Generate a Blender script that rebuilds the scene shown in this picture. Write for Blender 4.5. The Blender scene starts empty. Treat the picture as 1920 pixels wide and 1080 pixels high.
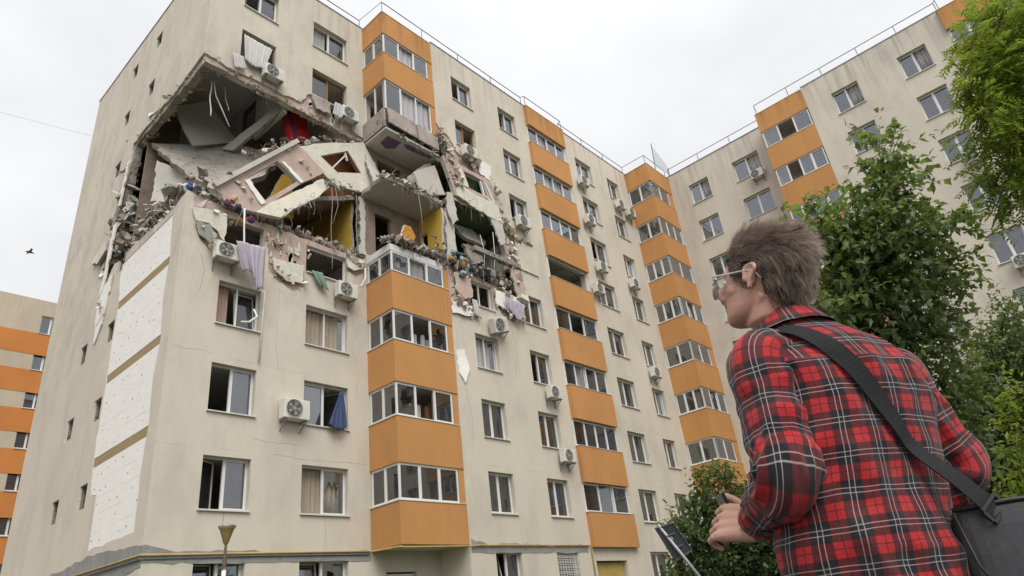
import bpy, bmesh, math, random
from math import radians, sin, cos, pi
from mathutils import Vector, Matrix, noise
from mathutils.geometry import delaunay_2d_cdt, tessellate_polygon

R = random.Random(7)
SC = bpy.context.scene
COL = SC.collection

# ------------------------------------------------------------------ camera
cam_data = bpy.data.cameras.new('camera')
cam = bpy.data.objects.new('camera', cam_data)
COL.objects.link(cam)
SC.camera = cam
cam_data.sensor_fit = 'HORIZONTAL'
cam_data.sensor_width = 36.0
cam_data.lens = 36.0 * 1282.0 / 1920.0
cam_data.clip_start = 0.05
cam_data.clip_end = 2000.0
_r = Vector((0.67334938, -0.73083102, -0.11174361))
_u = Vector((-0.26695061, -0.38128203, 0.88507705))
_f = Vector((0.68944759, 0.56613606, 0.4518318))
CAM = Vector((-7.2319, -18.6972, 0.27305))
cam.matrix_world = Matrix(((_r.x, _u.x, -_f.x, CAM.x), (_r.y, _u.y, -_f.y, CAM.y), (_r.z, _u.z, -_f.z, CAM.z), (0, 0, 0, 1)))
cam_data.dof.use_dof = False
cam_data.dof.focus_distance = 24.0
cam_data.dof.aperture_fstop = 11.0

# ------------------------------------------------------------------ world: bright overcast sky
SUN_EL, SUN_AZ = radians(50), radians(-146)     # high, behind the camera and to its left
world = bpy.data.worlds.new('World')
SC.world = world
world.use_nodes = True
wt = world.node_tree
wt.nodes.clear()
w_out = wt.nodes.new('ShaderNodeOutputWorld')
w_bg = wt.nodes.new('ShaderNodeBackground')
w_sky = wt.nodes.new('ShaderNodeTexSky')
w_sky.sky_type = 'NISHITA'
w_sky.sun_disc = False
w_sky.sun_elevation = SUN_EL
w_sky.sun_rotation = SUN_AZ
w_sky.dust_density = 3.0
w_hs = wt.nodes.new('ShaderNodeHueSaturation')
w_hs.inputs['Saturation'].default_value = 0.12
wt.links.new(w_sky.outputs[0], w_hs.inputs['Color'])
w_tc = wt.nodes.new('ShaderNodeTexCoord')
w_map = wt.nodes.new('ShaderNodeMapping')
w_map.inputs['Scale'].default_value = (1.0, 1.0, 2.2)
w_map.inputs['Location'].default_value = (2.3, 0.4, 1.1)
wt.links.new(w_tc.outputs['Generated'], w_map.inputs[0])
w_no = wt.nodes.new('ShaderNodeTexNoise')
w_no.inputs['Scale'].default_value = 1.7
w_no.inputs['Detail'].default_value = 6.0
w_no.inputs['Roughness'].default_value = 0.5
wt.links.new(w_map.outputs[0], w_no.inputs['Vector'])
w_ra = wt.nodes.new('ShaderNodeValToRGB')
w_ra.color_ramp.elements[0].position = 0.34
w_ra.color_ramp.elements[0].color = (7.3, 7.35, 7.6, 1)
w_ra.color_ramp.elements[1].position = 0.60
w_ra.color_ramp.elements[1].color = (9.0, 9.0, 9.15, 1)
wt.links.new(w_no.outputs['Fac'], w_ra.inputs[0])
w_mx = wt.nodes.new('ShaderNodeMix')
w_mx.data_type = 'RGBA'
w_mx.inputs['Factor'].default_value = 0.90
wt.links.new(w_hs.outputs[0], w_mx.inputs['A'])
wt.links.new(w_ra.outputs[0], w_mx.inputs['B'])
wt.links.new(w_mx.outputs['Result'], w_bg.inputs['Color'])
w_bg.inputs['Strength'].default_value = 0.10
wt.links.new(w_bg.outputs[0], w_out.inputs[0])

sun_data = bpy.data.lights.new('sun', 'SUN')
sun_data.energy = 2.0
sun_data.angle = radians(40)
sun_data.color = (1.0, 0.965, 0.91)
sun = bpy.data.objects.new('sun', sun_data)
COL.objects.link(sun)
_sd = Vector((sin(SUN_AZ) * cos(SUN_EL), cos(SUN_AZ) * cos(SUN_EL), sin(SUN_EL)))
sun.rotation_euler = _sd.to_track_quat('Z', 'Y').to_euler()

SC.view_settings.view_transform = 'Standard'
SC.view_settings.look = 'None'
SC.view_settings.exposure = 0.29
SC.view_settings.gamma = 1.0
SC.view_settings.use_curve_mapping = False
SC.cycles.max_bounces = 7
SC.cycles.diffuse_bounces = 4
SC.cycles.glossy_bounces = 3
SC.cycles.transmission_bounces = 4
SC.cycles.transparent_max_bounces = 16
SC.cycles.use_denoising = True
SC.cycles.caustics_reflective = False
SC.cycles.caustics_refractive = False

# ------------------------------------------------------------------ material helpers
class NT:
    """tiny wrapper round a node tree"""
    def __init__(s, name):
        s.m = bpy.data.materials.new(name)
        s.m.use_nodes = True
        s.t = s.m.node_tree
        s.b = s.t.nodes['Principled BSDF']
        s.out = s.t.nodes['Material Output']
    def n(s, typ, **kw):
        x = s.t.nodes.new('ShaderNode' + typ)
        for k, v in kw.items():
            if k.startswith('i_'):
                s.set(x.inputs[k[2:].replace('_', ' ')], v)
            elif k.startswith('n_'):
                s.set(x.inputs[int(k[2:])], v)
            else:
                setattr(x, k, v)
        return x
    def set(s, sock, v):
        if isinstance(v, bpy.types.NodeSocket):
            s.t.links.new(v, sock)
        else:
            if hasattr(sock.default_value, '__len__') and len(sock.default_value) == 4 and len(v) == 3:
                v = (*v, 1)
            sock.default_value = v
    def math(s, op, a, b=0.0, clamp=False):
        return s.n('Math', operation=op, use_clamp=clamp, n_0=a, n_1=b).outputs[0]
    def mix(s, f, a, b, mode='MIX'):
        x = s.t.nodes.new('ShaderNodeMix')
        x.data_type = 'RGBA'
        x.blend_type = mode
        s.set(x.inputs['Factor'], f)
        s.set(x.inputs['A'], a)
        s.set(x.inputs['B'], b)
        return x.outputs['Result']
    def ramp(s, f, *stops):
        x = s.t.nodes.new('ShaderNodeValToRGB')
        e = x.color_ramp.elements
        while len(e) < len(stops):
            e.new(0.5)
        for el, (p, c) in zip(e, stops):
            el.position = p
            el.color = (*c, 1) if len(c) == 3 else c
        s.set(x.inputs[0], f)
        return x.outputs[0]
    def step(s, f, a, b):
        return s.n('MapRange', clamp=True, n_0=f, n_1=a, n_2=b).outputs[0]
    def noise(s, vec, scale, detail=4, rough=0.55, dist=0.0):
        return s.n('TexNoise', i_Vector=vec, i_Scale=scale, i_Detail=detail, i_Roughness=rough, i_Distortion=dist).outputs['Fac']
    def obj(s):
        return s.n('TexCoord').outputs['Object']
    def scaled(s, vec, sc, loc=(0, 0, 0)):
        return s.n('Mapping', n_0=vec, n_1=loc, n_3=sc).outputs[0]
    def col(s, v): s.set(s.b.inputs['Base Color'], v)
    def rough(s, v): s.set(s.b.inputs['Roughness'], v)
    def bump(s, h, strength=0.3, dist=0.01):
        x = s.n('Bump', i_Strength=strength, i_Distance=dist, i_Height=h)
        s.t.links.new(x.outputs[0], s.b.inputs['Normal'])

def G(v): return (v, v, v)

def m_plain(name, c, rough=0.6, var=0.12, scale=3.0, metal=0.0, bump=0.0, bscale=60.0, spec=0.5):
    t = NT(name)
    o = t.obj()
    n = t.noise(o, scale, 5)
    t.col(t.mix(n, tuple(x * (1 - var) for x in c), tuple(min(1, x * (1 + var)) for x in c)))
    t.rough(rough)
    t.b.inputs['Metallic'].default_value = metal
    t.b.inputs['Specular IOR Level'].default_value = spec
    if bump:
        t.bump(t.noise(o, bscale, 4), bump, 0.01)
    return t.m

def m_stucco(name, c, stain=(0.30, 0.27, 0.22), top=25.9, streak=0.5, top_fall=2.4, blot=0.35, joints=True, drip=0.28, blast=False):
    t = NT(name)
    o = t.obj()
    sep = t.n('SeparateXYZ', n_0=o)
    z = sep.outputs[2]
    base = t.mix(t.step(t.noise(o, 0.35, 5, 0.6), 0.3, 0.7), tuple(x * 0.93 for x in c), tuple(x * 1.05 for x in c))
    base = t.mix(t.math('MULTIPLY', t.step(t.noise(o, 14, 6, 0.7), 0.45, 0.75), 0.10), base, tuple(x * 0.7 for x in c))
    # broad grey weathering
    b1 = t.math('MULTIPLY', t.step(t.noise(t.scaled(o, (0.8, 0.8, 0.35), (3, 1, 7)), 1.1, 6, 0.65), 0.48, 0.74), blot)
    base = t.mix(b1, base, tuple(0.62 * x + 0.02 for x in c))
    # run-off streaks hanging from the roof edge
    st = t.noise(t.scaled(o, (3.2, 3.2, 0.16)), 1.0, 6, 0.72)
    st = t.step(st, 0.47, 0.70)
    zt = t.step(z, top - top_fall, top)
    zt = t.math('POWER', zt, 0.8)
    stk = t.math('MULTIPLY', t.math('MULTIPLY', st, zt), streak)
    base = t.mix(stk, base, stain)
    # thin long drip lines everywhere
    dr = t.noise(t.scaled(o, (9, 9, 0.22), (5, 2, 0)), 1.0, 4, 0.6)
    dr = t.math('MULTIPLY', t.step(dr, 0.58, 0.74), drip)
    dm = t.step(t.noise(o, 0.5, 3), 0.45, 0.65)
    base = t.mix(t.math('MULTIPLY', dr, dm), base, tuple(x * 0.5 for x in c))
    # grime from splashes low on the wall
    lo = t.math('MULTIPLY', t.step(z, 1.6, -0.6), t.noise(o, 2.2, 5, 0.6))
    base = t.mix(lo, base, (0.20, 0.185, 0.16))
    if blast:
        # grey dust and scuffs thrown over the render round the blown-out storeys
        zz = t.math('MULTIPLY', t.step(z, 8.6, 12.6), t.step(z, 25.0, 21.2))
        xx = t.step(sep.outputs[0], 17.5, 12.5)
        sc_ = t.step(t.noise(t.scaled(o, (1.2, 1.2, .6), (9, 4, 2)), 1.6, 7, .7), .46, .66)
        base = t.mix(t.math('MULTIPLY', t.math('MULTIPLY', zz, xx), t.math('MULTIPLY', sc_, .42)), base, (0.34, 0.31, 0.27))
        pk = t.step(t.noise(o, 7.5, 5, .75), .66, .70)
        base = t.mix(t.math('MULTIPLY', t.math('MULTIPLY', zz, xx), t.math('MULTIPLY', pk, .7)), base, (0.60, 0.57, 0.50))
    if joints:
        # hairline mesh joints of the insulation, one per storey, broken by noise
        fz = t.math('FRACT', t.math('DIVIDE', t.math('ADD', z, t.math('MULTIPLY', t.noise(o, 1.3, 3), 0.05)), 2.75))
        ln = t.math('LESS_THAN', t.math('ABSOLUTE', t.math('SUBTRACT', fz, 0.155)), 0.004)
        ln = t.math('MULTIPLY', ln, t.math('MULTIPLY', t.step(t.noise(o, 0.6, 4), 0.5, 0.6), 0.35))
        base = t.mix(ln, base, tuple(x * 0.45 for x in c))
    t.col(base)
    t.rough(0.9)
    t.b.inputs['Specular IOR Level'].default_value = 0.25
    t.bump(t.math('ADD', t.noise(o, 55, 5, 0.7), t.math('MULTIPLY', t.noise(o, 3.0, 3), 2.0)), 0.25, 0.006)
    return t.m

def m_concrete(name, c, var=0.45, scale=1.6, bump=0.8, cracks=True, dirt=(0.10, 0.085, 0.07), dirt_amt=0.6):
    t = NT(name)
    o = t.obj()
    n1 = t.noise(o, scale, 7, 0.65)
    base = t.mix(t.step(n1, 0.25, 0.75), tuple(x * (1 - var) for x in c), tuple(min(1, x * (1 + var * 0.5)) for x in c))
    n2 = t.step(t.noise(o, scale * 3.7, 6, 0.7), 0.5, 0.78)
    base = t.mix(t.math('MULTIPLY', n2, dirt_amt), base, dirt)
    h = t.math('ADD', t.noise(o, 18, 6, 0.7), t.math('MULTIPLY', n1, 2))
    if cracks:
        v = t.n('TexVoronoi', feature='DISTANCE_TO_EDGE', i_Vector=t.scaled(t.n('VectorMath', operation='ADD', n_0=o, n_1=t.n('TexNoise', i_Vector=o, i_Scale=2.0).outputs['Color']).outputs[0], (0.9, 0.9, 0.9)), i_Scale=0.9)
        cr = t.math('LESS_THAN', v.outputs['Distance'], 0.010)
        base = t.mix(t.math('MULTIPLY', cr, 0.8), base, (0.05, 0.045, 0.04))
    t.col(base)
    t.rough(0.93)
    t.b.inputs['Specular IOR Level'].default_value = 0.2
    t.bump(h, bump, 0.02)
    return t.m

def m_glass(name, tint=(0.75, 0.80, 0.80), boost=1.7, rough=0.02):
    t = NT(name)
    t.t.nodes.remove(t.b)
    fr = t.n('Fresnel', i_IOR=1.52)
    tr = t.n('BsdfTransparent', i_Color=tint)
    gl = t.n('BsdfGlossy', i_Color=(0.92, 0.94, 1.0, 1), i_Roughness=rough)
    o = t.obj()
    di = t.n('BsdfDiffuse', i_Color=(0.55, 0.54, 0.50, 1))
    dusty = t.n('MixShader', n_0=t.math('MULTIPLY', t.noise(o, 4, 5), 0.10), n_1=tr.outputs[0], n_2=di.outputs[0])
    mx = t.n('MixShader', n_0=t.math('MULTIPLY', fr.outputs[0], boost, True), n_1=dusty.outputs[0], n_2=gl.outputs[0])
    bp = t.n('Bump', i_Strength=0.05, i_Distance=0.02, i_Height=t.noise(o, 1.3, 2))
    t.t.links.new(bp.outputs[0], gl.inputs['Normal'])
    t.t.links.new(mx.outputs[0], t.out.inputs[0])
    return t.m

def m_cloth(name, c, trans=0.35, fold=26.0, var=0.15):
    t = NT(name)
    t.t.nodes.remove(t.b)
    o = t.obj()
    n = t.noise(o, 2.5, 4)
    colr = t.mix(n, tuple(x * (1 - var) for x in c), tuple(min(1, x * (1 + var)) for x in c))
    a = t.n('BsdfDiffuse', i_Color=colr)
    b = t.n('BsdfTranslucent', i_Color=colr)
    mx = t.n('MixShader', n_0=trans, n_1=a.outputs[0], n_2=b.outputs[0])
    t.t.links.new(mx.outputs[0], t.out.inputs[0])
    return t.m

BEIGE = (0.606, 0.551, 0.464)
M = {}
M['stucco'] = m_stucco('beige_stucco', BEIGE, blot=.5, streak=.6, blast=True)
M['stucco_b'] = m_stucco('beige_stucco_wing', (0.60, 0.548, 0.470), streak=0.85, top_fall=3.6, blot=0.5)
M['stucco_far'] = m_stucco('beige_stucco_far', (0.50, 0.43, 0.33), joints=False)
ORANGE = (0.520, 0.258, 0.095)
M['orange'] = m_stucco('orange_stucco', ORANGE, stain=(0.20, 0.10, 0.035), top=26.2, streak=0.75, top_fall=1.5, blot=0.38, joints=False, drip=.55)
M['orange_far'] = m_stucco('orange_stucco_far', (0.55, 0.215, 0.06), joints=False)
M['eps'] = m_concrete('white_foam', (0.84, 0.825, 0.785), 0.05, 2.0, 0.15, False, (0.55, 0.50, 0.42), 0.18)
M['eps_cream'] = m_concrete('cream_foam', (0.68, 0.65, 0.55), 0.14, 1.6, 0.5, False, (0.34, 0.30, 0.24), 0.5)
M['wool'] = m_plain('mineral_wool', (0.34, 0.25, 0.13), 1.0, 0.3, 8, bump=0.8, bscale=40)
M['pink'] = m_concrete('pink_panel_concrete', (0.54, 0.415, 0.355), 0.25, 1.5, 0.6, False, (0.36, 0.33, 0.29), 0.6)
M['pink_dirty'] = m_concrete('sooty_pink_concrete', (0.42, 0.35, 0.31), 0.35, 1.3, 0.7, True, (0.20, 0.18, 0.16), 0.7)
M['concrete'] = m_concrete('grey_concrete', (0.36, 0.33, 0.285))
M['slab'] = m_concrete('slab_concrete', (0.42, 0.385, 0.335), 0.3, 0.9, 0.7)
M['plaster'] = m_concrete('room_plaster', (0.55, 0.52, 0.47), 0.18, 0.8, 0.3, False, (0.3, 0.26, 0.22), 0.35)
M['plaster_grey'] = m_concrete('grey_plaster', (0.46, 0.45, 0.43), 0.12, 0.6, 0.2, False, (0.3, 0.28, 0.26), 0.25)
M['ceiling'] = m_concrete('room_ceiling', (0.62, 0.60, 0.57), 0.12, 0.6, 0.2, False, (0.35, 0.32, 0.29), 0.3)
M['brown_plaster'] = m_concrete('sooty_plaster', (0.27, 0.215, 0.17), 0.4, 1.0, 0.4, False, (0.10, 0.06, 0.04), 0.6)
M['yellow'] = m_concrete('yellow_wall_paint', (0.62, 0.40, 0.065), 0.15, 1.3, 0.3, False, (0.35, 0.25, 0.12), 0.35)
M['green'] = m_concrete('green_wall_paint', (0.10, 0.15, 0.085), 0.25, 1.3, 0.3, False, (0.06, 0.07, 0.05), 0.4)
M['rust_wall'] = m_concrete('rust_wall_paint', (0.34, 0.13, 0.055), 0.25, 1.3, 0.3, False, (0.14, 0.06, 0.03), 0.4)
M['purple'] = m_plain('purple_paint', (0.16, 0.09, 0.20), 0.85, 0.2, 6)
M['pvc'] = m_plain('white_plastic_frame', (0.70, 0.70, 0.685), 0.4, 0.10, 2)
M['wood'] = m_plain('brown_wood_frame', (0.28, 0.14, 0.05), 0.5, 0.3, 6)
M['dark_wood'] = m_plain('dark_wood', (0.09, 0.05, 0.035), 0.6, 0.3, 6)
M['metal'] = m_plain('grey_metal', (0.30, 0.31, 0.32), 0.45, 0.15, 6, 0.7)
M['sill'] = m_plain('sill_metal', (0.62, 0.60, 0.56), 0.5, 0.12, 4)
M['rail'] = m_plain('painted_rail', (0.17, 0.18, 0.20), 0.5, 0.15, 6, 0.3)
M['ac_white'] = m_plain('air_conditioner_casing', (0.66, 0.64, 0.58), 0.5, 0.10, 3)
M['ac_dark'] = m_plain('fan_blades', (0.05, 0.055, 0.06), 0.6, 0.2, 9)
M['ac_grille'] = m_plain('fan_grille_wire', (0.34, 0.34, 0.32), 0.5, 0.1, 9)
M['gas'] = m_plain('yellow_gas_pipe', (0.42, 0.30, 0.085), 0.55, 0.35, 3)
M['cement'] = m_concrete('patched_cement', (0.30, 0.295, 0.28), 0.25, 1.4, 0.4, False)
M['interior'] = m_plain('room_wall', (0.60, 0.56, 0.50), 0.9, 0.12, 1)
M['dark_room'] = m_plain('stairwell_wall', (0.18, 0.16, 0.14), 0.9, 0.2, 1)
M['glass'] = m_glass('window_glass', (0.78, 0.80, 0.80), 2.5)
M['glass_b'] = m_glass('window_glass_wing', (0.66, 0.68, 0.72), 2.6)
M['net'] = m_cloth('net_curtain', (0.70, 0.69, 0.70), 0.45)
M['net_grey'] = m_cloth('grey_curtain', (0.42, 0.41, 0.43), 0.35)
M['curtain_beige'] = m_cloth('beige_curtain', (0.50, 0.42, 0.33), 0.3)
M['curtain_pink'] = m_cloth('pink_curtain', (0.56, 0.40, 0.34), 0.3)
M['curtain_brown'] = m_cloth('brown_curtain', (0.24, 0.13, 0.085), 0.25)
M['blind_green'] = m_cloth('green_blind', (0.30, 0.40, 0.33), 0.4)
M['blind_white'] = m_cloth('white_blind', (0.62, 0.61, 0.64), 0.3)
M['cable'] = m_plain('cable', (0.30, 0.28, 0.25), 0.6, 0.2, 6)
M['cable_white'] = m_plain('white_plastic_conduit', (0.74, 0.73, 0.70), 0.5, 0.08, 6)
M['cable_black'] = m_plain('black_cable', (0.03, 0.03, 0.035), 0.5, 0.2, 6)
M['rebar'] = m_plain('rusty_bar', (0.11, 0.07, 0.05), 0.8, 0.4, 20)

# ------------------------------------------------------------------ mesh helpers
class MB:
    """collects shapes, then links them as one mesh object"""
    def __init__(s):
        s.v, s.f, s.mi, s.uv = [], [], [], None
    def add(s, verts, faces, mi=0):
        o = len(s.v)
        s.v += [tuple(p) for p in verts]
        s.f += [tuple(i + o for i in f) for f in faces]
        s.mi += [mi] * len(faces)
        return s
    def box(s, a, b, mi=0, mat=None):
        (x0, y0, z0), (x1, y1, z1) = a, b
        vs = [(x0, y0, z0), (x1, y0, z0), (x1, y1, z0), (x0, y1, z0), (x0, y0, z1), (x1, y0, z1), (x1, y1, z1), (x0, y1, z1)]
        if mat is not None:
            vs = [mat @ Vector(p) for p in vs]
        return s.add(vs, [(0, 3, 2, 1), (4, 5, 6, 7), (0, 1, 5, 4), (1, 2, 6, 5), (2, 3, 7, 6), (3, 0, 4, 7)], mi)
    def obox(s, c, ax, ay, az, mi=0):
        """box from centre and three half-axis vectors"""
        c, ax, ay, az = map(Vector, (c, ax, ay, az))
        vs = [c + i * ax + j * ay + k * az for k in (-1, 1) for i, j in ((-1, -1), (1, -1), (1, 1), (-1, 1))]
        return s.add(vs, [(0, 3, 2, 1), (4, 5, 6, 7), (0, 1, 5, 4), (1, 2, 6, 5), (2, 3, 7, 6), (3, 0, 4, 7)], mi)
    def bar(s, p, q, w, d, mi=0, up=(0, 0, 1)):
        p, q = Vector(p), Vector(q)
        ax = q - p
        sd = ax.cross(Vector(up))
        if sd.length < 1e-5:
            sd = ax.cross(Vector((1, 0, 0)))
        sd.normalize()
        nu = sd.cross(ax).normalized()
        return s.obox((p + q) / 2, ax / 2, sd * w / 2, nu * d / 2, mi)
    def tube(s, pts, r, n=8, mi=0, caps=True):
        pts = [Vector(p) for p in pts]
        rs = r if hasattr(r, '__len__') else [r] * len(pts)
        rings, o = [], len(s.v)
        up = None
        for i, p in enumerate(pts):
            a = pts[max(0, i - 1)]
            b = pts[min(len(pts) - 1, i + 1)]
            d = (b - a).normalized()
            if up is None:
                up = d.orthogonal().normalized()
            up = (up - d * up.dot(d))
            if up.length < 1e-6:
                up = d.orthogonal()
            up.normalize()
            sd = d.cross(up)
            rings.append([p + (up * cos(2 * pi * k / n) + sd * sin(2 * pi * k / n)) * rs[i] for k in range(n)])
        vs = [v for ring in rings for v in ring]
        fs = []
        for i in range(len(pts) - 1):
            for k in range(n):
                k2 = (k + 1) % n
                fs.append((i * n + k, i * n + k2, (i + 1) * n + k2, (i + 1) * n + k))
        if caps:
            fs.append(tuple(range(n - 1, -1, -1)))
            fs.append(tuple((len(pts) - 1) * n + k for k in range(n)))
        return s.add(vs, fs, mi)
    def lathe(s, prof, n=24, mat=None, mi=0):
        vs, fs = [], []
        for (r, z) in prof:
            for k in range(n):
                p = Vector((r * cos(2 * pi * k / n), r * sin(2 * pi * k / n), z))
                vs.append(mat @ p if mat is not None else p)
        for i in range(len(prof) - 1):
            for k in range(n):
                k2 = (k + 1) % n
                fs.append((i * n + k, i * n + k2, (i + 1) * n + k2, (i + 1) * n + k))
        return s.add(vs, fs, mi)
    def build(s, name, mats, parent=None, smooth=False, fix=True):
        me = bpy.data.meshes.new(name)
        me.from_pydata(s.v, [], s.f)
        for m in (mats if isinstance(mats, (list, tuple)) else [mats]):
            me.materials.append(M[m] if isinstance(m, str) else m)
        if any(s.mi):
            me.polygons.foreach_set('material_index', s.mi)
        if smooth:
            me.polygons.foreach_set('use_smooth', [True] * len(s.f))
        if fix:
            bm = bmesh.new()
            bm.from_mesh(me)
            bmesh.ops.recalc_face_normals(bm, faces=bm.faces)
            bm.to_mesh(me)
            bm.free()
        me.update()
        return link(name, me, parent)

def link(name, me, parent=None):
    o = bpy.data.objects.new(name, me)
    COL.objects.link(o)
    if parent is not None:
        o.parent = parent
    return o

def empty(name, loc=(0, 0, 0), rz=0.0, parent=None):
    o = bpy.data.objects.new(name, None)
    COL.objects.link(o)
    o.location = loc
    o.rotation_euler = (0, 0, rz)
    o.empty_display_size = 0.2
    if parent is not None:
        o.parent = parent
    return o

def tag(o, label, cat, group=None, kind=None):
    o['label'] = label
    o['category'] = cat
    if group:
        o['group'] = group
    o['kind'] = kind or 'thing'
    return o

def struct(o):
    o['kind'] = 'structure'
    return o

def jag(pts, step=0.22, amp=0.07, rnd=R, closed=False):
    """break a polyline into jagged bits"""
    out = []
    n = len(pts) if closed else len(pts) - 1
    for i in range(n):
        a, b = Vector(pts[i]), Vector(pts[(i + 1) % len(pts)])
        L = (b - a).length
        k = max(1, int(L / step))
        d = (b - a) / k
        nrm = Vector((-d.y, d.x)).normalized() if d.length > 1e-9 else Vector((0, 0))
        for j in range(k):
            p = a + d * j
            if j:
                p = p + d * rnd.uniform(-0.3, 0.3) + nrm * rnd.uniform(-amp, amp)
            out.append((p.x, p.y))
    if not closed:
        out.append(tuple(pts[-1]))
    return out

def inside(p, poly):
    x, y = p
    c = False
    n = len(poly)
    for i in range(n):
        x0, y0 = poly[i]
        x1, y1 = poly[i - 1]
        if (y0 > y) != (y1 > y) and x < (x1 - x0) * (y - y0) / (y1 - y0) + x0:
            c = not c
    return c

def plate(outline, holes, t0, t1, place, mb=None, mi_front=0, mi_side=1, mi_back=0):
    """a flat plate with holes, closed all round, between depth t0 and t1"""
    mb = mb or MB()
    loops = [outline] + list(holes)
    vs, es = [], []
    for lp in loops:
        o = len(vs)
        vs += [Vector((p[0], p[1])) for p in lp]
        es += [(o + i, o + (i + 1) % len(lp)) for i in range(len(lp))]
    ov, oe, of, *_ = delaunay_2d_cdt(vs, es, [], 0, 1e-5)
    keep = []
    for f in of:
        c = sum((ov[i] for i in f), Vector((0, 0))) / len(f)
        if inside(c, outline) and not any(inside(c, h) for h in holes):
            keep.append(tuple(f))
    used = sorted({i for f in keep for i in f})
    ix = {v: k for k, v in enumerate(used)}
    n = len(used)
    front = [place(ov[i].x, ov[i].y, t0) for i in used]
    back = [place(ov[i].x, ov[i].y, t1) for i in used]
    fr = [tuple(ix[i] for i in f) for f in keep]
    cnt = {}
    for f in fr:
        for i in range(len(f)):
            a, b = f[i], f[(i + 1) % len(f)]
            k = (min(a, b), max(a, b))
            cnt.setdefault(k, []).append((a, b))
    sides = []
    for k, l in cnt.items():
        if len(l) == 1:
            a, b = l[0]
            sides.append((b, a, a + n, b + n))
    o = len(mb.v)
    mb.v += [tuple(p) for p in front + back]
    mb.f += [tuple(i + o for i in f) for f in fr]
    mb.mi += [mi_front] * len(fr)
    mb.f += [tuple(i + n + o for i in reversed(f)) for f in fr]
    mb.mi += [mi_back] * len(fr)
    mb.f += [tuple(i + o for i in f) for f in sides]
    mb.mi += [mi_side] * len(sides)
    return mb

def rect(u0, u1, v0, v1):
    return [(u0, v0), (u1, v0), (u1, v1), (u0, v1)]

def chunk(mb, c, s, rnd=R, mi=0, flat=1.0):
    """an angular broken lump: a jittered, turned box"""
    c = Vector(c)
    e = Matrix.Rotation(rnd.uniform(0, 6.28), 3, 'Z') @ Matrix.Rotation(rnd.uniform(-0.9, 0.9), 3, 'X') @ Matrix.Rotation(rnd.uniform(-0.9, 0.9), 3, 'Y')
    sx, sy, sz = s * rnd.uniform(0.6, 1.3), s * rnd.uniform(0.5, 1.1), s * rnd.uniform(0.3, 0.8) * flat
    vs = []
    for k in (-1, 1):
        for i, j in ((-1, -1), (1, -1), (1, 1), (-1, 1)):
            p = Vector((i * sx * rnd.uniform(0.55, 1.1), j * sy * rnd.uniform(0.55, 1.1), k * sz * rnd.uniform(0.6, 1.15)))
            vs.append(c + e @ p)
    mb.add(vs, [(0, 3, 2, 1), (4, 5, 6, 7), (0, 1, 5, 4), (1, 2, 6, 5), (2, 3, 7, 6), (3, 0, 4, 7)], mi)
# ------------------------------------------------------------------ ground
GZ = -0.66
mb = MB()
n = 40
def gx(i): return -120 + 300 * i / n
for i in range(n + 1):
    for j in range(n + 1):
        x, y = gx(i), -150 + 330 * j / n
        mb.v.append((x, y, GZ - 0.004 + 0.05 * noise.noise(Vector((x * 0.07, y * 0.07, 0)))* (1 if abs(x) + abs(y) > 60 else 0)))
for i in range(n):
    for j in range(n):
        a = i * (n + 1) + j
        mb.f.append((a, a + n + 1, a + n + 2, a + 1))
        mb.mi.append(0)
t = NT('lawn')
o = t.obj()
t.col(t.mix(t.noise(o, 0.6, 6), (0.05, 0.075, 0.025), (0.10, 0.115, 0.05)))
t.rough(0.95)
t.bump(t.noise(o, 30, 5), 0.8, 0.03)
M['lawn'] = t.m
struct(mb.build('ground', 'lawn'))
t = NT('asphalt')
o = t.obj()
t.col(t.mix(t.noise(o, 1.2, 7, 0.65), (0.055, 0.055, 0.057), (0.11, 0.108, 0.10)))
t.rough(0.92)
t.bump(t.noise(o, 90, 4), 0.5, 0.006)
M['asphalt'] = t.m
mb = MB()
plate([(-40, -30), (14, -30), (14, -7.5), (-4.5, -7.5), (-4.5, 30), (-40, 30)], [], 0, -0.05, lambda u, v, d: (u, v, GZ + 0.008 + d), mb, 0, 0, 0)
struct(mb.build('courtyard_pavement', 'asphalt'))
mb = MB()
mb.bar((-4.5, -7.45, GZ + 0.05), (14, -7.45, GZ + 0.05), 0.12, 0.18)
mb.bar((-4.45, -7.4, GZ + 0.05), (-4.45, 30, GZ + 0.05), 0.12, 0.18)
struct(mb.build('kerb', 'concrete'))

# ------------------------------------------------------------------ windows
H = 2.75
def zs(k): return 1.50 + H * k          # sill
def zt(k): return 2.944 + H * k         # head
def zpt(k): return 1.709 + H * k        # parapet top
def zpb(k): return 3.157 if k == 1 else 0.17 + H * k   # parapet bottom
ROOF = 26.33
_mesh_cache = {}

def cached(key, fn):
    if key not in _mesh_cache:
        o = fn()
        me = o.data
        bpy.data.objects.remove(o)
        _mesh_cache[key] = me
    return _mesh_cache[key]

def frame_mesh(w, h, n, fm, bw=0.042):
    def go():
        mb = MB()
        y0, y1 = 0.0, 0.07
        mb.box((0, y0, 0), (w, y1, bw)).box((0, y0, h - bw), (w, y1, h))
        mb.box((0, y0, bw), (bw, y1, h - bw)).box((w - bw, y0, bw), (w, y1, h - bw))
        for i in range(1, n):
            x = w * i / n
            mb.box((x - bw * 0.6, y0 + 0.002, bw), (x + bw * 0.6, y1 - 0.002, h - bw))
        return mb.build('window', fm)
    return cached(('f', round(w, 3), round(h, 3), n, fm), go)

def sash_mesh(w, h, fm, bw=0.036):
    def go():
        mb = MB()
        mb.box((0, 0, 0), (w, 0.055, bw)).box((0, 0, h - bw), (w, 0.055, h))
        mb.box((0, 0, bw), (bw, 0.055, h - bw)).box((w - bw, 0, bw), (w, 0.055, h - bw))
        return mb.build('sash', fm)
    return cached(('s', round(w, 3), round(h, 3), fm), go)

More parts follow.
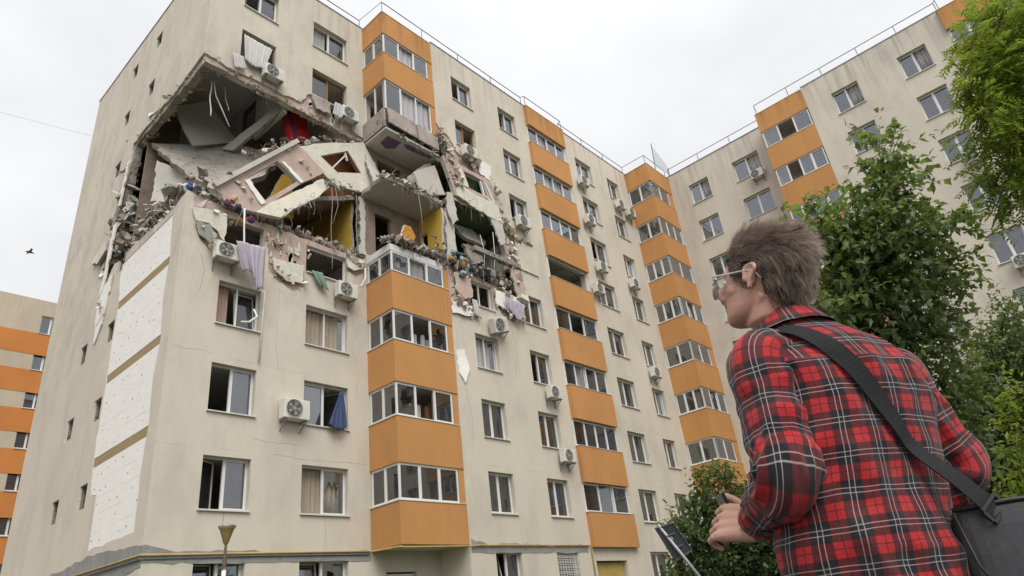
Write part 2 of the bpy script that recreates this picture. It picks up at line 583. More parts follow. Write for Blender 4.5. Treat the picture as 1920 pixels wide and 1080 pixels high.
def pane_mesh(w, h, gm):
    def go():
        return MB().box((0, 0, 0), (w, 0.012, h)).build('pane', gm)
    return cached(('p', round(w, 3), round(h, 3), gm), go)

def curtain_mesh(w, h, cm, fold=0.025, nf=9, seed=0):
    def go():
        r = random.Random(seed)
        mb = MB()
        k, rows = nf * 6, 5
        ph = [r.uniform(0, 6) for _ in range(3)]
        for j in range(rows + 1):
            for i in range(k + 1):
                x = w * i / k
                a = 2 * pi * nf * i / k
                y = fold * (sin(a + ph[0] + 0.3 * sin(a * 0.31 + j * 0.2)) + 0.5 * sin(a * 0.53 + ph[1]))
                mb.v.append((x, y, h * j / rows))
        for j in range(rows):
            for i in range(k):
                a = j * (k + 1) + i
                mb.f.append((a, a + 1, a + k + 2, a + k + 1))
                mb.mi.append(0)
        return mb.build('curtain', cm, smooth=True, fix=False)
    return cached(('c', round(w, 2), round(h, 2), cm, seed), go)

def shard_mesh(w, h, gm, seed):
    """what is left of a broken pane: jagged pieces round the rim"""
    def go():
        r = random.Random(seed)
        ring = []
        k = 14
        for i in range(k):
            a = 2 * pi * i / k
            q = r.uniform(0.55, 0.97) if i % 2 else r.uniform(0.25, 0.75)
            ring.append((w / 2 + w / 2 * q * cos(a) * 0.97, h / 2 + h / 2 * q * sin(a) * 0.97))
        mb = plate(rect(0, w, 0, h), [ring], 0, 0.008, lambda u, v, d: (u, d, v), MB(), 0, 0, 0)
        return mb.build('pane', gm)
    return cached(('b', round(w, 3), round(h, 3), gm, seed), go)

def window(parent, org, rz, w, h, n=2, fm='pvc', gm='glass', curtain=None, opened=(), broken=(), missing=(), ang=0.35, sill=True, depth=0.2, cside=(0, 1), tilt=None, roll=0.0):
    mw = Matrix.Translation(Vector(org)) @ Matrix.Rotation(rz, 4, 'Z') @ Matrix.Translation(Vector((0, depth, 0))) @ Matrix.Rotation(roll, 4, 'Y')
    root = link('window', frame_mesh(w, h, n, fm), parent)
    root.matrix_local = mw
    bw = 0.042
    pw = w / n - bw * 1.25
    ph = h - 2 * bw
    for i in range(n):
        x0 = w * i / n + bw * 0.62
        if i in missing:
            continue
        if i in opened:
            s = link('sash', sash_mesh(pw, ph, fm), root)
            g = link('pane', pane_mesh(pw - 0.06, ph - 0.06, gm), root)
            left = (i % 2 == 0)
            if tilt:
                mm = Matrix.Translation((x0, 0.08, bw)) @ Matrix.Rotation(-tilt, 4, 'X')
            elif left:
                mm = Matrix.Translation((x0, 0.075, bw)) @ Matrix.Rotation(ang, 4, 'Z')
            else:
                mm = Matrix.Translation((x0 + pw, 0.075, bw)) @ Matrix.Rotation(-ang, 4, 'Z') @ Matrix.Translation((-pw, 0, 0))
            s.matrix_local = mm
            g.matrix_local = mm @ Matrix.Translation((0.03, 0.02, 0.03))
        else:
            s = link('sash', sash_mesh(pw, ph, fm), root)
            s.location = (x0, 0.008, bw)
            if i in broken:
                g = link('pane', shard_mesh(pw - 0.06, ph - 0.06, gm, (i * 7 + int(org[2] * 10)) % 5), root)
            else:
                g = link('pane', pane_mesh(pw - 0.06, ph - 0.06, gm), root)
            g.location = (x0 + 0.03, 0.03, bw + 0.03)
    if sill:
        def go():
            return MB().add([(-0.04, -depth - 0.07, -0.02), (w + 0.04, -depth - 0.07, -0.02), (w + 0.04, 0, 0.012), (-0.04, 0, 0.012),
                             (-0.04, -depth - 0.07, -0.055), (w + 0.04, -depth - 0.07, -0.055), (w + 0.04, -depth - 0.045, -0.055), (-0.04, -depth - 0.045, -0.055),
                             (w + 0.04, 0, -0.012), (-0.04, 0, -0.012)],
                            [(0, 1, 2, 3), (4, 5, 1, 0), (4, 7, 6, 5), (7, 9, 8, 6), (3, 2, 8, 9), (1, 5, 6, 8, 2), (0, 3, 9, 7, 4)]).build('sill', 'sill')
        s = link('sill', cached(('sill', round(w, 3), depth), go), root)
        s.location = (0, 0, -0.004)
    if curtain:
        a, b = cside
        c = link('curtain', curtain_mesh((b - a) * w, h * 1.02, curtain, seed=int(abs(org[0] * 3 + org[2])) % 4, nf=max(3, int(9 * (b - a)))), root)
        c.location = (a * w, 0.17, -0.01)
    return root

# place functions: (u along the wall, v up, d into the wall)
PA0 = lambda u, v, d: (u, d, v)
PA1 = lambda u, v, d: (u, -1.5 + d, v)
PG = lambda u, v, d: (d, u, v)
PB0 = lambda u, v, d: (29.364 + d, -u, v)
PB1 = lambda u, v, d: (27.93 + d, -u, v)
T0, T1 = 0.075, 0.34    # insulation with render, then the concrete panel

def wall(bld, name, outline, holes, place, skin='stucco', skin_outline=None, skin_holes=None, core='pink'):
    mb = plate(skin_outline or outline, holes if skin_holes is None else skin_holes, 0, T0, place)
    mb.build('insulation_render', [skin, 'eps_cream'], bld)
    mb = plate(outline, holes, T0 + 0.002, T1, place)
    mb.build(name, [core, 'stucco' if core == 'pink' else core], bld)

A = empty('apartment_building')
tag(A, 'beige nine-storey apartment block with two storeys blown open at its corner and orange balconies', 'building')
B = empty('apartment_building', (0, 0, 0))
tag(B, 'intact beige wing with orange balconies meeting the damaged block at right', 'building')

W1, W2 = (1.283, 2.702), (4.365, 6.067)
W3, W4 = (11.043, 12.387), (14.369, 15.719)
W5, W6 = (20.991, 22.569), (24.26, 25.5)
P1, P2 = (6.917, 9.82), (16.638, 19.93)
V1, V2, V3, V4, V5 = (4.439, 5.796), (7.497, 9.186), (14.257, 15.651), (17.717, 19.084), (24.4, 25.9)
Q1, Q2 = (10.095, 12.926), (20.143, 23.43)

def hw(c, ks): return [rect(c[0], c[1], zs(k), zt(k)) for k in ks]

# front wall, left section (set back)
lo_skin = [(0, -0.7), (6.917, -0.7)] + jag([(6.917, 13.0), (6.75, 13.15), (6.45, 12.9), (6.12, 13.05)], 0.12, 0.04) + [(6.067, 12.5), (4.365, 12.5)] + \
    jag([(4.3, 12.4), (4.22, 11.8), (3.8, 11.55), (3.3, 11.7), (2.95, 12.0), (2.85, 12.7), (2.78, 13.4)], 0.15, 0.06) + [(2.702, 12.5), (1.283, 12.5)] + \
    jag([(1.25, 12.1), (1.1, 11.85), (0.85, 12.1), (0.5, 12.5), (0.3, 13.2), (0.22, 14.0)], 0.15, 0.05) + [(0, 14.05)]
lo_core = [(T0 + .002, -0.7), (6.917, -0.7)] + jag([(6.917, 13.85), (4.4, 13.86), (2.6, 13.88), (1.3, 13.95), (0.08, 14.1)], 0.3, 0.05)
core_holes = hw(W1, range(0, 4)) + hw(W2, range(0, 4)) + [rect(W1[0], W1[1], 12.5, 13.62), rect(W2[0], W2[1], 12.5, 13.62)]
wall(A, 'wall_panel', lo_core, core_holes, PA0, skin_outline=lo_skin, skin_holes=hw(W1, range(0, 4)) + hw(W2, range(0, 4)))
up_skin = [(0, ROOF), (0, 20.12)] + jag([(0.02, 20.05), (1.0, 19.92), (2.0, 20.0), (2.9, 19.95), (3.9, 20.05), (4.15, 20.6)], 0.2, 0.05) + [(4.365, 20.75), (6.067, 20.75)] + \
    jag([(6.1, 20.4), (6.3, 19.95), (6.917, 19.8)], 0.2, 0.05) + [(6.917, ROOF)]
up_core = [(T0 + .002, ROOF - .01), (T0 + .002, 19.95)] + jag([(0.08, 19.75), (2.0, 19.72), (4.0, 19.68), (5.5, 19.62), (6.917, 19.60)], 0.35, 0.05) + [(6.917, ROOF - .01)]
wall(A, 'wall_panel', up_core, hw(W1, (7, 8)) + hw(W2, (7, 8)), PA0, skin_outline=up_skin)
# recess wall behind the corner balconies
bk_holes = [rect(7.3, 8.1, 0.45 + H * k, 2.6 + H * k) for k in range(1, 5)] + [rect(8.3, 9.4, 1.4 + H * k, 2.6 + H * k) for k in range(1, 5)]
mb = plate([(6.92, -0.7), (9.83, -0.7), (9.83, 14.1), (6.92, 14.1)], bk_holes + [rect(7.5, 8.75, -0.5, 2.55)], 0.0, 0.3, PA0)
mb.build('wall_panel', ['stucco', 'stucco'], A)
mb = plate([(6.92, 19.62), (9.83, 19.62), (9.83, ROOF), (6.92, ROOF)], [rect(7.3, 8.1, 0.45 + H * k, 2.6 + H * k) for k in (7, 8)] + [rect(8.3, 9.4, 1.4 + H * k, 2.6 + H * k) for k in (7, 8)], 0.0, 0.3, PA0)
mb.build('wall_panel', ['stucco', 'stucco'], A)

# gable
GW = []
for k in range(1, 9):
    for y in (4.75, 7.2):
        zc = 2.72 + H * k
        if k in (5, 6) and y < 7:
            continue
        if k in (4, 5) and y > 7:
            continue
        GW.append(rect(y, y + 0.62, zc - 0.36, zc + 0.40))
eps_poly = jag([(0.70, 3.73), (3.85, 3.75), (3.9, 5.3), (4.35, 5.4), (4.55, 6.3), (4.62, 6.9), (4.66, 9.3), (4.72, 12.0), (5.0, 13.2)], 0.4, 0.04) + [(4.95, 13.6), (3.9, 13.62), (0.95, 13.62)] + \
    jag([(0.9, 13.2), (0.72, 11.8), (0.85, 10.5), (0.62, 9.2), (0.8, 8.0), (0.66, 6.6), (0.8, 5.2), (0.70, 3.73)], 0.4, 0.03)[:-1]
g_skin = [(0.077, -0.7), (0.077, 14.02)] + jag([(0.077, 14.02), (0.8, 13.86), (2.5, 13.9), (4.4, 13.95), (5.8, 14.0), (6.3, 13.5), (6.85, 12.9), (7.15, 13.9), (7.08, 15.5), (7.15, 16.2), (6.6, 17.0), (6.3, 17.9), (6.15, 19.0), (6.05, 19.75), (3.6, 19.9), (2.7, 19.85), (0.9, 20.0), (0.077, 20.12)], 0.3, 0.07)[1:-1] + \
    [(0.077, 20.12), (0.077, ROOF), (12.27, ROOF), (12.27, -0.7)]
g_core = [(0.345, -0.7)] + jag([(0.345, 13.95), (2.5, 13.8), (5.7, 13.9), (6.2, 13.5), (6.8, 13.1), (7.0, 14.0), (6.9, 15.5), (6.95, 16.2), (6.4, 17.0), (6.1, 17.9), (5.95, 19.0), (5.9, 19.6), (3.6, 19.66), (0.345, 19.7)], 0.3, 0.08) + \
    [(0.345, ROOF - .01), (12.2, ROOF - .01), (12.2, -0.7)]
mb = plate(g_skin, GW + [eps_poly], 0, T0, PG)
mb.build('insulation_render', ['stucco', 'eps_cream'], A)
mb = plate(g_core, GW, T0 + 0.002, T1, PG)
mb.build('wall_panel', ['concrete', 'concrete'], A)
for q in GW:
    mb = MB()
    (y0, z0), (y1, z1) = q[0], q[2]
    mb.box((0.16, y0, z0), (0.20, y0 + 0.05, z1)).box((0.16, y1 - 0.05, z0), (0.20, y1, z1))
    mb.box((0.16, y0 + 0.05, z0), (0.20, y1 - 0.05, z0 + 0.05)).box((0.16, y0 + 0.05, z1 - 0.05), (0.20, y1 - 0.05, z1))
    f = mb.build('window', 'dark_wood', A)
    MB().box((0.175, y0 + 0.05, z0 + 0.05), (0.185, y1 - 0.05, z1 - 0.05)).build('pane', 'glass', f)
# bare foam boards and wool fire strips on the gable
zb = [3.73, 6.25, 6.55, 8.98, 9.28, 11.68, 11.98, 13.62]
def clip_z(poly, z0, z1):
    def half(p, zc, keep_above):
        out = []
        for i in range(len(p)):
            a, b = p[i - 1], p[i]
            ia, ib = (a[1] >= zc) == keep_above, (b[1] >= zc) == keep_above
            if ia != ib:
                f = (zc - a[1]) / (b[1] - a[1])
                out.append((a[0] + f * (b[0] - a[0]), zc))
            if ib:
                out.append(b)
        return out
    return half(half(poly, z0, True), z1, False)
def clip_y(poly, y0, y1):
    sw = [(b, a) for a, b in poly]
    return [(b, a) for a, b in clip_z(sw, y0, y1)]
inner = []
cy_, cz_ = 2.6, 8.6
for (y, z) in eps_poly:
    inner.append((y + (0.012 if y < cy_ else -0.012), z + (0.012 if z < cz_ else -0.012)))
for i in range(7):
    p = clip_z(inner, zb[i] + 0.004, zb[i + 1] - 0.004)
    if i % 2:
        plate(p, [], 0.022, T0, PG).build('mineral_wool_strip', ['wool', 'wool'], A)
        mb = MB()
        y = 0.95
        while y < 4.4:
            mb.lathe([(0.035, 0.0), (0.0, -0.006)], 6, Matrix.Translation((0.018, y, (zb[i] + zb[i + 1]) / 2 + R.uniform(-.05, .05))) @ Matrix.Rotation(pi / 2, 4, 'Y'))
            y += R.uniform(0.3, 0.5)
        mb.build('anchor_plate', 'concrete', A)
    else:
        z = zb[i]
        row = 0
        while z < zb[i + 1] - 0.05:
            z1 = min(z + 0.5, zb[i + 1])
            if zb[i + 1] - z1 < 0.2:
                z1 = zb[i + 1]
            y = -0.5 * (row % 2)
            while y < 5.2:
                q = clip_y(clip_z(p, z + 0.002, z1 - 0.002), y + 0.002, y + 0.998)
                if len(q) >= 3:
                    ar = abs(sum(q[k - 1][0] * q[k][1] - q[k][0] * q[k - 1][1] for k in range(len(q)))) / 2
                    if ar > 0.02:
                        dd = R.uniform(0.0, 0.003)
                        plate(q, [], 0.014 + dd, T0, PG).build('foam_board', ['eps', 'eps'], A)
                        cx = sum(a for a, b in q) / len(q)
                        for dy in (-0.27, 0.27):
                            a, b = cx + dy + R.uniform(-.05, .05), (z + z1) / 2 + R.uniform(-.09, .09)
                            if inside((a, b), q) and R.random() < .8:
                                s_ = R.uniform(0.014, 0.036)
                                mb = MB()
                                mb.lathe([(s_, 0.0), (s_ * .8, -0.003), (0.0, -0.004)], 7, Matrix.Translation((0.0135 + dd, a, b)) @ Matrix.Rotation(pi / 2, 4, 'Y'))
                                mb.build('anchor_plate', 'rail', A)
                y += 1.0
            z = z1
            row += 1

# front wall, right section (forward)
r_skin = [(9.83, -0.7)] + jag([(9.83, 11.75), (10.1, 11.85), (10.5, 12.1), (10.95, 12.0)], 0.15, 0.05) + [(11.043, 12.5), (12.387, 12.5)] + \
    jag([(12.45, 12.95), (12.8, 12.5), (13.4, 12.25), (13.9, 12.5), (14.1, 13.2), (14.25, 14.0), (14.3, 15.2)], 0.18, 0.06) + [(14.369, 15.25), (14.369, 16.694)] + \
    jag([(14.3, 16.85), (14.0, 17.2), (13.6, 17.6), (13.3, 18.4), (13.1, 19.2), (12.9, 19.7), (12.45, 20.05), (11.2, 20.15), (10.9, 20.3), (10.6, 20.8), (10.2, 21.0), (9.83, 21.3)], 0.2, 0.07) + \
    [(9.83, ROOF), (29.36, ROOF), (29.36, -0.7)]
loggia = [rect(P2[0] + .12, P2[1] - .12, 0.42 + H * k, 2.98 + H * k) for k in range(1, 9)]
r_core = [(9.83, -0.7)] + jag([(9.83, 13.9), (11.6, 13.95), (13.4, 13.7), (14.15, 13.75), (14.3, 15.0)], 0.25, 0.06) + \
    jag([(13.72, 15.05), (13.62, 16.6), (13.85, 17.0), (13.2, 17.6), (12.8, 19.3), (12.3, 19.72), (11.0, 19.68), (10.5, 19.8), (10.3, 20.3), (9.83, 20.8)], 0.25, 0.07) + \
    [(9.83, ROOF - .01), (29.36, ROOF - .01), (29.36, -0.7)]
holes_r = hw(W4, [0, 1, 2, 3, 4, 5, 6, 7, 8]) + hw(W5, range(0, 9)) + hw(W6, range(0, 9)) + loggia + [rect(P2[0] + .2, P2[1] - .9, -0.5, 2.6)]
core_r = holes_r + hw(W3, (0, 1, 2, 3)) + hw(W3, (7, 8)) + [rect(W3[0], W3[1], 12.5, 13.65)]
skin_r = [q for q in holes_r if not (abs(q[0][0] - W4[0]) < .01 and abs(q[0][1] - zs(5)) < .01)] + hw(W3, (0, 1, 2, 3, 7, 8))
wall(A, 'wall_panel', r_core, core_r, PA1, skin_outline=r_skin, skin_holes=skin_r)
# return wall beside the corner balconies
mb = MB()
for z0, z1 in ((-0.7, 13.9), (20.6, ROOF - .01)):
    mb.box((9.832, -1.16, z0), (10.1, -0.002, z1))
mb.build('return_wall', 'stucco', A)

# building body: roof, back, floors, partitions
MB().box((0.09, 0.35, ROOF - 0.35), (29.3, 12.2, ROOF - 0.12)).box((9.9, -1.15, ROOF - 0.352), (29.3, 0.349, ROOF - 0.122)).build('roof_slab', 'concrete', A)
MB().box((0.34, 11.95, -0.7), (41, 12.19, ROOF - 0.4)).build('rear_wall', 'stucco', A)
MB().box((0.35, 5.5, -0.7), (29.2, 5.7, 13.9)).box((0.35, 5.5, 19.66), (29.2, 5.7, ROOF - 0.4)).box((14.6, 5.5, 13.902), (29.2, 5.7, 19.658)).build('corridor_wall', 'interior', A)
for k in range(1, 10):
    z = 0.4 + H * k
    mb = MB()
    if k in (6, 7):
        if k == 7:
            mb.box((6.7, 0.345, z - 0.2), (9.9, 5.5, z))
            mb.box((9.902, -1.15, z - 0.2), (14.4, 5.5, z))
        mb.box((14.45, -1.15, z - 0.2), (29.2, 5.5, z))
    else:
        mb.box((0.35, 0.345, z - 0.2), (9.9, 5.5, z))
        mb.box((9.902, -1.15, z - 0.2), (29.2, 5.5, z))
    mb.build('floor_slab', 'slab' if k in (5, 6, 7) else 'ceiling', A)
for x, y0 in ((3.45, 0.345), (6.62, 0.345), (9.84, 0.345), (13.3, -1.15), (16.3, -1.15), (20.3, -1.15), (23.5, -1.15), (26.4, -1.15)):
    for k in range(0, 9):
        if k in (5, 6) and x < 14:
            continue
        if k == 7 and x == 3.45:
            continue
        mb = MB().box((x - 0.07, y0, 0.402 + H * k), (x + 0.07, 5.49, 0.4 + H * (k + 1) - 0.202))
        mb.build('partition_wall', 'interior', A)
PX = lambda x: (lambda u, v, d: (x + d, u, v))
plate([(0.4, 19.5), (2.7, 19.62), (2.7, 21.75), (3.75, 21.75), (3.75, 19.6), (5.49, 19.5), (5.49, 22.19), (0.4, 22.19)], [], -0.07, 0.07, PX(3.45)).build('partition_wall', ['plaster_grey', 'plaster_grey'], A)
mb = MB()
mb.box((3.36, 2.70, 19.6), (3.54, 2.76, 21.75)).box((3.36, 3.69, 19.6), (3.54, 3.75, 21.75)).box((3.36, 2.76, 21.69), (3.54, 3.69, 21.75))
mb.build('door_frame', 'dark_wood', A)
# rooms laid open: sooty back walls and coloured party walls
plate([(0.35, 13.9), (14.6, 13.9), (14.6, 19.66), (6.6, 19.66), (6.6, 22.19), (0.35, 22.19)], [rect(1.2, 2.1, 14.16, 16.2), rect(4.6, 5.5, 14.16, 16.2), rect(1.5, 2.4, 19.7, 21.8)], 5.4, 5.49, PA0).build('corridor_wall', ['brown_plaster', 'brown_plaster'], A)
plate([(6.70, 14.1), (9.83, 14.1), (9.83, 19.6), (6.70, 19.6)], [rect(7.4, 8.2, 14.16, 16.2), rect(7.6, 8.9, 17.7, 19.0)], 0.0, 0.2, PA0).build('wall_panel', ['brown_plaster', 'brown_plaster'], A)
plate(jag([(0.36, 13.9), (0.34, 15.0), (0.42, 15.6), (0.32, 16.3), (0.4, 16.9)], .25, .06) + [(5.39, 16.9), (5.39, 13.9)], [], -0.09, 0.02, PX(6.58)).build('partition_wall', ['yellow', 'concrete'], A)
plate(jag([(-1.42, 14.15), (-1.36, 15.2), (-1.45, 16.0), (-1.42, 16.7)], .2, .05) + [(-0.004, 16.7), (-0.004, 14.15)], [rect(-0.5, -0.1, 14.2, 15.9)], -0.04, 0.10, PX(9.80)).build('partition_wall', ['yellow', 'plaster'], A)
plate(jag([(-1.0, 16.95), (-1.1, 18.2), (-0.9, 19.3)], .2, .08) + [(-0.004, 19.35), (-0.004, 16.95)], [], -0.04, 0.10, PX(9.80)).build('partition_wall', ['green', 'plaster'], A)
plate(jag([(-1.0, 14.0), (-1.1, 15.2), (-0.9, 16.5)], .2, .08) + [(5.39, 16.6), (5.39, 14.0)], [], 0, 0.12, PX(13.75)).build('partition_wall', ['plaster_grey', 'concrete'], A)
plate(jag([(-1.0, 17.1), (-1.1, 18.2), (-0.9, 19.3)], .2, .08) + [(5.39, 19.4), (5.39, 17.1)], [], 0, 0.12, PX(13.75)).build('partition_wall', ['green', 'concrete'], A)

# windows of the damaged block
def fw(c, k, **kw):
    y = 0.0 if c[0] < 7 else -1.5
    return window(A, (c[0], y, zs(k)), 0, c[1] - c[0], kw.pop('h', 1.444), **kw)
fw(W1, 0, curtain='blind_green', cside=(.5, 1), opened=(0,), tilt=0.12)
fw(W2, 0, opened=(0,), tilt=0.12, broken=(1,))
fw(W1, 1, opened=(0,), ang=0.5, curtain='curtain_brown', cside=(.5, 1))
fw(W2, 1, opened=(0,), ang=0.6, broken=(1,), curtain='curtain_beige', cside=(.1, 1))
fw(W1, 2, missing=(0,), curtain='net_grey', cside=(.5, 1))
fw(W2, 2, opened=(1,), ang=1.1, curtain='curtain_beige', cside=(0, .55))
fw(W1, 3, missing=(0,), opened=(1,), tilt=0.15, curtain='curtain_pink', cside=(.12, .36))
fw(W2, 3, missing=(0,), opened=(1,), ang=0.3, curtain='curtain_beige', cside=(0, 1))
fw(W2, 4, h=1.11, missing=(0, 1), n=1)
fw(W1, 7, missing=(0, 1), fm='dark_wood')
fw(W1, 8, opened=(0,), ang=0.9, curtain='net_grey', cside=(.5, 1))
fw(W2, 7, fm='wood', missing=(1,), curtain='net_grey', cside=(0, .45))
fw(W2, 8, opened=(0,), tilt=0.25, curtain='net', cside=(0, .45))
fw(W3, 0, opened=(0,), tilt=0.2)
fw(W3, 1, curtain='net_grey', cside=(.3, 1))
fw(W3, 2, curtain='net', cside=(0, 1))
fw(W3, 3, missing=(0,), opened=(1,), ang=0.8, curtain='net', cside=(.2, .8))
fw(W3, 4, h=1.15, missing=(1,), opened=(0,), ang=1.2)
fw(W3, 7, fm='wood', missing=(1,), curtain='curtain_beige', cside=(0, .4))
fw(W3, 8, opened=(0,), ang=0.8)
fw(W4, 0, missing=(0, 1), n=1)
fw(W4, 1, curtain='net_grey')
fw(W4, 2, curtain='blind_green', cside=(.4, 1))
fw(W4, 3, curtain='curtain_pink', cside=(.5, 1), opened=(0,), ang=0.5)
fw(W4, 4, curtain='curtain_brown', cside=(.2, .7))
fw(W4, 5, missing=(1,), curtain='net_grey', cside=(0, .3))
fw(W4, 6, missing=(0,), curtain='net_grey', cside=(.5, 1))
fw(W4, 7, curtain='net_grey', cside=(0, .5))
fw(W4, 8, opened=(0,), ang=0.7, curtain='net', cside=(.45, 1))
for k in range(9):
    fw(W5, k, curtain=('net_grey', 'net', None, 'net_grey')[k % 4], opened=(0,) if k in (6, 7) else (), ang=0.6)
    fw(W6, k, curtain=('net', None, 'net_grey', 'blind_green', 'net', 'blind_white')[k % 6], opened=(1,) if k in (3, 6) else (), ang=0.7)
# security grille over the ground floor window
mb = MB()
for i in range(9):
    x = W4[0] + 0.05 + (W4[1] - W4[0] - 0.1) * i / 8
    mb.bar((x, -1.46, zs(0) + .02), (x, -1.46, zt(0) - .02), 0.014, 0.014, up=(0, 1, 0))
for i in range(8):
    z = zs(0) + 0.06 + 1.3 * i / 7
    mb.bar((W4[0], -1.445, z), (W4[1], -1.445, z), 0.014, 0.014)
for i in range(8):
    for j in range(7):
        x = W4[0] + 0.13 + (W4[1] - W4[0] - 0.1) * i / 8
        z = zs(0) + 0.15 + 1.3 * j / 7
        mb.lathe([(0.05, -.006), (0.05, .006), (0.036, .006), (0.036, -.006), (0.05, -.006)], 10, Matrix.Translation((x, -1.46, z)) @ Matrix.Rotation(pi / 2, 4, 'X'))
mb.build('window_grille', 'pvc', A)

# ---------------------------------------------------------------- balconies
def parapet(bld, name, pts, z0, z1, th=0.12, skin='orange', cap=True, floor=None):
    """upright band that follows the plan polyline pts (outer face); panels butt at corners"""
    mb = MB()
    n = len(pts)
    cs = []
    for i in range(n):
        p = Vector((*pts[i], 0))
        ds = []
        if i > 0:
            ds.append((p - Vector((*pts[i - 1], 0))).normalized())
        if i < n - 1:
            ds.append((Vector((*pts[i + 1], 0)) - p).normalized())
        nr = [Vector((-d.y, d.x, 0)) for d in ds]
        m = sum(nr, Vector()) / len(nr)
        m = m / m.length_squared if m.length > 1e-6 else nr[0]
        cs.append((p, p + m * th))
    for a, b in zip(cs[:-1], cs[1:]):
        vs = [(*a[0].xy, z0), (*b[0].xy, z0), (*b[1].xy, z0), (*a[1].xy, z0), (*a[0].xy, z1), (*b[0].xy, z1), (*b[1].xy, z1), (*a[1].xy, z1)]
        mb.add(vs, [(0, 3, 2, 1), (4, 5, 6, 7), (0, 1, 5, 4), (1, 2, 6, 5), (2, 3, 7, 6), (3, 0, 4, 7)])
    o = mb.build(name, skin, bld)
    if cap:
        mb = MB()
        for a, b in zip(cs[:-1], cs[1:]):
            d = (a[1] - a[0]).normalized() * 0.03
            vs = [(*(a[0] - d).xy, z1 + .002), (*(b[0] - d).xy, z1 + .002), (*b[1].xy, z1 + .002), (*a[1].xy, z1 + .002)]
            vs += [(x, y, z + 0.022) for x, y, z in vs]
            mb.add(vs, [(0, 3, 2, 1), (4, 5, 6, 7), (0, 1, 5, 4), (1, 2, 6, 5), (2, 3, 7, 6), (3, 0, 4, 7)])
        mb.build('parapet_cap', 'sill', o)
    if floor:
        (x0, y0), (x1, y1) = floor
        MB().box((x0, y0, z0 + 0.02), (x1, y1, z0 + 0.2)).build('balcony_floor', 'plaster', o)
    return o

def glaze_front(bld, a, b, z0, z1, n, back, **kw):
    """strip of lights between plan points a and b; back = inward set"""
    a, b = Vector((*a, 0)), Vector((*b, 0))
    d = b - a
    rz = math.atan2(d.y, d.x)
    return window(bld, (a.x, a.y, z0), rz, d.length, z1 - z0, n=n, sill=False, depth=back, **kw)

YF = -1.497
# corner balcony stack in the recess
for k in (1, 2, 3, 4, 8):
    o = parapet(A, 'balcony_parapet', [(6.917, -0.002), (6.917, YF), (9.82, YF)], zpb(k), zpt(k), floor=((7.04, YF + .125), (9.82, -0.004)))
for k in (1, 2, 3, 4, 7, 8):
    z0, z1 = zpt(k) + 0.025, zpb(k + 1) if k < 8 else 24.896
    if k == 7:
        z0 = 20.55
    if k == 4:
        z1 = 13.60
    o = {1: dict(broken=()), 2: dict(broken=(0,), missing=(1,)), 3: dict(broken=(2,), missing=(1,)), 4: dict(missing=(1,), broken=(0,)), 7: dict(missing=(1,), opened=(2,), tilt=.3), 8: dict(missing=(1,))}[k]
    glaze_front(A, (6.98, YF + .02), (9.56, YF + .02), z0, z1, 3, 0.03, curtain={1: 'net_grey', 2: 'net', 3: 'net_grey', 4: 'net_grey', 7: 'blind_white', 8: 'blind_white'}[k], cside={1: (.62, 1), 2: (.66, 1), 3: (0, .3), 4: (0, 1), 7: (0, 1), 8: (0, 1)}[k], **o)
    glaze_front(A, (6.94, -0.03), (6.94, YF + .06), z0, z1, 2, 0.03, **({'broken': (1,)} if k == 3 else ({'missing': (0, 1)} if k == 7 else {})))
    MB().box((9.575, YF + .03, z0), (9.82, -1.15, z1)).build('balcony_pier', 'orange', A)
    # clutter seen through the glass
    if k in (3, 2):
        mb = MB()
        mb.box((8.0, -0.9, zpb(k) + .25), (8.5, -0.5, zpt(k) + 0.75))
        mb.build('cabinet', 'interior', A)
        mb = MB()
        for i in range(3):
            mb.box((8.62 + .22 * i, -1.05, zpt(k) - .4), (8.76 + .22 * i, -0.95, zpt(k) + R.uniform(.5, .9)))
        mb.build('hanging_laundry', 'curtain_brown' if k == 2 else 'blind_white', A)
parapet(A, 'attic_parapet', [(6.917, -0.002), (6.917, YF), (9.82, YF)], 24.896, 26.222, floor=((7.04, YF + .125), (9.82, -0.004)))
mb = MB().box((6.93, YF + .045, 13.62), (9.6, YF + .085, 13.88)).box((6.925, YF + .09, 13.62), (6.965, -0.05, 13.90))
mb.build('fascia_board', 'pvc', A)
# stripped balcony of the seventh floor
o = empty('balcony_parapet', parent=A)
def tilt_plate(name, pts, th, mats, par):
    pts = [Vector(p) for p in pts]
    nn = (pts[1] - pts[0]).cross(pts[2] - pts[0]).normalized() * th
    n_ = len(pts)
    return MB().add(pts + [p + nn for p in pts], [tuple(range(n_)), tuple(range(2 * n_ - 1, n_ - 1, -1))] + [(k, (k + 1) % n_, (k + 1) % n_ + n_, k + n_) for k in range(n_)]).build(name, mats, par)
tilt_plate('parapet_panel', [(6.95, -0.02, 19.52), (6.95, -1.46, 19.54), (6.93, -1.46, 20.50), (6.94, -0.02, 20.46)], .08, 'pink_dirty', o)
tilt_plate('parapet_panel', [(7.05, -1.50, 19.72), (8.55, -1.52, 19.66), (8.52, -1.46, 20.50), (7.00, -1.47, 20.53)], .08, 'pink_dirty', o)
tilt_plate('parapet_panel', [(8.62, -1.55, 19.60), (9.80, -1.50, 19.66), (9.80, -1.46, 20.40), (8.60, -1.46, 20.50)], .08, 'pink_dirty', o)
MB().box((6.98, -1.40, 19.46), (9.80, -1.36, 20.0)).build('gap_shade_strip', 'ac_dark', o)  # dark strip stands in for the shaded gap below the parapet panels
mb = MB().box((6.90, -1.50, 19.38), (9.84, -0.004, 19.455))
mb.build('balcony_floor', 'plaster', o)
mb = MB()
plate([(7.25, -1.15), (7.95, -1.2), (8.0, -0.7), (7.7, -0.45), (7.3, -0.62)], [], 0, 0.004, lambda u, v, d: (u, v, 19.374 + d), mb, 0, 0, 0)
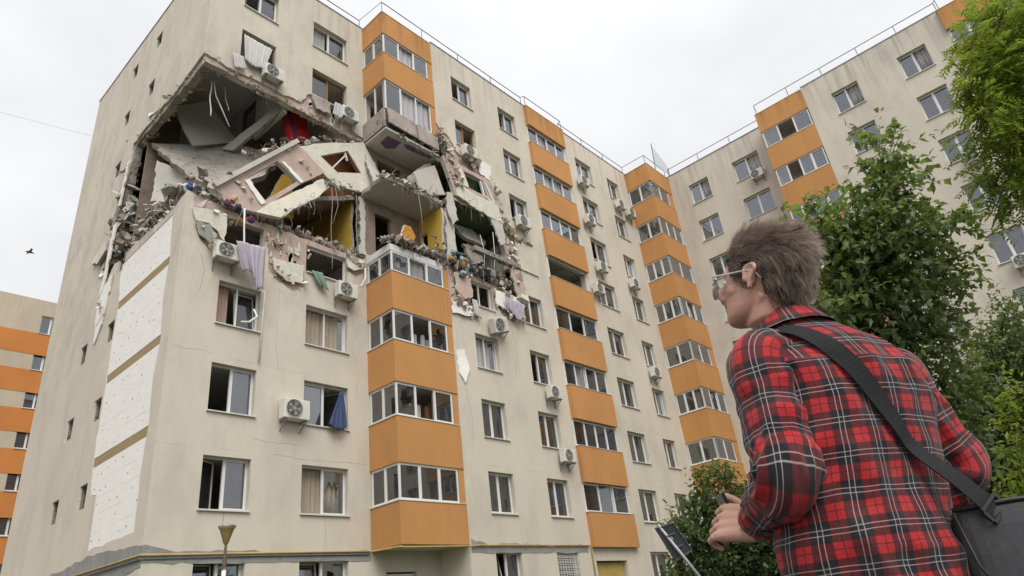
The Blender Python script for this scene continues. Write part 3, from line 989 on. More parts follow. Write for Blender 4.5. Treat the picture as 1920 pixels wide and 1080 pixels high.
plate([(8.1, -1.15), (8.3, -1.28), (9.6, -1.3), (9.65, -1.1), (8.4, -1.0)], [], 0, 0.004, lambda u, v, d: (u, v, 19.374 + d), mb, 0, 0, 0)
mb.build('paint_patch', 'purple', o)
# loggia stack of the forward wall
YP = -1.708
for k in range(1, 9):
    parapet(A, 'balcony_parapet', [(P2[0], -1.502), (P2[0], YP), (P2[1], YP), (P2[1], -1.502)], zpb(k) if k > 1 else 3.1, zpt(k), floor=((P2[0] + .125, YP + .125), (P2[1] - .125, -1.2)))
    z1 = zpb(k + 1) if k < 8 else 24.896
    kw = {8: dict(missing=(1,), curtain='blind_white'), 7: dict(missing=(1,), opened=(2,), ang=.4, curtain='blind_white', cside=(0, 1)), 6: dict(curtain='blind_white', cside=(0, .7)), 5: dict(n=1, missing=(0,)),
          4: dict(n=3, missing=(1,)), 3: dict(opened=(1,), ang=.5, curtain='net_grey'), 2: dict(curtain='net', cside=(.3, 1)), 1: dict(n=3, opened=(1,), ang=.5)}[k]
    nn = kw.pop('n', 4)
    glaze_front(A, (P2[0] + .03, -1.53), (P2[1] - .03, -1.53), zpt(k) + .025, z1, nn, 0.0, **kw)
parapet(A, 'attic_parapet', [(P2[0], -1.502), (P2[0], YP), (P2[1], YP), (P2[1], -1.502)], 24.896, 26.222, floor=((P2[0] + .125, YP + .125), (P2[1] - .125, -1.2)))
# inner corner balcony stack
X3, Y3, XL = 26.62, -3.206, 29.355
for k in range(1, 9):
    parapet(A, 'balcony_parapet', [(X3, -1.502), (X3, Y3), (XL, Y3)], zpb(k), zpt(k), floor=((X3 + .125, Y3 + .125), (XL, -1.505)))
    z1 = zpb(k + 1) if k < 8 else 24.896
    glaze_front(A, (X3 + .06, Y3 + .03), (XL - (0.5 if k in (8, 4, 2) else .03), Y3 + .03), zpt(k) + .025, z1, 3 if k % 2 else 2, 0.03, opened=(1,) if k in (5, 3) else (), ang=.6, curtain=(None, 'net_grey', None, 'curtain_brown')[k % 4], cside=(0, .5))
    if k in (8, 4, 2):
        MB().box((XL - .49, Y3 + .03, zpt(k) + .03), (XL - .01, Y3 + .13, z1)).build('balcony_pier', 'orange', A)
    glaze_front(A, (X3 + .03, -1.52), (X3 + .03, Y3 + .06), zpt(k) + .025, z1, 3 if k in (6, 5, 3) else 2, 0.03, curtain=(None, 'net', 'net_grey', None)[k % 4], cside=(.2, 1))
parapet(A, 'attic_parapet', [(X3, -1.502), (X3, Y3), (XL, Y3)], 24.896, 26.222, floor=((X3 + .125, Y3 + .125), (XL, -1.505)))
# entrance canopy posts, doors
MB().box((7.5, 0.12, -0.5), (8.72, 0.17, 2.5)).build('entrance_door', 'sill', A)
MB().box((7.85, 0.10, 0.2), (8.15, 0.115, 2.3)).build('door_pane', 'ac_dark', A)
MB().box((P2[0] + .22, -1.3, -0.5), (P2[1] - .95, -1.25, 2.55)).build('entrance_door', 'gas', A)

# wing on the right ------------------------------------------------------
wb0 = [(1.48, -0.7), (10.1, -0.7), (10.1, ROOF), (1.48, ROOF)]
wall(B, 'wall_panel', wb0, hw(V1, range(9)) + hw(V2, range(9)), PB0, skin='stucco_b', core='stucco_b')
mb = plate([(10.1, -0.7), (12.93, -0.7), (12.93, ROOF), (10.1, ROOF)], [rect(10.5, 11.3, 0.45 + H * k, 2.6 + H * k) for k in range(1, 9)], 0, .3, PB0)
mb.build('wall_panel', ['stucco_b', 'stucco_b'], B)
MB().box((28.21, -13.2, -0.7), (29.36, -12.935, ROOF - .01)).build('return_wall', 'stucco_b', B)
wb1 = [(12.932, -0.7), (34, -0.7), (34, ROOF), (12.932, ROOF)]
logB = [rect(Q2[0] + .12, Q2[1] - .12, 0.42 + H * k, 2.98 + H * k) for k in range(1, 9)]
wall(B, 'wall_panel', wb1, hw(V3, range(9)) + hw(V4, range(9)) + hw(V5, range(9)) + logB, PB1, skin='stucco_b', core='stucco_b')
MB().box((28.3, -33.9, ROOF - 0.35), (40, -12.95, ROOF - 0.12)).box((29.75, -12.949, ROOF - 0.352), (40, 11.9, ROOF - 0.122)).build('roof_slab', 'concrete', B)
MB().box((40.0, -34, -0.7), (40.25, 11.9, ROOF - .1)).build('rear_wall', 'stucco_b', B)
MB().box((27.95, -34.3, -0.7), (40, -34.02, ROOF - .1)).build('end_wall', 'stucco_b', B)
MB().box((34, -33.9, -0.7), (34.2, 11.9, ROOF - .4)).build('corridor_wall', 'interior', B)
for k in range(1, 10):
    z = 0.4 + H * k
    MB().box((28.28, -33.9, z - 0.2), (34, -12.95, z)).box((29.75, -12.948, z - 0.2), (34, 11.9, z)).build('floor_slab', 'ceiling', B)
for y in (-2.6, -6.6, -9.9, -13.2, -16.7, -19.8, -23.7, -27.0):
    x0 = 29.75 if y > -12.9 else 28.28
    for k in range(0, 9):
        MB().box((x0, y - .07, 0.402 + H * k), (33.99, y + .07, 0.4 + H * (k + 1) - 0.202)).build('partition_wall', 'interior', B)
def fb(c, k, **kw):
    x = 29.364 if c[0] < 12 else 27.93
    return window(B, (x, -c[0], zs(k)), -pi / 2, c[1] - c[0], 1.444, gm='glass_b', **kw)
_cs = ['blind_white', 'net', 'blind_white', 'net_grey', 'net', 'blind_white']
for ci, c in enumerate((V1, V2, V3, V4, V5)):
    for k in range(9):
        q = (ci * 3 + k * 5) % 6
        kw = dict(curtain=_cs[q])
        if ci == 3 and k in (7, 5):
            kw['curtain'] = 'blind_green'
        if q in (1, 4):
            kw.update(opened=(1,), tilt=0.12)
        fb(c, k, **kw)
XF = 27.905
for k in range(1, 9):
    parapet(B, 'balcony_parapet', [(29.362, -Q1[0]), (XF, -Q1[0]), (XF, -Q1[1] + .004)], zpb(k), zpt(k), floor=((XF + .125, -Q1[1] + .004), (29.36, -Q1[0] - .125)))
    z1 = zpb(k + 1) if k < 8 else 24.896
    glaze_front(B, (XF + .03, -Q1[0] - .05), (XF + .03, -Q1[1] + .05), zpt(k) + .025, z1, 3 if k == 8 else 4, 0.03, gm='glass_b', missing=(1,) if k in (8, 7) else (), curtain='blind_white' if k != 8 else None, cside=(.0, 1) if k != 7 else (.5, 1))
    parapet(B, 'balcony_parapet', [(27.928, -Q2[0]), (XF - .18, -Q2[0]), (XF - .18, -Q2[1]), (27.928, -Q2[1])], zpb(k), zpt(k), floor=((XF - .05, -Q2[1] + .13), (28.3, -Q2[0] - .13)))
    glaze_front(B, (XF, -Q2[0] - .05), (XF, -Q2[1] + .05), zpt(k) + .025, z1, 4, 0.0, gm='glass_b', curtain='blind_white')
parapet(B, 'attic_parapet', [(29.362, -Q1[0]), (XF, -Q1[0]), (XF, -Q1[1] + .004)], 24.896, 26.222, floor=((XF + .125, -Q1[1] + .004), (29.36, -Q1[0] - .125)))
parapet(B, 'attic_parapet', [(27.928, -Q2[0]), (XF - .18, -Q2[0]), (XF - .18, -Q2[1]), (27.928, -Q2[1])], 24.896, 26.222, floor=((XF - .05, -Q2[1] + .13), (28.3, -Q2[0] - .13)))

# roof flashing and railings ------------------------------------------------
def flashing(bld, pts):
    mb = MB()
    for a, b in zip(pts[:-1], pts[1:]):
        a, b = Vector(a), Vector(b)
        mb.bar(a, b, 0.40, 0.05)
    mb.build('roof_flashing', 'metal', bld)
flashing(A, [(0.17, 12.27, ROOF + .03), (0.17, 0.16, ROOF + .03)])
flashing(A, [(0.0, 0.17, ROOF + .032), (9.83, 0.17, ROOF + .032)])
flashing(A, [(9.83, -1.33, ROOF + .032), (29.3, -1.33, ROOF + .032)])
flashing(B, [(29.53, -1.5, ROOF + .03), (29.53, -11.0, ROOF + .03)])
flashing(B, [(28.1, -12.93, ROOF + .03), (28.1, -34, ROOF + .03)])
def railing(bld, pts, hh=0.62, step=2.2, z=ROOF):
    top = MB()
    top.tube([(x, y, z + hh) for x, y in pts], 0.024, 6)
    o = top.build('roof_railing', 'rail', bld)
    post = []
    for a, b in zip(pts[:-1], pts[1:]):
        a, b = Vector(a), Vector(b)
        L = (b - a).length
        k = max(1, round(L / step))
        for i in range(k + (1 if b == Vector(pts[-1]) else 0)):
            p = a + (b - a) * i / k
            MB().tube([(p.x, p.y, z), (p.x, p.y, z + hh)], 0.022, 6).build('post', 'rail', o)
railing(A, [(2.0, 0.12), (6.85, 0.12), (6.98, -1.42), (16.6, -1.42), (16.7, -1.62), (19.9, -1.62), (19.95, -1.42), (26.7, -1.42), (26.75, -3.1), (29.3, -3.1)])
railing(B, [(29.45, -3.3), (29.45, -10.0), (28.0, -10.2), (28.0, -20.2), (27.8, -20.3), (27.8, -23.3), (28.0, -23.4), (28.0, -33)])

# pipe and patched cement line at first-floor level -------------------------
mb = MB()
mb.tube([(-0.06, 9.0, 3.3), (-0.06, 0.0, 3.07), (-0.02, -0.06, 3.07), (6.8, -0.06, 3.17), (6.86, -0.10, 3.15), (6.86, -1.55, 3.08), (6.95, -1.58, 3.05), (9.8, -1.58, 3.10), (10.2, -1.56, 3.13), (16.5, -1.56, 3.17), (16.56, -1.56, 3.1), (16.56, -1.56, GZ + .3)], 0.028, 8)
mb.build('gas_pipe', 'gas', A, smooth=True)
mb = MB()
mb.tube([(-0.08, 9.0, 3.2), (-0.05, -0.04, 2.98), (3.0, -0.05, 3.05), (6.8, -0.05, 3.08)], 0.02, 6)
mb.build('cable_duct', 'rail', A)
for pl, u0, u1, zc in ((PA0, 0.0, 6.9, 3.03), (PA1, 9.9, 16.4, 3.05), (PG, 0.0, 9.0, 3.15)):
    if pl is PG:
        top = [(0.0, 3.3), (1.5, 3.45), (3.8, 3.62), (5.5, 3.5), (9.0, 3.5)]
        bot = [(9.0, 2.6), (4.0, 2.55), (0.0, 2.8)]
    else:
        top = [(u0, zc + 0.3), (u0 + .8, zc + 0.12), (u0 + 2.5, zc + 0.14), (u1 - 2, zc + 0.10), (u1, zc + 0.16)]
        bot = [(u1, zc - 0.14), (u0 + 2, zc - 0.16), (u0, zc - 0.14)]
    plate(jag(top, .25, .05) + jag(bot, .3, .03), [], -0.012, -0.002, pl).build('cement_patch', ['cement', 'cement'], A)

def crack(pts, place, w=.010, wob=.03, seed=1):
    r = random.Random(seed)
    pl = jag(pts, .18, wob, r)
    mb = MB()
    for (u0, v0), (u1, v1) in zip(pl[:-1], pl[1:]):
        d = Vector((u1 - u0, v1 - v0))
        if d.length < 1e-4:
            continue
        nn = Vector((-d.y, d.x)).normalized() * w * r.uniform(.3, .8)
        q = [(u0 + nn.x, v0 + nn.y), (u0 - nn.x, v0 - nn.y), (u1 - nn.x, v1 - nn.y), (u1 + nn.x, v1 + nn.y)]
        mb.add([place(a, b_, -0.002) for a, b_ in q] + [place(a, b_, 0.01) for a, b_ in q], [(0, 1, 2, 3), (7, 6, 5, 4), (0, 4, 5, 1), (1, 5, 6, 2), (2, 6, 7, 3), (3, 7, 4, 0)])
    mb.build('wall_crack', 'cement', A)
for i, (pts, pl, w) in enumerate((([(2.0, 4.2), (2.02, 3.3)], PA0, .012), ([(5.2, 4.2), (5.2, 3.3)], PA0, .014), ([(2.7, 6.3), (3.6, 6.25), (4.3, 6.3)], PA0, .006), ([(3.35, 11.5), (3.3, 9.4), (3.4, 8.6)], PA0, .006),
        ([(0.4, 12.4), (0.8, 11.4), (0.7, 10.6)], PA0, .008), ([(6.1, 10.2), (6.5, 9.2), (6.4, 8.2)], PA0, .006), ([(10.2, 8.8), (10.5, 7.6), (10.4, 6.4)], PA1, .008), ([(13.3, 12.2), (13.5, 10.8), (13.2, 9.7)], PA1, .008),
        ([(13.4, 19.6), (13.9, 19.2), (14.2, 18.4), (14.2, 17.6)], PA1, .014), ([(15.8, 16.8), (16.3, 16.5)], PA1, .012), ([(7.6, 12.6), (8.6, 11.6), (9.6, 11.3)], PG, .010), ([(8.4, 15.2), (9.4, 14.9)], PG, .012), ([(3.3, 20.3), (3.3, 22.1), (3.35, 24)], PA0, .005),
        ([(3.4, 5.9), (5.0, 5.85), (6.8, 5.9)], PA0, .006), ([(0.1, 8.7), (1.0, 8.75), (1.25, 8.7)], PA0, .005))):
    crack(pts, pl, w, .035, 70 + i)
# ------------------------------------------------------------------ wreckage of the blown-out storeys
def basis(pts):
    pts = [Vector(p) for p in pts]
    c = sum(pts, Vector()) / len(pts)
    nrm = Vector()
    for i in range(len(pts)):
        nrm += (pts[i - 1] - c).cross(pts[i] - c)
    nrm.normalize()
    u = (pts[1] - pts[0]).normalized()
    u = (u - nrm * u.dot(nrm)).normalized()
    return c, u, nrm.cross(u), nrm

def plate3(name, pts, th, mats, holes=(), step=0.2, amp=0.05, away=(0, 1, 0), parent=None, curl=0.0):
    """a broken slab: polygon in space, jagged rim, thickness th towards 'away'"""
    c, u, v, nn = basis(pts)
    if nn.dot(Vector(away)) < 0:
        nn = -nn
    fl = lambda p: ((Vector(p) - c).dot(u), (Vector(p) - c).dot(v))
    out = [fl(p) for p in pts]
    hs = [[fl(p) for p in h] for h in holes]
    if amp:
        out = jag(out, step, amp, closed=True)
        hs = [jag(h, step, amp * 0.5, closed=True) for h in hs]
    def place(a, b, d):
        w = curl * noise.noise(Vector((a * 0.8, b * 0.8, c.x)))
        return c + u * a + v * b + nn * (d + w)
    mb = plate(out, hs, 0, th, place)
    return mb.build(name, mats, parent)

def cloth(name, top, bot, mat, nu=26, nv=14, fold=0.05, nf=5, seed=1, parent=None):
    """hanging cloth between an upper and a lower polyline"""
    r = random.Random(seed)
    def along(pl, f):
        pl = [Vector(p) for p in pl]
        L = [0]
        for a, b in zip(pl[:-1], pl[1:]):
            L.append(L[-1] + (b - a).length)
        d = f * L[-1]
        for i in range(len(pl) - 1):
            if d <= L[i + 1] + 1e-9:
                return pl[i].lerp(pl[i + 1], (d - L[i]) / max(1e-6, L[i + 1] - L[i]))
        return pl[-1].copy()
    mb = MB()
    p0 = r.uniform(0, 6)
    for j in range(nv + 1):
        for i in range(nu + 1):
            f, g = i / nu, j / nv
            p = along(top, f).lerp(along(bot, f), g)
            a = fold * (0.3 + 0.7 * g) * (sin(2 * pi * nf * f + p0 + 1.3 * sin(3 * g)) + 0.6 * sin(2 * pi * nf * 1.7 * f + 2 * p0))
            p.y += a - abs(fold)
            p.x += 0.4 * a
            p.z += 0.03 * noise.noise(Vector((f * 5, g * 4, seed)))
            mb.v.append(tuple(p))
    for j in range(nv):
        for i in range(nu):
            a = j * (nu + 1) + i
            mb.f.append((a, a + 1, a + nu + 2, a + nu + 1))
            mb.mi.append(0)
    o = mb.build(name, mat, parent, smooth=True, fix=False)
    sm = o.modifiers.new('thick', 'SOLIDIFY')
    sm.thickness = 0.008
    return o

def rubble(name, line, n, s, mats, label, spread=(0.25, 0.25, 0.15), seed=3):
    """heap of broken lumps strewn along a line"""
    r = random.Random(seed)
    mb = MB()
    line = [Vector(p) for p in line]
    for i in range(int(n * 2.2)):
        f = r.random() * (len(line) - 1)
        k = int(f)
        p = line[k].lerp(line[min(k + 1, len(line) - 1)], f - k)
        p += Vector((r.gauss(0, spread[0]), r.gauss(0, spread[1]), abs(r.gauss(0, spread[2]))))
        chunk(mb, p, s * (0.16 + 1.25 * r.random() ** 3.6), r, r.randrange(len(mats)))
    for i in range(n // 8):
        f = r.random() * (len(line) - 1)
        k = int(f)
        p = line[k].lerp(line[min(k + 1, len(line) - 1)], f - k)
        d = Vector((r.uniform(-1, 1), r.uniform(-1, .2), r.uniform(-.4, .9))).normalized() * r.uniform(.2, .6)
        mb.tube([p, p + d * .5 + Vector((0, 0, r.uniform(-.05, .05))), p + d], 0.008, 4, r.randrange(len(mats)))
    o = mb.build(name, list(mats), fix=False)
    return tag(o, label, 'rubble', kind='stuff')

def wire(name, pts, r, mat, label, cat, sag=0.0, group=None):
    pts = [Vector(p) for p in pts]
    if len(pts) == 2:
        a, b = pts
        pts = [a.lerp(b, i / 8) + Vector((0.03 * sin(i * 1.1), 0, -sag * sin(pi * i / 8))) for i in range(9)]
    o = MB().tube(pts, r, 6).build(name, mat, smooth=True)
    return tag(o, label, cat, group)

# tilted and sagging floor slabs
o = plate3('broken_floor_slab', [(0.42, 5.2, 19.35), (3.38, 3.0, 19.42), (4.05, 1.6, 18.6), (3.1, 1.2, 16.5), (1.37, 1.2, 15.4), (0.9, 2.4, 16.5)], 0.2, ['slab', 'concrete'], step=.3, amp=.09, away=(0, 0.6, -1))
tag(o, 'big grey cracked floor slab tipped down inside the blown-out corner', 'floor slab')
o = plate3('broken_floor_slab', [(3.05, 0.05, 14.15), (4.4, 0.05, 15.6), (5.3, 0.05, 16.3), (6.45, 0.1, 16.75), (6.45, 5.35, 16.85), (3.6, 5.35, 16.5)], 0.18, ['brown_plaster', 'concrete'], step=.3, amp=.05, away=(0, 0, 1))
tag(o, 'sagging ceiling slab over the room with yellow wall below the buckled panels', 'floor slab')
o = plate3('broken_floor_slab', [(6.75, -1.30, 16.78), (6.95, -1.48, 16.84), (9.86, -1.48, 16.76), (9.86, -0.02, 16.72), (6.7, -0.02, 16.70)], 0.2, ['plaster', 'concrete'], step=.25, amp=.05, away=(0, 0, 1))
tag(o, 'beige balcony slab over the open room directly above the topmost glazed balcony', 'floor slab')
o = plate3('broken_floor_slab', [(10.35, -1.50, 17.55), (11.9, -1.50, 17.32), (13.55, -1.50, 17.2), (13.7, 5.3, 16.7), (9.95, 5.3, 16.7), (9.95, -0.4, 17.1)], 0.16, ['green', 'concrete'], step=.3, amp=.05, away=(0, 0, 1))
tag(o, 'sagging slab with dark green underside above the blackened open room', 'floor slab')
o = plate3('fallen_slab_piece', [(11.33, -0.4, 17.0), (12.57, -0.5, 17.2), (13.2, -0.7, 16.6), (12.9, -0.9, 16.2), (11.75, -0.8, 16.3)], 0.16, ['slab', 'concrete'], step=.2, amp=.07)
tag(o, 'pale broken slab hanging inside the dark room under green ceiling', 'slab piece')
o = plate3('fallen_slab_piece', [(11.7, -0.7, 16.0), (12.9, -0.5, 16.3), (12.75, -0.9, 15.3), (11.75, -1.1, 14.7)], 0.14, ['concrete', 'concrete'], step=.2, amp=.07)
tag(o, 'dusky broken slab leaning in dark room above the slanting beam', 'slab piece')
o = MB()
o.bar((11.3, -1.62, 15.14), (14.2, -1.66, 15.12), 0.24, 0.22)
o = o.build('fallen_beam', 'concrete')
tag(o, 'slim concrete beam slung across the dark hole beside the pink strip', 'beam')

# interior panels thrown about
o = plate3('fallen_partition', [(0.52, 3.9, 20.45), (1.75, 3.7, 21.5), (3.1, 3.5, 19.75), (1.35, 3.4, 18.75)], 0.1, ['plaster_grey', 'concrete'], step=.4, amp=.02)
tag(o, 'large smooth grey partition leaning above the tipped floor slab', 'wall panel')
o = plate3('fallen_partition', [(2.3, 3.2, 18.9), (3.38, 0.75, 20.1), (3.36, 0.55, 19.75), (2.6, 2.7, 18.6)], 0.12, ['plaster_grey', 'concrete'], step=.3, amp=.03)
tag(o, 'narrow grey strip of partition slanting left of the red mattress', 'wall panel')
t = NT('mattress')
_o = t.obj()
sx = t.n('SeparateXYZ', n_0=_o)
ln = t.math('SUBTRACT', t.math('ADD', sx.outputs[0], t.math('MULTIPLY', sx.outputs[2], 0.33)), 10.62)
bl = t.math('LESS_THAN', t.math('ABSOLUTE', ln), 0.10)
t.col(t.mix(bl, t.mix(t.noise(_o, 3, 3), (0.42, 0.012, 0.016), (0.55, 0.02, 0.02)), (0.06, 0.05, 0.14)))
t.rough(0.8)
t.bump(t.noise(_o, 25, 3), 0.3, 0.02)
M['mattress'] = t.m
o = plate3('mattress', [(3.72, 1.0, 20.2), (4.75, 1.0, 20.75), (4.97, 1.05, 19.3), (4.12, 0.95, 18.76)], 0.22, ['mattress', 'mattress'], step=5, amp=0)
tag(o, 'red mattress with dark stripe standing on end in the wrecked storey', 'mattress')
o = plate3('fallen_partition', [(5.1, 0.9, 19.35), (6.6, 0.8, 19.6), (6.3, 0.7, 19.2), (5.0, 0.75, 18.85)], 0.08, ['plaster', 'concrete'], step=.3, amp=.04)
tag(o, 'pale ceiling scrap lying flat right of the red mattress', 'wall panel')
o = plate3('fallen_partition', [(8.5, -1.28, 18.05), (9.7, -1.3, 18.95), (10.22, -1.32, 17.6), (9.49, -1.3, 17.36), (8.75, -1.28, 17.36)], 0.09, ['plaster', 'eps_cream'], step=.35, amp=.03)
tag(o, 'cream wall panel leaning below the stripped balcony with purple patches', 'wall panel')
o = plate3('fallen_partition', [(8.45, -0.9, 17.95), (9.4, -0.95, 19.05), (9.78, -1.0, 19.3), (9.76, -1.0, 18.9), (9.35, -0.95, 18.35), (8.75, -0.9, 17.75)], 0.08, ['plaster', 'eps_cream'], step=.25, amp=.04)
tag(o, 'narrow pale panel propped diagonally under the stripped balcony floor', 'wall panel')
o = plate3('interior_wall_piece', [(4.5, 0.75, 18.9), (6.75, 0.75, 19.3), (7.2, 0.75, 17.2), (5.2, 0.75, 16.6)], 0.1, ['rust_wall', 'concrete'], step=.3, amp=.04)
tag(o, 'rust-coloured wall seen through the window hole of the cream buckled panel', 'wall panel')
o = plate3('interior_wall_piece', [(3.1, 1.0, 15.0), (3.85, 1.05, 17.1), (4.25, 1.1, 17.3), (4.4, 1.1, 15.3)], 0.1, ['yellow', 'concrete'], step=.3, amp=.04)
tag(o, 'mustard wall seen through the window hole of the pink buckled panel', 'wall panel')

# facade panels knocked out of the wall, each with its window hole
o = plate3('fallen_facade', [(0.77, -0.15, 14.38), (2.13, -0.15, 15.98), (3.69, -0.15, 17.78), (4.92, -0.15, 16.98), (3.93, -0.15, 16.02), (2.25, -0.15, 14.02), (1.22, -0.15, 13.95)], 0.2, ['pink', 'plaster'],
            holes=[[(1.85, -0.15, 15.3), (2.93, -0.15, 16.55), (3.78, -0.15, 16.06), (2.55, -0.15, 14.66)]], step=.5, amp=.02)
tag(o, 'pink facade panel with empty window hole twisted over the ledge', 'facade panel')
c, u, v, nn = basis([(0.77, -0.15, 14.38), (3.69, -0.15, 17.78), (4.92, -0.15, 16.98)])
mb = MB()
mb.bar((0.72, -0.22, 14.42), (3.66, -0.22, 17.80), 0.16, 0.17, up=(0, 1, 0))
mb.build('edge_beam', 'plaster', o)
r = random.Random(5)
for p in [(3.35, 17.25), (3.85, 17.0), (4.15, 16.75), (4.3, 16.6), (1.55, 14.95), (1.75, 14.75), (2.0, 14.45), (1.5, 14.3)]:
    mb = MB()
    chunk(mb, (p[0], -0.17, p[1]), 0.10, r, 0, 0.5)
    mb.build('adhesive_dab', 'eps_cream', o)
plate3('foam_strip', [(1.75, -0.2, 15.1), (1.9, -0.2, 15.25), (2.55, -0.2, 14.55), (2.42, -0.2, 14.4)], .05, ['eps', 'eps'], step=.15, amp=.03, parent=o)
plate3('foam_strip', [(3.05, -0.2, 16.55), (3.2, -0.2, 16.62), (4.0, -0.2, 16.1), (3.9, -0.2, 15.98)], .05, ['eps', 'eps'], step=.15, amp=.03, parent=o)
o = plate3('fallen_facade', [(2.14, -0.34, 13.92), (2.53, -0.30, 14.34), (4.79, -0.22, 16.57), (5.08, -0.30, 16.3), (4.62, -0.36, 15.68), (3.01, -0.40, 13.99)], 0.14, ['eps_cream', 'eps_cream'], step=.3, amp=.04)
tag(o, 'long cream spandrel strip slanting below the pink twisted panel', 'facade panel')
o = plate3('fallen_facade', [(3.78, -0.1, 17.7), (5.21, -0.1, 18.62), (6.83, -0.1, 19.48), (7.85, -0.1, 17.87), (7.3, -0.1, 17.15), (6.68, -0.1, 16.85), (5.57, -0.1, 16.62), (4.95, -0.1, 16.9)], 0.2, ['eps_cream', 'plaster'],
            holes=[[(4.75, -0.1, 17.72), (6.02, -0.1, 18.62), (6.68, -0.1, 17.8), (5.55, -0.1, 17.3)]], step=.4, amp=.035)
tag(o, 'cream facade panel with diamond-like window hole wedged left of the stripped balcony', 'facade panel')
mb = MB()
q = [(4.75, 17.72), (6.02, 18.62), (6.68, 17.8), (5.55, 17.3)]
for a, b in zip(q, q[1:] + q[:1]):
    mb.bar((a[0], -0.02, a[1]), (b[0], -0.02, b[1]), 0.07, 0.10, up=(0, 1, 0))
mb.build('window_frame', 'wood', o)
mb = MB()
mb.bar((5.3, -0.06, 17.4), (5.95, -0.06, 18.4), 0.05, 0.05)
mb.bar((5.9, -0.08, 18.45), (6.0, -0.08, 18.1), 0.08, 0.05)
mb.build('sash_bar', 'pvc', o)
o = plate3('fallen_facade', [(9.95, -1.57, 19.44), (10.63, -1.57, 19.95), (11.01, -1.57, 19.49), (12.78, -1.57, 19.52), (13.34, -1.57, 18.93), (13.53, -1.57, 17.27), (12.07, -1.57, 17.35), (10.55, -1.57, 17.6), (10.29, -1.57, 18.5)], 0.2, ['pink', 'plaster'],
            holes=[[(11.22, -1.57, 19.22), (12.46, -1.57, 19.25), (12.69, -1.57, 18.42), (11.5, -1.57, 18.40)]], step=.3, amp=.06)
tag(o, 'cracked pink facade panel with a window hole hanging right of the stripped balcony', 'facade panel')
plate3('foam_strip', [(10.6, -1.66, 17.95), (11.0, -1.66, 18.25), (12.1, -1.66, 18.1), (13.2, -1.66, 18.15), (13.5, -1.66, 17.2), (12.0, -1.66, 17.3), (10.6, -1.66, 17.55)], .08, ['eps_cream', 'eps_cream'], step=.2, amp=.05, parent=o)
plate3('foam_strip', [(10.75, -1.64, 19.35), (11.05, -1.64, 19.3), (11.4, -1.64, 18.35), (11.15, -1.64, 18.3)], .06, ['eps_cream', 'eps_cream'], step=.15, amp=.06, parent=o)
mb = MB()
mb.bar((12.35, -1.5, 19.2), (12.55, -1.5, 18.3), 0.09, 0.09, up=(0, 1, 0)).bar((12.6, -1.6, 19.1), (13.05, -1.6, 18.2), 0.09, 0.07, up=(0, 1, 0)).bar((12.5, -1.6, 18.35), (12.98, -1.6, 18.12), 0.07, 0.07, up=(0, 1, 0))
mb.build('window_frame', 'pvc', o)
plate3('room_wall', [(11.0, -1.1, 19.4), (12.9, -1.1, 19.4), (12.9, -1.1, 18.1), (11.2, -1.1, 18.1)], .05, ['green', 'green'], amp=0, parent=o)
o = plate3('stripped_pier', [(9.9, -1.5, 16.7), (10.3, -1.53, 16.75), (10.36, -1.53, 15.6), (10.45, -1.53, 14.0), (9.86, -1.5, 13.95), (9.92, -1.5, 15.3)], 0.35, ['plaster', 'concrete'], step=.2, amp=.07)
tag(o, 'ragged pale wall pier standing right of the yellow-walled open balcony room', 'wall pier')
o = plate3('stripped_pier', [(6.62, 0.0, 16.7), (6.86, -0.02, 16.7), (6.9, -0.02, 15.2), (6.92, -0.02, 14.0), (6.62, 0.0, 14.0), (6.68, 0.0, 15.3)], 0.3, ['plaster', 'concrete'], step=.15, amp=.06)
tag(o, 'ragged grey pier between the two open rooms with yellow walls', 'wall pier')
o = plate3('hanging_gable_fragment', [(-0.03, 8.2, 15.1), (-0.03, 7.5, 16.0), (-0.05, 6.7, 15.0), (-0.25, 7.2, 14.6)], 0.12, ['stucco', 'concrete'], step=.25, amp=.06, away=(1, 0, 0))
tag(o, 'grey wall flap jutting from the left edge of the gable hole', 'wall panel')
for i, (pts, lab) in enumerate((([(-0.02, 6.35, 18.9), (-0.05, 6.05, 18.9), (-0.05, 6.2, 16.8), (-0.02, 6.5, 16.9)], 'white foam strip hanging on the left edge of the gable hole'),
                               ([(-0.03, 6.6, 16.1), (-0.05, 6.2, 16.0), (-0.06, 6.45, 13.2), (-0.03, 6.8, 13.0)], 'lower white foam strip dangling beside the wall flap on the gable'),
                               ([(-0.03, 6.7, 13.2), (-0.06, 5.6, 13.5), (-0.06, 5.9, 11.6), (-0.04, 6.4, 11.0), (-0.03, 6.75, 12.2)], 'torn white foam scrap hanging left of the bare foam boards'),
                               ([(-0.03, 4.1, 19.95), (-0.05, 3.6, 19.95), (-0.05, 4.6, 20.1), (-0.03, 4.9, 20.6)], 'small white foam flap above the hole on the gable'))):
    tag(plate3('foam_sheet', pts, .05, ['eps', 'eps_cream'], step=.2, amp=.06, away=(1, 0, 0)), lab, 'insulation', 'torn insulation sheets')
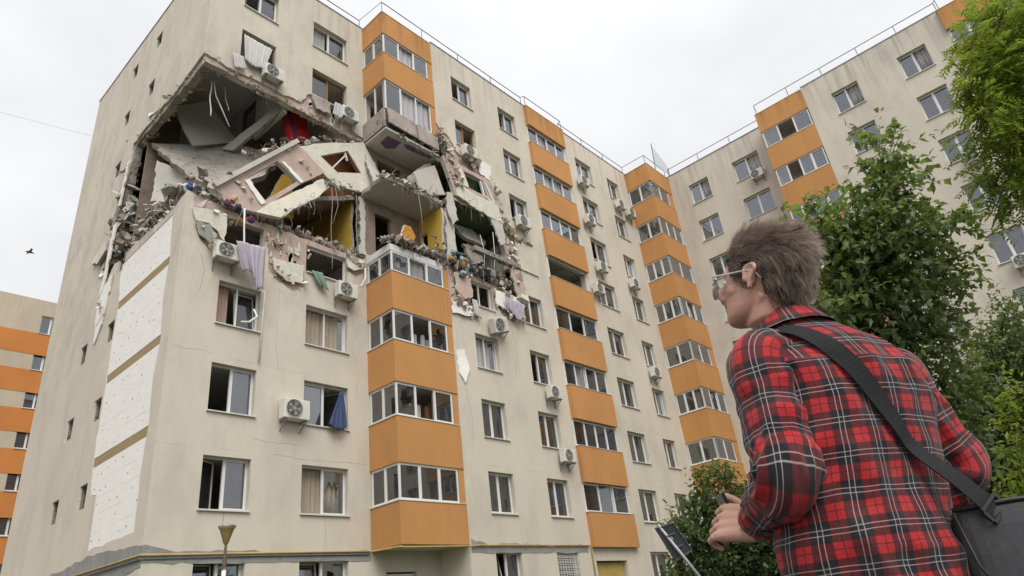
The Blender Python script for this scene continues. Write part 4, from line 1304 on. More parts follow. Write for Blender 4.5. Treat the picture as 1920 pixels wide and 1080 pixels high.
# torn insulation hanging on the front
for pts, lab, m in (([(0.19, -0.1, 13.41), (0.59, -0.1, 13.52), (1.29, -0.1, 13.45), (1.29, -0.1, 12.54), (1.03, -0.1, 12.86), (0.74, -0.1, 13.03), (0.33, -0.1, 12.99)], 'cream foam sheet hanging by the block corner left of the lilac curtain', 'eps_cream'),
                    ([(0.28, -0.14, 12.93), (0.77, -0.14, 12.96), (0.97, -0.14, 12.66), (0.83, -0.14, 12.3), (0.48, -0.14, 12.5)], 'grey scrap of torn render below the cream foam sheet at the corner', 'cement'),
                    ([(2.93, -0.1, 12.49), (3.55, -0.14, 12.53), (4.17, -0.1, 12.63), (4.13, -0.1, 11.9), (3.54, -0.14, 11.82), (3.09, -0.1, 12.05)], 'cream foam sheet dangling from the pink wall between two torn windows', 'eps_cream'),
                    ([(9.85, -1.6, 12.28), (10.95, -1.6, 12.29), (10.99, -1.6, 11.85), (10.35, -1.6, 11.75), (9.83, -1.6, 11.71)], 'white foam block sticking out right of the topmost intact orange balcony', 'eps'),
                    ([(12.43, -1.6, 13.44), (13.17, -1.62, 13.48), (14.09, -1.6, 13.53), (13.67, -1.6, 12.74), (12.92, -1.62, 12.74), (12.4, -1.6, 12.8)], 'crumpled white foam sheet under the lilac cloth beside the torn window', 'eps'),
                    ([(12.4, -1.56, 20.48), (13.23, -1.56, 20.48), (13.14, -1.56, 19.58), (12.36, -1.56, 19.65)], 'square white foam board standing bare on the wall beneath an air conditioner', 'eps'),
                    ([(5.97, -0.08, 13.68), (6.8, -0.08, 13.73), (6.69, -0.08, 13.3), (6.3, -0.1, 13.1), (6.02, -0.08, 13.19)], 'cream foam scrap above the air conditioner next to the topmost glazed balcony', 'eps_cream'),
                    ([(9.95, -1.53, 10.2), (10.35, -1.53, 10.3), (10.5, -1.55, 9.5), (10.2, -1.55, 8.9), (9.95, -1.53, 9.3)], 'white foam scar with torn edges beside the third orange balcony', 'eps')):
    tag(plate3('foam_sheet', pts, .06, [m, 'eps_cream'], step=.15, amp=.04, curl=.08), lab, 'insulation', 'torn insulation sheets')
# scattered small foam remains stuck on bare pink concrete
for i, (x0, x1, z0, z1, y) in enumerate(((2.95, 4.2, 12.2, 13.6, 0.0), (0.4, 1.25, 12.4, 13.6, 0.0), (9.95, 11.0, 12.3, 13.8, -1.5), (12.5, 14.2, 12.7, 13.7, -1.5), (13.7, 14.3, 15.1, 16.6, -1.5), (4.2, 6.1, 19.8, 20.6, 0.0))):
    mb = MB()
    r = random.Random(40 + i)
    for j in range(26):
        cx, cz = r.uniform(x0, x1), r.uniform(z0, z1)
        a, b = r.uniform(.02, .09), r.uniform(.04, .22)
        mb.obox((cx, y + T0 - 0.012, cz), (a, 0, r.uniform(-.02, .02)), (0, .018, 0), (r.uniform(-.02, .02), 0, b), r.randrange(2))
    tag(mb.build('foam_remnants', ['eps_cream', 'pink']), ['foam flecks on the pink wall between the two topmost torn left windows', 'foam flecks on the pink wall at the block corner', 'foam flecks on pink wall right of the topmost glazed balcony',
        'foam flecks on the pink wall under the slung beam', 'foam flecks on the narrow pink strip beside the dark hole', 'foam flecks on the pink patch below the brown wooden window'][i], 'insulation', kind='stuff')

# rubble
rubble('rubble_heap', [(0.5, 0.5, 14.2), (0.4, 2.5, 14.2), (0.5, 4.5, 14.2), (0.7, 5.8, 14.3)], 260, .15, ('concrete', 'brown_plaster', 'concrete', 'plaster_grey'), 'grey rubble heaped along the broken gable edge inside the corner', (.35, .5, .5), 1)
rubble('rubble_heap', [(0.6, 0.25, 14.15), (2.6, 0.25, 14.05), (4.2, 0.25, 14.0), (6.5, 0.25, 14.0)], 170, .11, ('concrete', 'plaster', 'pink'), 'line of small rubble on the broken ledge above the torn windows', (.2, .12, .08), 2)
rubble('rubble_heap', [(7.0, -1.35, 14.0), (8.2, -1.40, 14.05), (9.7, -1.35, 14.05)], 190, .13, ('concrete', 'plaster', 'brown_plaster', 'rebar'), 'brown rubble strewn on top of the topmost glazed balcony', (.2, .12, .13), 3)
rubble('rubble_heap', [(10.1, -1.3, 14.0), (11.3, -1.35, 14.0), (12.8, -1.3, 13.95), (13.9, -1.2, 13.9)], 230, .16, ('concrete', 'plaster', 'brown_plaster', 'ac_dark'), 'dark rubble along the sill of the blackened open room', (.2, .2, .25), 4)
rubble('rubble_heap', [(2.6, 1.4, 17.4), (3.6, 0.6, 17.95), (5.2, 0.3, 18.8), (6.7, 0.2, 19.45)], 110, .10, ('concrete', 'plaster', 'dark_wood', 'eps_cream'), 'debris caught on the upper edge of the two buckled facade panels', (.2, .2, .1), 5)
rubble('rubble_heap', [(6.9, -1.35, 16.95), (8.2, -1.45, 16.98), (9.7, -1.4, 16.9)], 90, .10, ('concrete', 'plaster', 'eps_cream'), 'thin rubble crust on the beige slab below the stripped balcony', (.2, .1, .06), 6)
rubble('rubble_heap', [(0.25, 0.3, 19.8), (0.3, 2.0, 19.75), (0.3, 4.5, 19.7), (0.35, 5.9, 19.6)], 130, .09, ('concrete', 'wool', 'eps_cream'), 'crumbled edge of the gable wall above the hole', (.08, .2, .05), 7)
rubble('rubble_heap', [(0.3, 0.2, 19.8), (3.0, 0.2, 19.72), (6.7, 0.2, 19.6)], 120, .08, ('concrete', 'wool', 'plaster'), 'crumbled lower edge of the front wall above the hole', (.2, .08, .04), 8)
rubble('rubble_heap', [(9.95, -1.45, 20.8), (10.4, -1.5, 20.0), (10.35, -1.5, 18.8), (10.8, -1.5, 17.8)], 90, .07, ('concrete', 'plaster', 'pink'), 'crumbling crack edge right of the stripped balcony', (.1, .06, .08), 9)
rubble('rubble_heap', [(13.4, -1.45, 18.2), (13.8, -1.5, 17.2), (14.2, -1.5, 16.7), (15.6, -1.52, 16.85)], 90, .08, ('concrete', 'plaster', 'wool'), 'crumbled strip running right above the torn window beyond the dark hole', (.1, .04, .06), 10)
rubble('rubble_heap', [(6.4, 6.9, 0)] and [(0.3, 6.5, 13.2), (0.3, 6.8, 15), (0.25, 6.7, 17), (0.25, 6.2, 18.8)], 150, .14, ('concrete', 'plaster', 'rebar'), 'crumbled left rim of the gable hole with dark bars', (.1, .12, .2), 11)
rubble('rubble_heap', [(11.6, 0.2, 14.2), (12.6, 0.6, 14.4), (13.4, 0.0, 14.2)], 120, .3, ('concrete', 'brown_plaster', 'ac_dark'), 'dark rubble heap deep in the blackened open room', (.3, .4, .4), 12)
rubble('rubble_heap', [(4.0, 1.5, 14.2), (5.5, 2.5, 14.2)], 80, .22, ('concrete', 'brown_plaster', 'plaster'), 'rubble heap on the floor of the room with yellow wall', (.4, .5, .3), 13)
for i, (p, s_, m, lab) in enumerate((((0.7, 1.7, 15.2), .55, 'plaster', 'large pale lump of masonry inside the gable hole'), ((1.2, 2.6, 14.9), .45, 'pink_dirty', 'reddish lump of brickwork inside the gable hole'),
                                     ((0.8, 4.2, 15.6), .6, 'concrete', 'grey lump of concrete deep at the back of the gable hole'), ((14.0, -1.62, 14.6), .3, 'pink', 'pink wall chunk below the slung beam end'),
                                     ((14.2, -1.65, 13.6), .25, 'eps_cream', 'cream chunk right of the lilac cloth'), ((14.05, -1.62, 16.95), .22, 'wool', 'brown wool tuft above the narrow pink strip'))):
    mb = MB()
    chunk(mb, p, s_, random.Random(60 + i))
    tag(mb.build('rubble_chunk', m), lab, 'rubble chunk', 'large rubble chunks')

# cloths and household things
t = NT('blue_cloth'); t.col((0.05, 0.075, 0.16)); t.rough(0.9); M['blue_cloth'] = t.m
M['lilac'] = m_cloth('lilac_cloth', (0.56, 0.51, 0.58), .25)
M['white_cloth'] = m_cloth('white_cloth', (0.72, 0.70, 0.69), .3)
M['orange_cloth'] = m_plain('orange_cloth', (0.50, 0.22, 0.04), .9, .45, 9, bump=1.0, bscale=25)
M['teal_cloth'] = m_plain('teal_cloth', (0.30, 0.40, 0.44), .9, .3, 5)
M['navy_cloth'] = m_plain('navy_cloth', (0.03, 0.035, 0.07), .9, .3, 5)
M['green_cloth'] = m_plain('green_cloth', (0.20, 0.30, 0.24), .9, .4, 7)
M['purple_cloth'] = m_plain('plum_cloth', (0.14, 0.05, 0.12), .9, .4, 7)
tag(cloth('curtain_cloth', [(1.45, -0.5, 12.42), (2.45, -0.5, 12.5)], [(1.72, -0.5, 11.4), (2.0, -0.5, 11.5), (2.25, -0.5, 10.9), (2.45, -0.5, 10.95)], 'lilac', fold=.06, seed=2), 'lilac curtain blown out over a wrecked sill beside an air conditioner', 'curtain')
tag(cloth('curtain_cloth', [(12.82, -1.72, 13.2), (14.2, -1.72, 13.15)], [(12.95, -1.72, 12.7), (13.3, -1.72, 12.4), (13.7, -1.72, 12.2), (14.0, -1.72, 12.9)], 'lilac', fold=.06, seed=3), 'lilac and white cloth snagged below the slung beam', 'curtain')
tag(cloth('curtain_cloth', [(5.62, -0.16, 8.2), (5.75, -0.16, 8.2)], [(5.16, -0.2, 7.0), (5.4, -0.22, 6.85), (5.7, -0.22, 6.88), (5.86, -0.2, 7.05)], 'blue_cloth', fold=.035, nf=4, seed=4), 'dark blue cloth hanging out of the open window beside the boxy air conditioner', 'cloth')
tag(cloth('curtain_cloth', [(1.36, 0.05, 21.95), (2.55, 0.05, 21.95)], [(1.40, -0.12, 20.5), (1.8, -0.16, 20.35), (2.2, -0.12, 20.6)], 'white_cloth', fold=.05, nf=8, seed=5), 'white net curtain blown out of the window at the top left corner', 'curtain')
tag(cloth('curtain_cloth', [(0.95, -0.12, 20.6), (1.33, -0.14, 20.62)], [(1.05, -0.12, 19.95), (1.5, -0.14, 20.1)], 'white_cloth', fold=.02, nf=2, seed=6), 'white sheet flapping left of the blown-out curtain near the block corner', 'cloth')
tag(cloth('curtain_cloth', [(5.3, -0.2, 20.7), (5.72, -0.2, 20.72)], [(5.16, -0.22, 19.95), (5.7, -0.24, 19.95)], 'white_cloth', fold=.06, nf=3, seed=7), 'white bag of cloth hanging left of the air conditioner by the brown window', 'cloth')
tag(cloth('curtain_cloth', [(4.45, -0.1, 12.5), (4.9, -0.12, 12.52)], [(4.75, -0.14, 12.0), (5.15, -0.16, 11.85)], 'green_cloth', fold=.04, nf=3, seed=8), 'green patterned cloth draped over the torn window sill', 'cloth')
tag(cloth('curtain_cloth', [(10.9, -1.6, 12.6), (11.2, -1.6, 12.6)], [(10.95, -1.62, 11.9), (11.35, -1.62, 11.8)], 'white_cloth', fold=.04, nf=3, seed=9), 'small white cloth hanging left under the torn window beside foam block', 'cloth')
def heap(name, pts, mats, label, cat, seed=1, s=.16, nl=9):
    """clothes heap: each garment a crumpled child lump"""
    r = random.Random(seed)
    e = empty(name, pts[0])
    for i in range(nl):
        p = Vector(pts[r.randrange(len(pts))]) + Vector((r.gauss(0, .1), r.gauss(0, .06), r.gauss(0, .1)))
        bm = bmesh.new()
        bmesh.ops.create_icosphere(bm, subdivisions=3, radius=1)
        sc = Vector((r.uniform(.5, 1.1), r.uniform(.4, .8), r.uniform(.6, 1.5))) * s
        off = Vector((r.uniform(0, 9), r.uniform(0, 9), 0))
        for v in bm.verts:
            k = 1 + 0.85 * noise.noise(v.co * 1.9 + off) + 0.5 * noise.noise(v.co * 4.5 + off)
            v.co = Vector((v.co.x * sc.x, v.co.y * sc.y, v.co.z * sc.z)) * k
        me = bpy.data.meshes.new('garment')
        bm.to_mesh(me)
        bm.free()
        me.polygons.foreach_set('use_smooth', [True] * len(me.polygons))
        me.materials.append(M[mats[i % len(mats)]])
        o = link('garment', me, e)
        o.location = p - Vector(pts[0])
    return tag(e, label, cat)
heap('clothes_heap', [(9.95, -1.68, 14.0), (10.15, -1.68, 14.4), (10.5, -1.68, 14.25), (10.9, -1.68, 14.0), (10.55, -1.7, 13.7)], ('teal_cloth', 'navy_cloth', 'orange_cloth', 'green_cloth', 'dark_wood'), 'colourful heap of clothes spilling over the ledge right of the topmost glazed balcony', 'clothes', 1, .12, 18)
heap('clothes_heap', [(1.35, -0.12, 13.95), (1.6, -0.14, 13.85), (1.9, -0.14, 13.75)], ('purple_cloth', 'navy_cloth', 'orange_cloth'), 'dark and yellow clothes caught on the ledge above the lilac curtain', 'clothes', 2, .11, 7)
heap('clothes_heap', [(0.12, 0.1, 14.15), (0.3, 0.0, 14.05)], ('blue_cloth', 'teal_cloth'), 'blue rag caught on the top of the block corner', 'clothes', 3, .11, 3)
o = plate3('lamp_fragment', [(7.62, -1.35, 14.5), (7.8, -1.35, 15.1), (8.1, -1.35, 15.12), (8.33, -1.35, 14.75), (8.18, -1.35, 14.4)], .12, ['orange_cloth', 'pvc'], step=.2, amp=.04)
tag(o, 'broken orange appliance shell lying on the rubble above the topmost balcony', 'appliance')
plate3('casing', [(7.5, -1.30, 14.15), (7.6, -1.30, 14.6), (8.3, -1.30, 14.5), (8.45, -1.3, 14.15)], .3, ['ac_white', 'ac_white'], step=.2, amp=.03, parent=o)

# wires, conduits, poles
wire('conduit', [(0.69, 0.9, 19.9), (0.8, 0.9, 18.18)], .022, 'cable_white', 'straight white conduit dangling inside the top of the blown-out corner', 'conduit')
wire('conduit', [(0.76, 0.9, 19.98), (0.93, 0.9, 19.2), (1.2, 0.9, 18.71), (1.53, 0.9, 18.08)], .022, 'cable_white', 'long bent white conduit dangling inside the blown-out corner', 'conduit')
wire('conduit', [(1.31, 1.2, 20.13), (1.57, 1.2, 19.08)], .02, 'cable_white', 'short white conduit dangling rightmost inside the blown-out corner', 'conduit')
wire('curtain_pole', [(1.67, -0.5, 13.76), (1.70, -0.5, 13.1), (1.75, -0.5, 12.4), (1.78, -0.5, 11.89)], .03, 'cable_white', 'upright white pole standing in front of the lilac curtain', 'pole')
for pts, lab in (([(5.04, -0.45, 16.14), (5.07, -0.45, 12.6)], 'leftmost long cable hanging from the buckled panels past the torn window'), ([(5.21, -0.45, 16.21), (5.33, -0.45, 15.45), (5.1, -0.45, 14.53)], 'looped cable hanging beside the longest dangling cable'),
                 ([(6.34, -0.2, 16.5), (6.37, -0.2, 13.7)], 'cable hanging in front of the left yellow wall'), ([(8.37, -1.6, 16.72), (8.48, -1.6, 15.77), (8.49, -1.6, 14.77)], 'cable hanging from the beige slab in front of the right yellow wall'),
                 ([(11.75, -1.7, 15.94), (11.91, -1.7, 15.19), (11.78, -1.7, 13.97)], 'pale cable hanging left across the slung beam'), ([(12.62, -1.7, 16.41), (12.57, -1.7, 15.16), (12.34, -1.7, 14.02)], 'pale cable hanging right across the slung beam')):
    wire('hanging_cable', pts, .013, 'cable_white' if 'pale' in lab else 'cable', lab, 'cable', group='hanging cables')
wire('drain_pipe', [(6.15, -0.2, 12.35), (6.45, -0.3, 12.4), (6.65, -0.3, 12.8), (6.72, -0.2, 13.3)], .03, 'cable_white', 'bent white pipe curling above the air conditioner beside the glazed balcony', 'pipe')
wire('drain_pipe', [(2.35, -0.25, 10.35), (2.45, -0.3, 10.1), (2.2, -0.3, 9.85), (1.95, -0.28, 9.8)], .035, 'cable_white', 'white tube lying across the sill of the second torn left window', 'pipe')
wire('drain_pipe', [(2.78, -0.06, 11.2), (2.76, -0.06, 10.0), (2.72, -0.08, 8.7)], .03, 'eps_cream', 'cracked foam seam running down beside the left window column', 'pipe')
mb = MB()
r = random.Random(9)
for i in range(46):
    x = r.choice([r.uniform(10.0, 14.2), r.uniform(6.8, 9.8), r.uniform(0.2, 0.4)])
    y, z = (-1.5, r.choice((14.0, 17.2))) if x > 6 else (r.uniform(.5, 6), r.choice((14.1, 19.6)))
    d = Vector((r.uniform(-.6, .6), r.uniform(-.6, -.1), r.uniform(-.6, .4))) * r.uniform(.5, 1)
    p = Vector((x, y, z))
    mb.tube([p, p + d * .5 + Vector((0, 0, .05)), p + d], .009, 4)
tag(mb.build('bent_rebar', 'rebar'), 'bent rusty bars bristling from the broken slab edges', 'rebar', kind='stuff')

# loose wires, torn strips and splinters dangling from every broken edge
def dangle(name, lines, n, label, seed, mats=('cable', 'cable_black', 'rebar', 'concrete'), L=(.2, 1.0), r0=.0065):
    r = random.Random(seed)
    mb = MB()
    for _ in range(n):
        ln = r.choice(lines)
        f = r.random() * (len(ln) - 1)
        k = int(f)
        p = Vector(ln[k]).lerp(Vector(ln[min(k + 1, len(ln) - 1)]), f - k) + Vector((r.gauss(0, .05), r.uniform(-.15, .05), r.uniform(-.05, .1)))
        l = r.uniform(*L)
        sw = Vector((r.gauss(0, .25), r.gauss(-.05, .12), 0))
        pts = [p, p + Vector((sw.x * .5, sw.y - .08, .05 - l * .2)), p + Vector((sw.x, sw.y - .1, -l * .6)), p + Vector((sw.x * r.uniform(.5, 1.4), sw.y - .08, -l))]
        mb.tube([q[:3] for q in spline3(pts)], r0 * r.uniform(.5, 1.3), 4, r.randrange(len(mats)), caps=False)
    for _ in range(n // 2):
        ln = r.choice(lines)
        f = r.random() * (len(ln) - 1)
        k = int(f)
        p = Vector(ln[k]).lerp(Vector(ln[min(k + 1, len(ln) - 1)]), f - k)
        dd = Vector((r.uniform(-.5, .5), r.uniform(-.25, -.02), r.uniform(-.7, .1))).normalized()
        mb.obox(p + dd * .12, dd * r.uniform(.06, .22), dd.cross(Vector((0, 1, 0))).normalized() * r.uniform(.012, .05), Vector((0, r.uniform(.004, .012), 0)), r.randrange(len(mats)))
    o = mb.build(name, list(mats), fix=False)
    return tag(o, label, 'debris', kind='stuff')
def spline3(pts, k=4):
    out = []
    n = len(pts)
    for i in range(n - 1):
        p0, p1, p2, p3 = pts[max(0, i - 1)], pts[i], pts[i + 1], pts[min(n - 1, i + 2)]
        for j in range(k):
            t_ = j / k
            out.append(0.5 * (2 * p1 + (p2 - p0) * t_ + (2 * p0 - 5 * p1 + 4 * p2 - p3) * t_ ** 2 + (3 * p1 - p0 - 3 * p2 + p3) * t_ ** 3))
    out.append(pts[-1])
    return out
dangle('dangling_debris', [[(10.1, -1.55, 14.0), (11.2, -1.55, 14.0), (13.8, -1.55, 14.0)], [(12.4, -1.6, 15.1), (14.1, -1.62, 15.1)], [(10.6, -1.55, 17.5), (13.5, -1.55, 17.2)]], 60, 'wires and splinters dangling round the blackened open room', 1)
dangle('dangling_debris', [[(7.0, -1.5, 14.0), (9.7, -1.5, 14.0)], [(7.0, -1.45, 16.8), (9.8, -1.45, 16.75)]], 34, 'wires and splinters dangling round the open room above the topmost glazed balcony', 2, L=(.2, .8))
dangle('dangling_debris', [[(0.7, 0.0, 14.0), (2.6, 0.0, 13.9), (6.6, 0.0, 13.85)], [(4.8, -0.3, 16.4), (5.6, -0.2, 16.6)], [(3.0, -.35, 14.0), (4.6, -.35, 15.6)]], 46, 'wires and splinters dangling along the broken front ledge and panels', 3, L=(.2, .9))
dangle('dangling_debris', [[(0.1, 0.2, 19.8), (3.0, 0.2, 19.7), (6.8, 0.1, 19.6)], [(7.0, -1.5, 19.45), (9.8, -1.5, 19.45)], [(9.9, -1.55, 20.5), (10.6, -1.6, 18.0)]], 46, 'wires and splinters dangling from the upper rim of the hole', 4, L=(.15, .7))
dangle('dangling_debris', [[(-.02, 6.4, 18.8), (-.02, 6.8, 16.0), (-.02, 6.8, 13.5)], [(-.02, 5.8, 14.0), (-.02, 2.0, 13.9), (-.02, .6, 13.9)], [(-.02, 6.6, 13.0), (-.02, 6.0, 11.8)]], 50, 'wires and splinters dangling from the broken gable rim', 5, L=(.15, .8), mats=('cable', 'rebar', 'wool', 'eps'))

def shards(name, lines, n, size, mats, label, seed):
    """thin broken plates of plaster, panel and foam leaning at all angles"""
    r = random.Random(seed)
    mb = MB()
    for _ in range(n):
        ln = r.choice(lines)
        f = r.random() * (len(ln) - 1)
        k = int(f)
        c = Vector(ln[k]).lerp(Vector(ln[min(k + 1, len(ln) - 1)]), f - k) + Vector((r.gauss(0, .12), r.gauss(0, .10), r.gauss(.05, .12)))
        nn = Vector((r.gauss(0, .6), -1 if r.random() < .6 else r.gauss(0, .6), r.gauss(0, .7))).normalized()
        u = nn.orthogonal().normalized()
        u = Matrix.Rotation(r.uniform(0, 6.3), 3, nn) @ u
        v = nn.cross(u)
        s = size * (.35 + r.random() ** 1.8)
        m = r.randrange(5, 8)
        ring = []
        for i in range(m):
            a = 2 * pi * (i + r.uniform(-.3, .3)) / m
            q = r.uniform(.55, 1.1)
            ring.append(c + u * (s * q * cos(a)) + v * (s * .62 * q * sin(a)))
        th = nn * r.uniform(.02, .07)
        mb.add(ring + [p + th for p in ring], [tuple(range(m)), tuple(range(2 * m - 1, m - 1, -1))] + [(i, (i + 1) % m, (i + 1) % m + m, i + m) for i in range(m)], r.randrange(len(mats)))
    o = mb.build(name, list(mats), fix=False)
    return tag(o, label, 'debris', kind='stuff')
shards('plaster_shards', [[(0.4, 0.6, 14.3), (0.5, 3.0, 14.6), (0.5, 5.6, 14.7)], [(0.35, 6.2, 14.5), (0.35, 6.3, 17.5)]], 70, .34, ('plaster', 'concrete', 'brown_plaster', 'plaster_grey'), 'broken plaster plates piled inside the gable hole', 1)
shards('plaster_shards', [[(0.5, -.05, 13.6), (1.3, -.08, 13.3)], [(2.7, -.06, 13.2), (4.3, -.06, 12.9)], [(6.1, -.06, 13.4), (6.9, -.06, 13.5)], [(0.6, -.08, 12.6), (1.2, -.1, 12.1)], [(3.0, -.08, 12.0), (4.2, -.08, 11.9)]], 64, .15, ('eps_cream', 'plaster', 'pink', 'eps'), 'curled flakes of render and foam round the torn left windows', 2)
shards('plaster_shards', [[(9.95, -1.56, 14.0), (11.0, -1.6, 13.4)], [(12.4, -1.6, 13.8), (14.2, -1.6, 13.2)], [(13.7, -1.58, 15.0), (14.3, -1.6, 16.9)], [(10.0, -1.58, 12.2), (11.0, -1.58, 11.9)], [(12.5, -1.58, 12.8), (14.0, -1.58, 12.4)]], 90, .20, ('eps_cream', 'plaster', 'pink', 'concrete', 'eps'), 'broken plates of panel and foam round the blackened open room', 3)
shards('plaster_shards', [[(9.95, -1.56, 20.9), (10.5, -1.6, 19.8), (10.7, -1.6, 18.0)], [(13.0, -1.58, 19.5), (13.5, -1.6, 18.0), (14.2, -1.58, 16.9)], [(10.9, -1.57, 20.1), (12.6, -1.57, 19.9)]], 70, .20, ('plaster', 'pink', 'eps_cream', 'concrete'), 'flaking plates along the cracks beside the hanging pink panel', 4)
shards('plaster_shards', [[(7.0, -1.3, 14.1), (9.7, -1.3, 14.1)], [(7.2, -1.0, 17.0), (9.7, -1.0, 17.1)], [(9.2, -0.6, 14.3), (9.7, -1.2, 15.0)]], 46, .22, ('plaster', 'brown_plaster', 'concrete', 'dark_wood'), 'broken plates lying in the open rooms above the topmost glazed balcony', 5)
shards('plaster_shards', [[(3.2, 0.6, 17.6), (5.0, 0.3, 18.6), (6.7, 0.2, 19.4)], [(4.9, -.1, 16.5), (6.6, 0.0, 16.9)], [(0.6, 1.0, 14.3), (2.4, .6, 14.2)]], 50, .20, ('plaster', 'concrete', 'pink', 'brown_plaster'), 'broken plates wedged round the two buckled facade panels', 6)
shards('plaster_shards', [[(0.2, 0.1, 19.85), (3.0, 0.05, 19.8), (6.8, 0.0, 19.7)], [(0.1, 0.4, 19.85), (0.1, 3.0, 19.8), (0.1, 5.9, 19.7)]], 70, .12, ('wool', 'eps_cream', 'pink', 'concrete'), 'torn layers of foam and plaster along the upper rim of the hole', 7)

for nm, pts, th, mats, lab in (
    ('fallen_partition', [(0.45, 4.3, 14.5), (0.45, 4.5, 18.2), (1.3, 3.2, 17.1), (1.9, 2.4, 15.6), (1.7, 2.3, 14.4)], .12, ['plaster', 'concrete'], 'dusty beige wall remnant under the tipped floor slab inside the gable hole'),
    ('fallen_partition', [(1.5, 2.6, 17.0), (2.9, 1.9, 17.3), (2.9, 1.7, 16.0), (1.8, 2.0, 15.3)], .10, ['brown_plaster', 'concrete'], 'shadowed brown wall piece hanging beneath the tipped floor slab'),
    ('facade_sheet', [(13.55, -1.68, 14.9), (14.25, -1.70, 14.95), (14.35, -1.74, 13.7), (13.8, -1.72, 13.45)], .09, ['pink', 'eps_cream'], 'pink wall sheet leaning below the right end of the slung beam'),
    ('facade_sheet', [(12.7, -1.62, 17.2), (13.45, -1.62, 17.15), (13.5, -1.72, 16.2), (13.1, -1.74, 15.9), (12.85, -1.70, 16.4)], .07, ['plaster', 'eps_cream'], 'pale sheet hanging under the right end of the green slab'),
    ('facade_sheet', [(10.0, -1.60, 17.5), (10.35, -1.60, 17.6), (10.5, -1.66, 16.2), (10.15, -1.66, 15.8), (9.95, -1.62, 16.6)], .08, ['plaster', 'concrete'], 'narrow plaster strip hanging left of the green slab'),
    ('facade_sheet', [(10.1, -1.60, 13.6), (10.9, -1.60, 13.5), (10.95, -1.68, 12.7), (10.5, -1.70, 12.45), (10.1, -1.66, 12.8)], .08, ['pink', 'eps_cream'], 'pink wall sheet hanging under the colourful clothes heap'),
    ('facade_sheet', [(6.85, -0.12, 18.9), (7.35, -0.14, 18.6), (7.3, -0.5, 17.4), (6.95, -0.5, 17.2)], .08, ['plaster', 'concrete'], 'pale wall strip wedged left below the stripped balcony'),
    ('facade_sheet', [(4.3, -0.12, 20.6), (5.2, -0.12, 20.65), (5.15, -0.2, 20.05), (4.5, -0.2, 19.95)], .05, ['pink_dirty', 'eps_cream'], 'dirty pink sheet peeling under the brown wooden window')):
    tag(plate3(nm, pts, th, mats, step=.16, amp=.06, curl=.10), lab, 'wall panel')
# ------------------------------------------------------------------ air conditioners
def make_ac():
    root = empty('air_conditioner')
    w, h, d = 0.80, 0.56, 0.29
    mb = MB().box((-w / 2, 0, -h / 2), (w / 2, d, h / 2))
    o = mb.build('casing', 'ac_white', root)
    bv = o.modifiers.new('bevel', 'BEVEL'); bv.width = 0.018; bv.segments = 2
    cx = -0.10
    mb = MB()
    mb.lathe([(0.0, 0.002), (0.235, 0.002)], 28, Matrix.Translation((cx, -0.004, 0)) @ Matrix.Rotation(pi / 2, 4, 'X'))
    f = mb.build('fan', 'ac_dark', root)
    mb = MB()
    for i in range(5):
        a = 2 * pi * i / 5
        q = [(0.04, -.12), (0.2, -.35), (0.2, .25), (0.04, .12)]
        vs = [(cx + rr * cos(a + t_), -0.012 - 0.012 * (t_ > 0), rr * sin(a + t_)) for rr, t_ in q]
        mb.add(vs, [(0, 1, 2, 3)])
    mb.lathe([(0.05, 0.0), (0.045, 0.02), (0, 0.022)], 14, Matrix.Translation((cx, -0.006, 0)) @ Matrix.Rotation(pi / 2, 4, 'X'))
    mb.build('blade', 'ac_grille', f)
    mb = MB()
    for rr in (0.245, 0.19, 0.135, 0.08):
        mb.tube([(cx + rr * cos(2 * pi * i / 28), -0.028, rr * sin(2 * pi * i / 28)) for i in range(29)], 0.0055 if rr < .24 else .012, 5)
    for i in range(8):
        a = 2 * pi * i / 8
        mb.bar((cx + .05 * cos(a), -0.03, .05 * sin(a)), (cx + .24 * cos(a), -0.03, .24 * sin(a)), .006, .006, up=(0, 1, 0))
    mb.build('fan_grille', 'ac_grille', root)
    mb = MB().box((0.20, -0.006, -0.22), (0.36, 0.0, 0.22))
    for i in range(7):
        mb.box((0.22, -0.010, -0.16 + i * .05), (0.34, -0.0062, -0.135 + i * .05))
    mb.build('side_panel', 'ac_white', root)
    for s in (-1, 1):
        mb = MB()
        x = s * 0.3
        mb.bar((x, -0.04, -h / 2 - .02), (x, 0.42, -h / 2 - .02), .035, .035)
        mb.bar((x, 0.41, -h / 2 + .06), (x, 0.41, -h / 2 - .34), .035, .03, up=(0, 1, 0))
        mb.bar((x, 0.02, -h / 2 - .03), (x, 0.40, -h / 2 - .30), .025, .025)
        mb.build('bracket', 'metal', root)
    mb = MB().tube([(0.38, .2, -.1), (.46, .25, -.05), (.48, .36, .1), (.47, .41, .4)], .018, 6)
    mb.build('refrigerant_hose', 'cable_white', root)
    return root
def copy_tree(o, parent=None):
    c = o.copy()
    COL.objects.link(c)
    c.parent = parent
    for ch in list(o.children):
        copy_tree(ch, c)
    return c
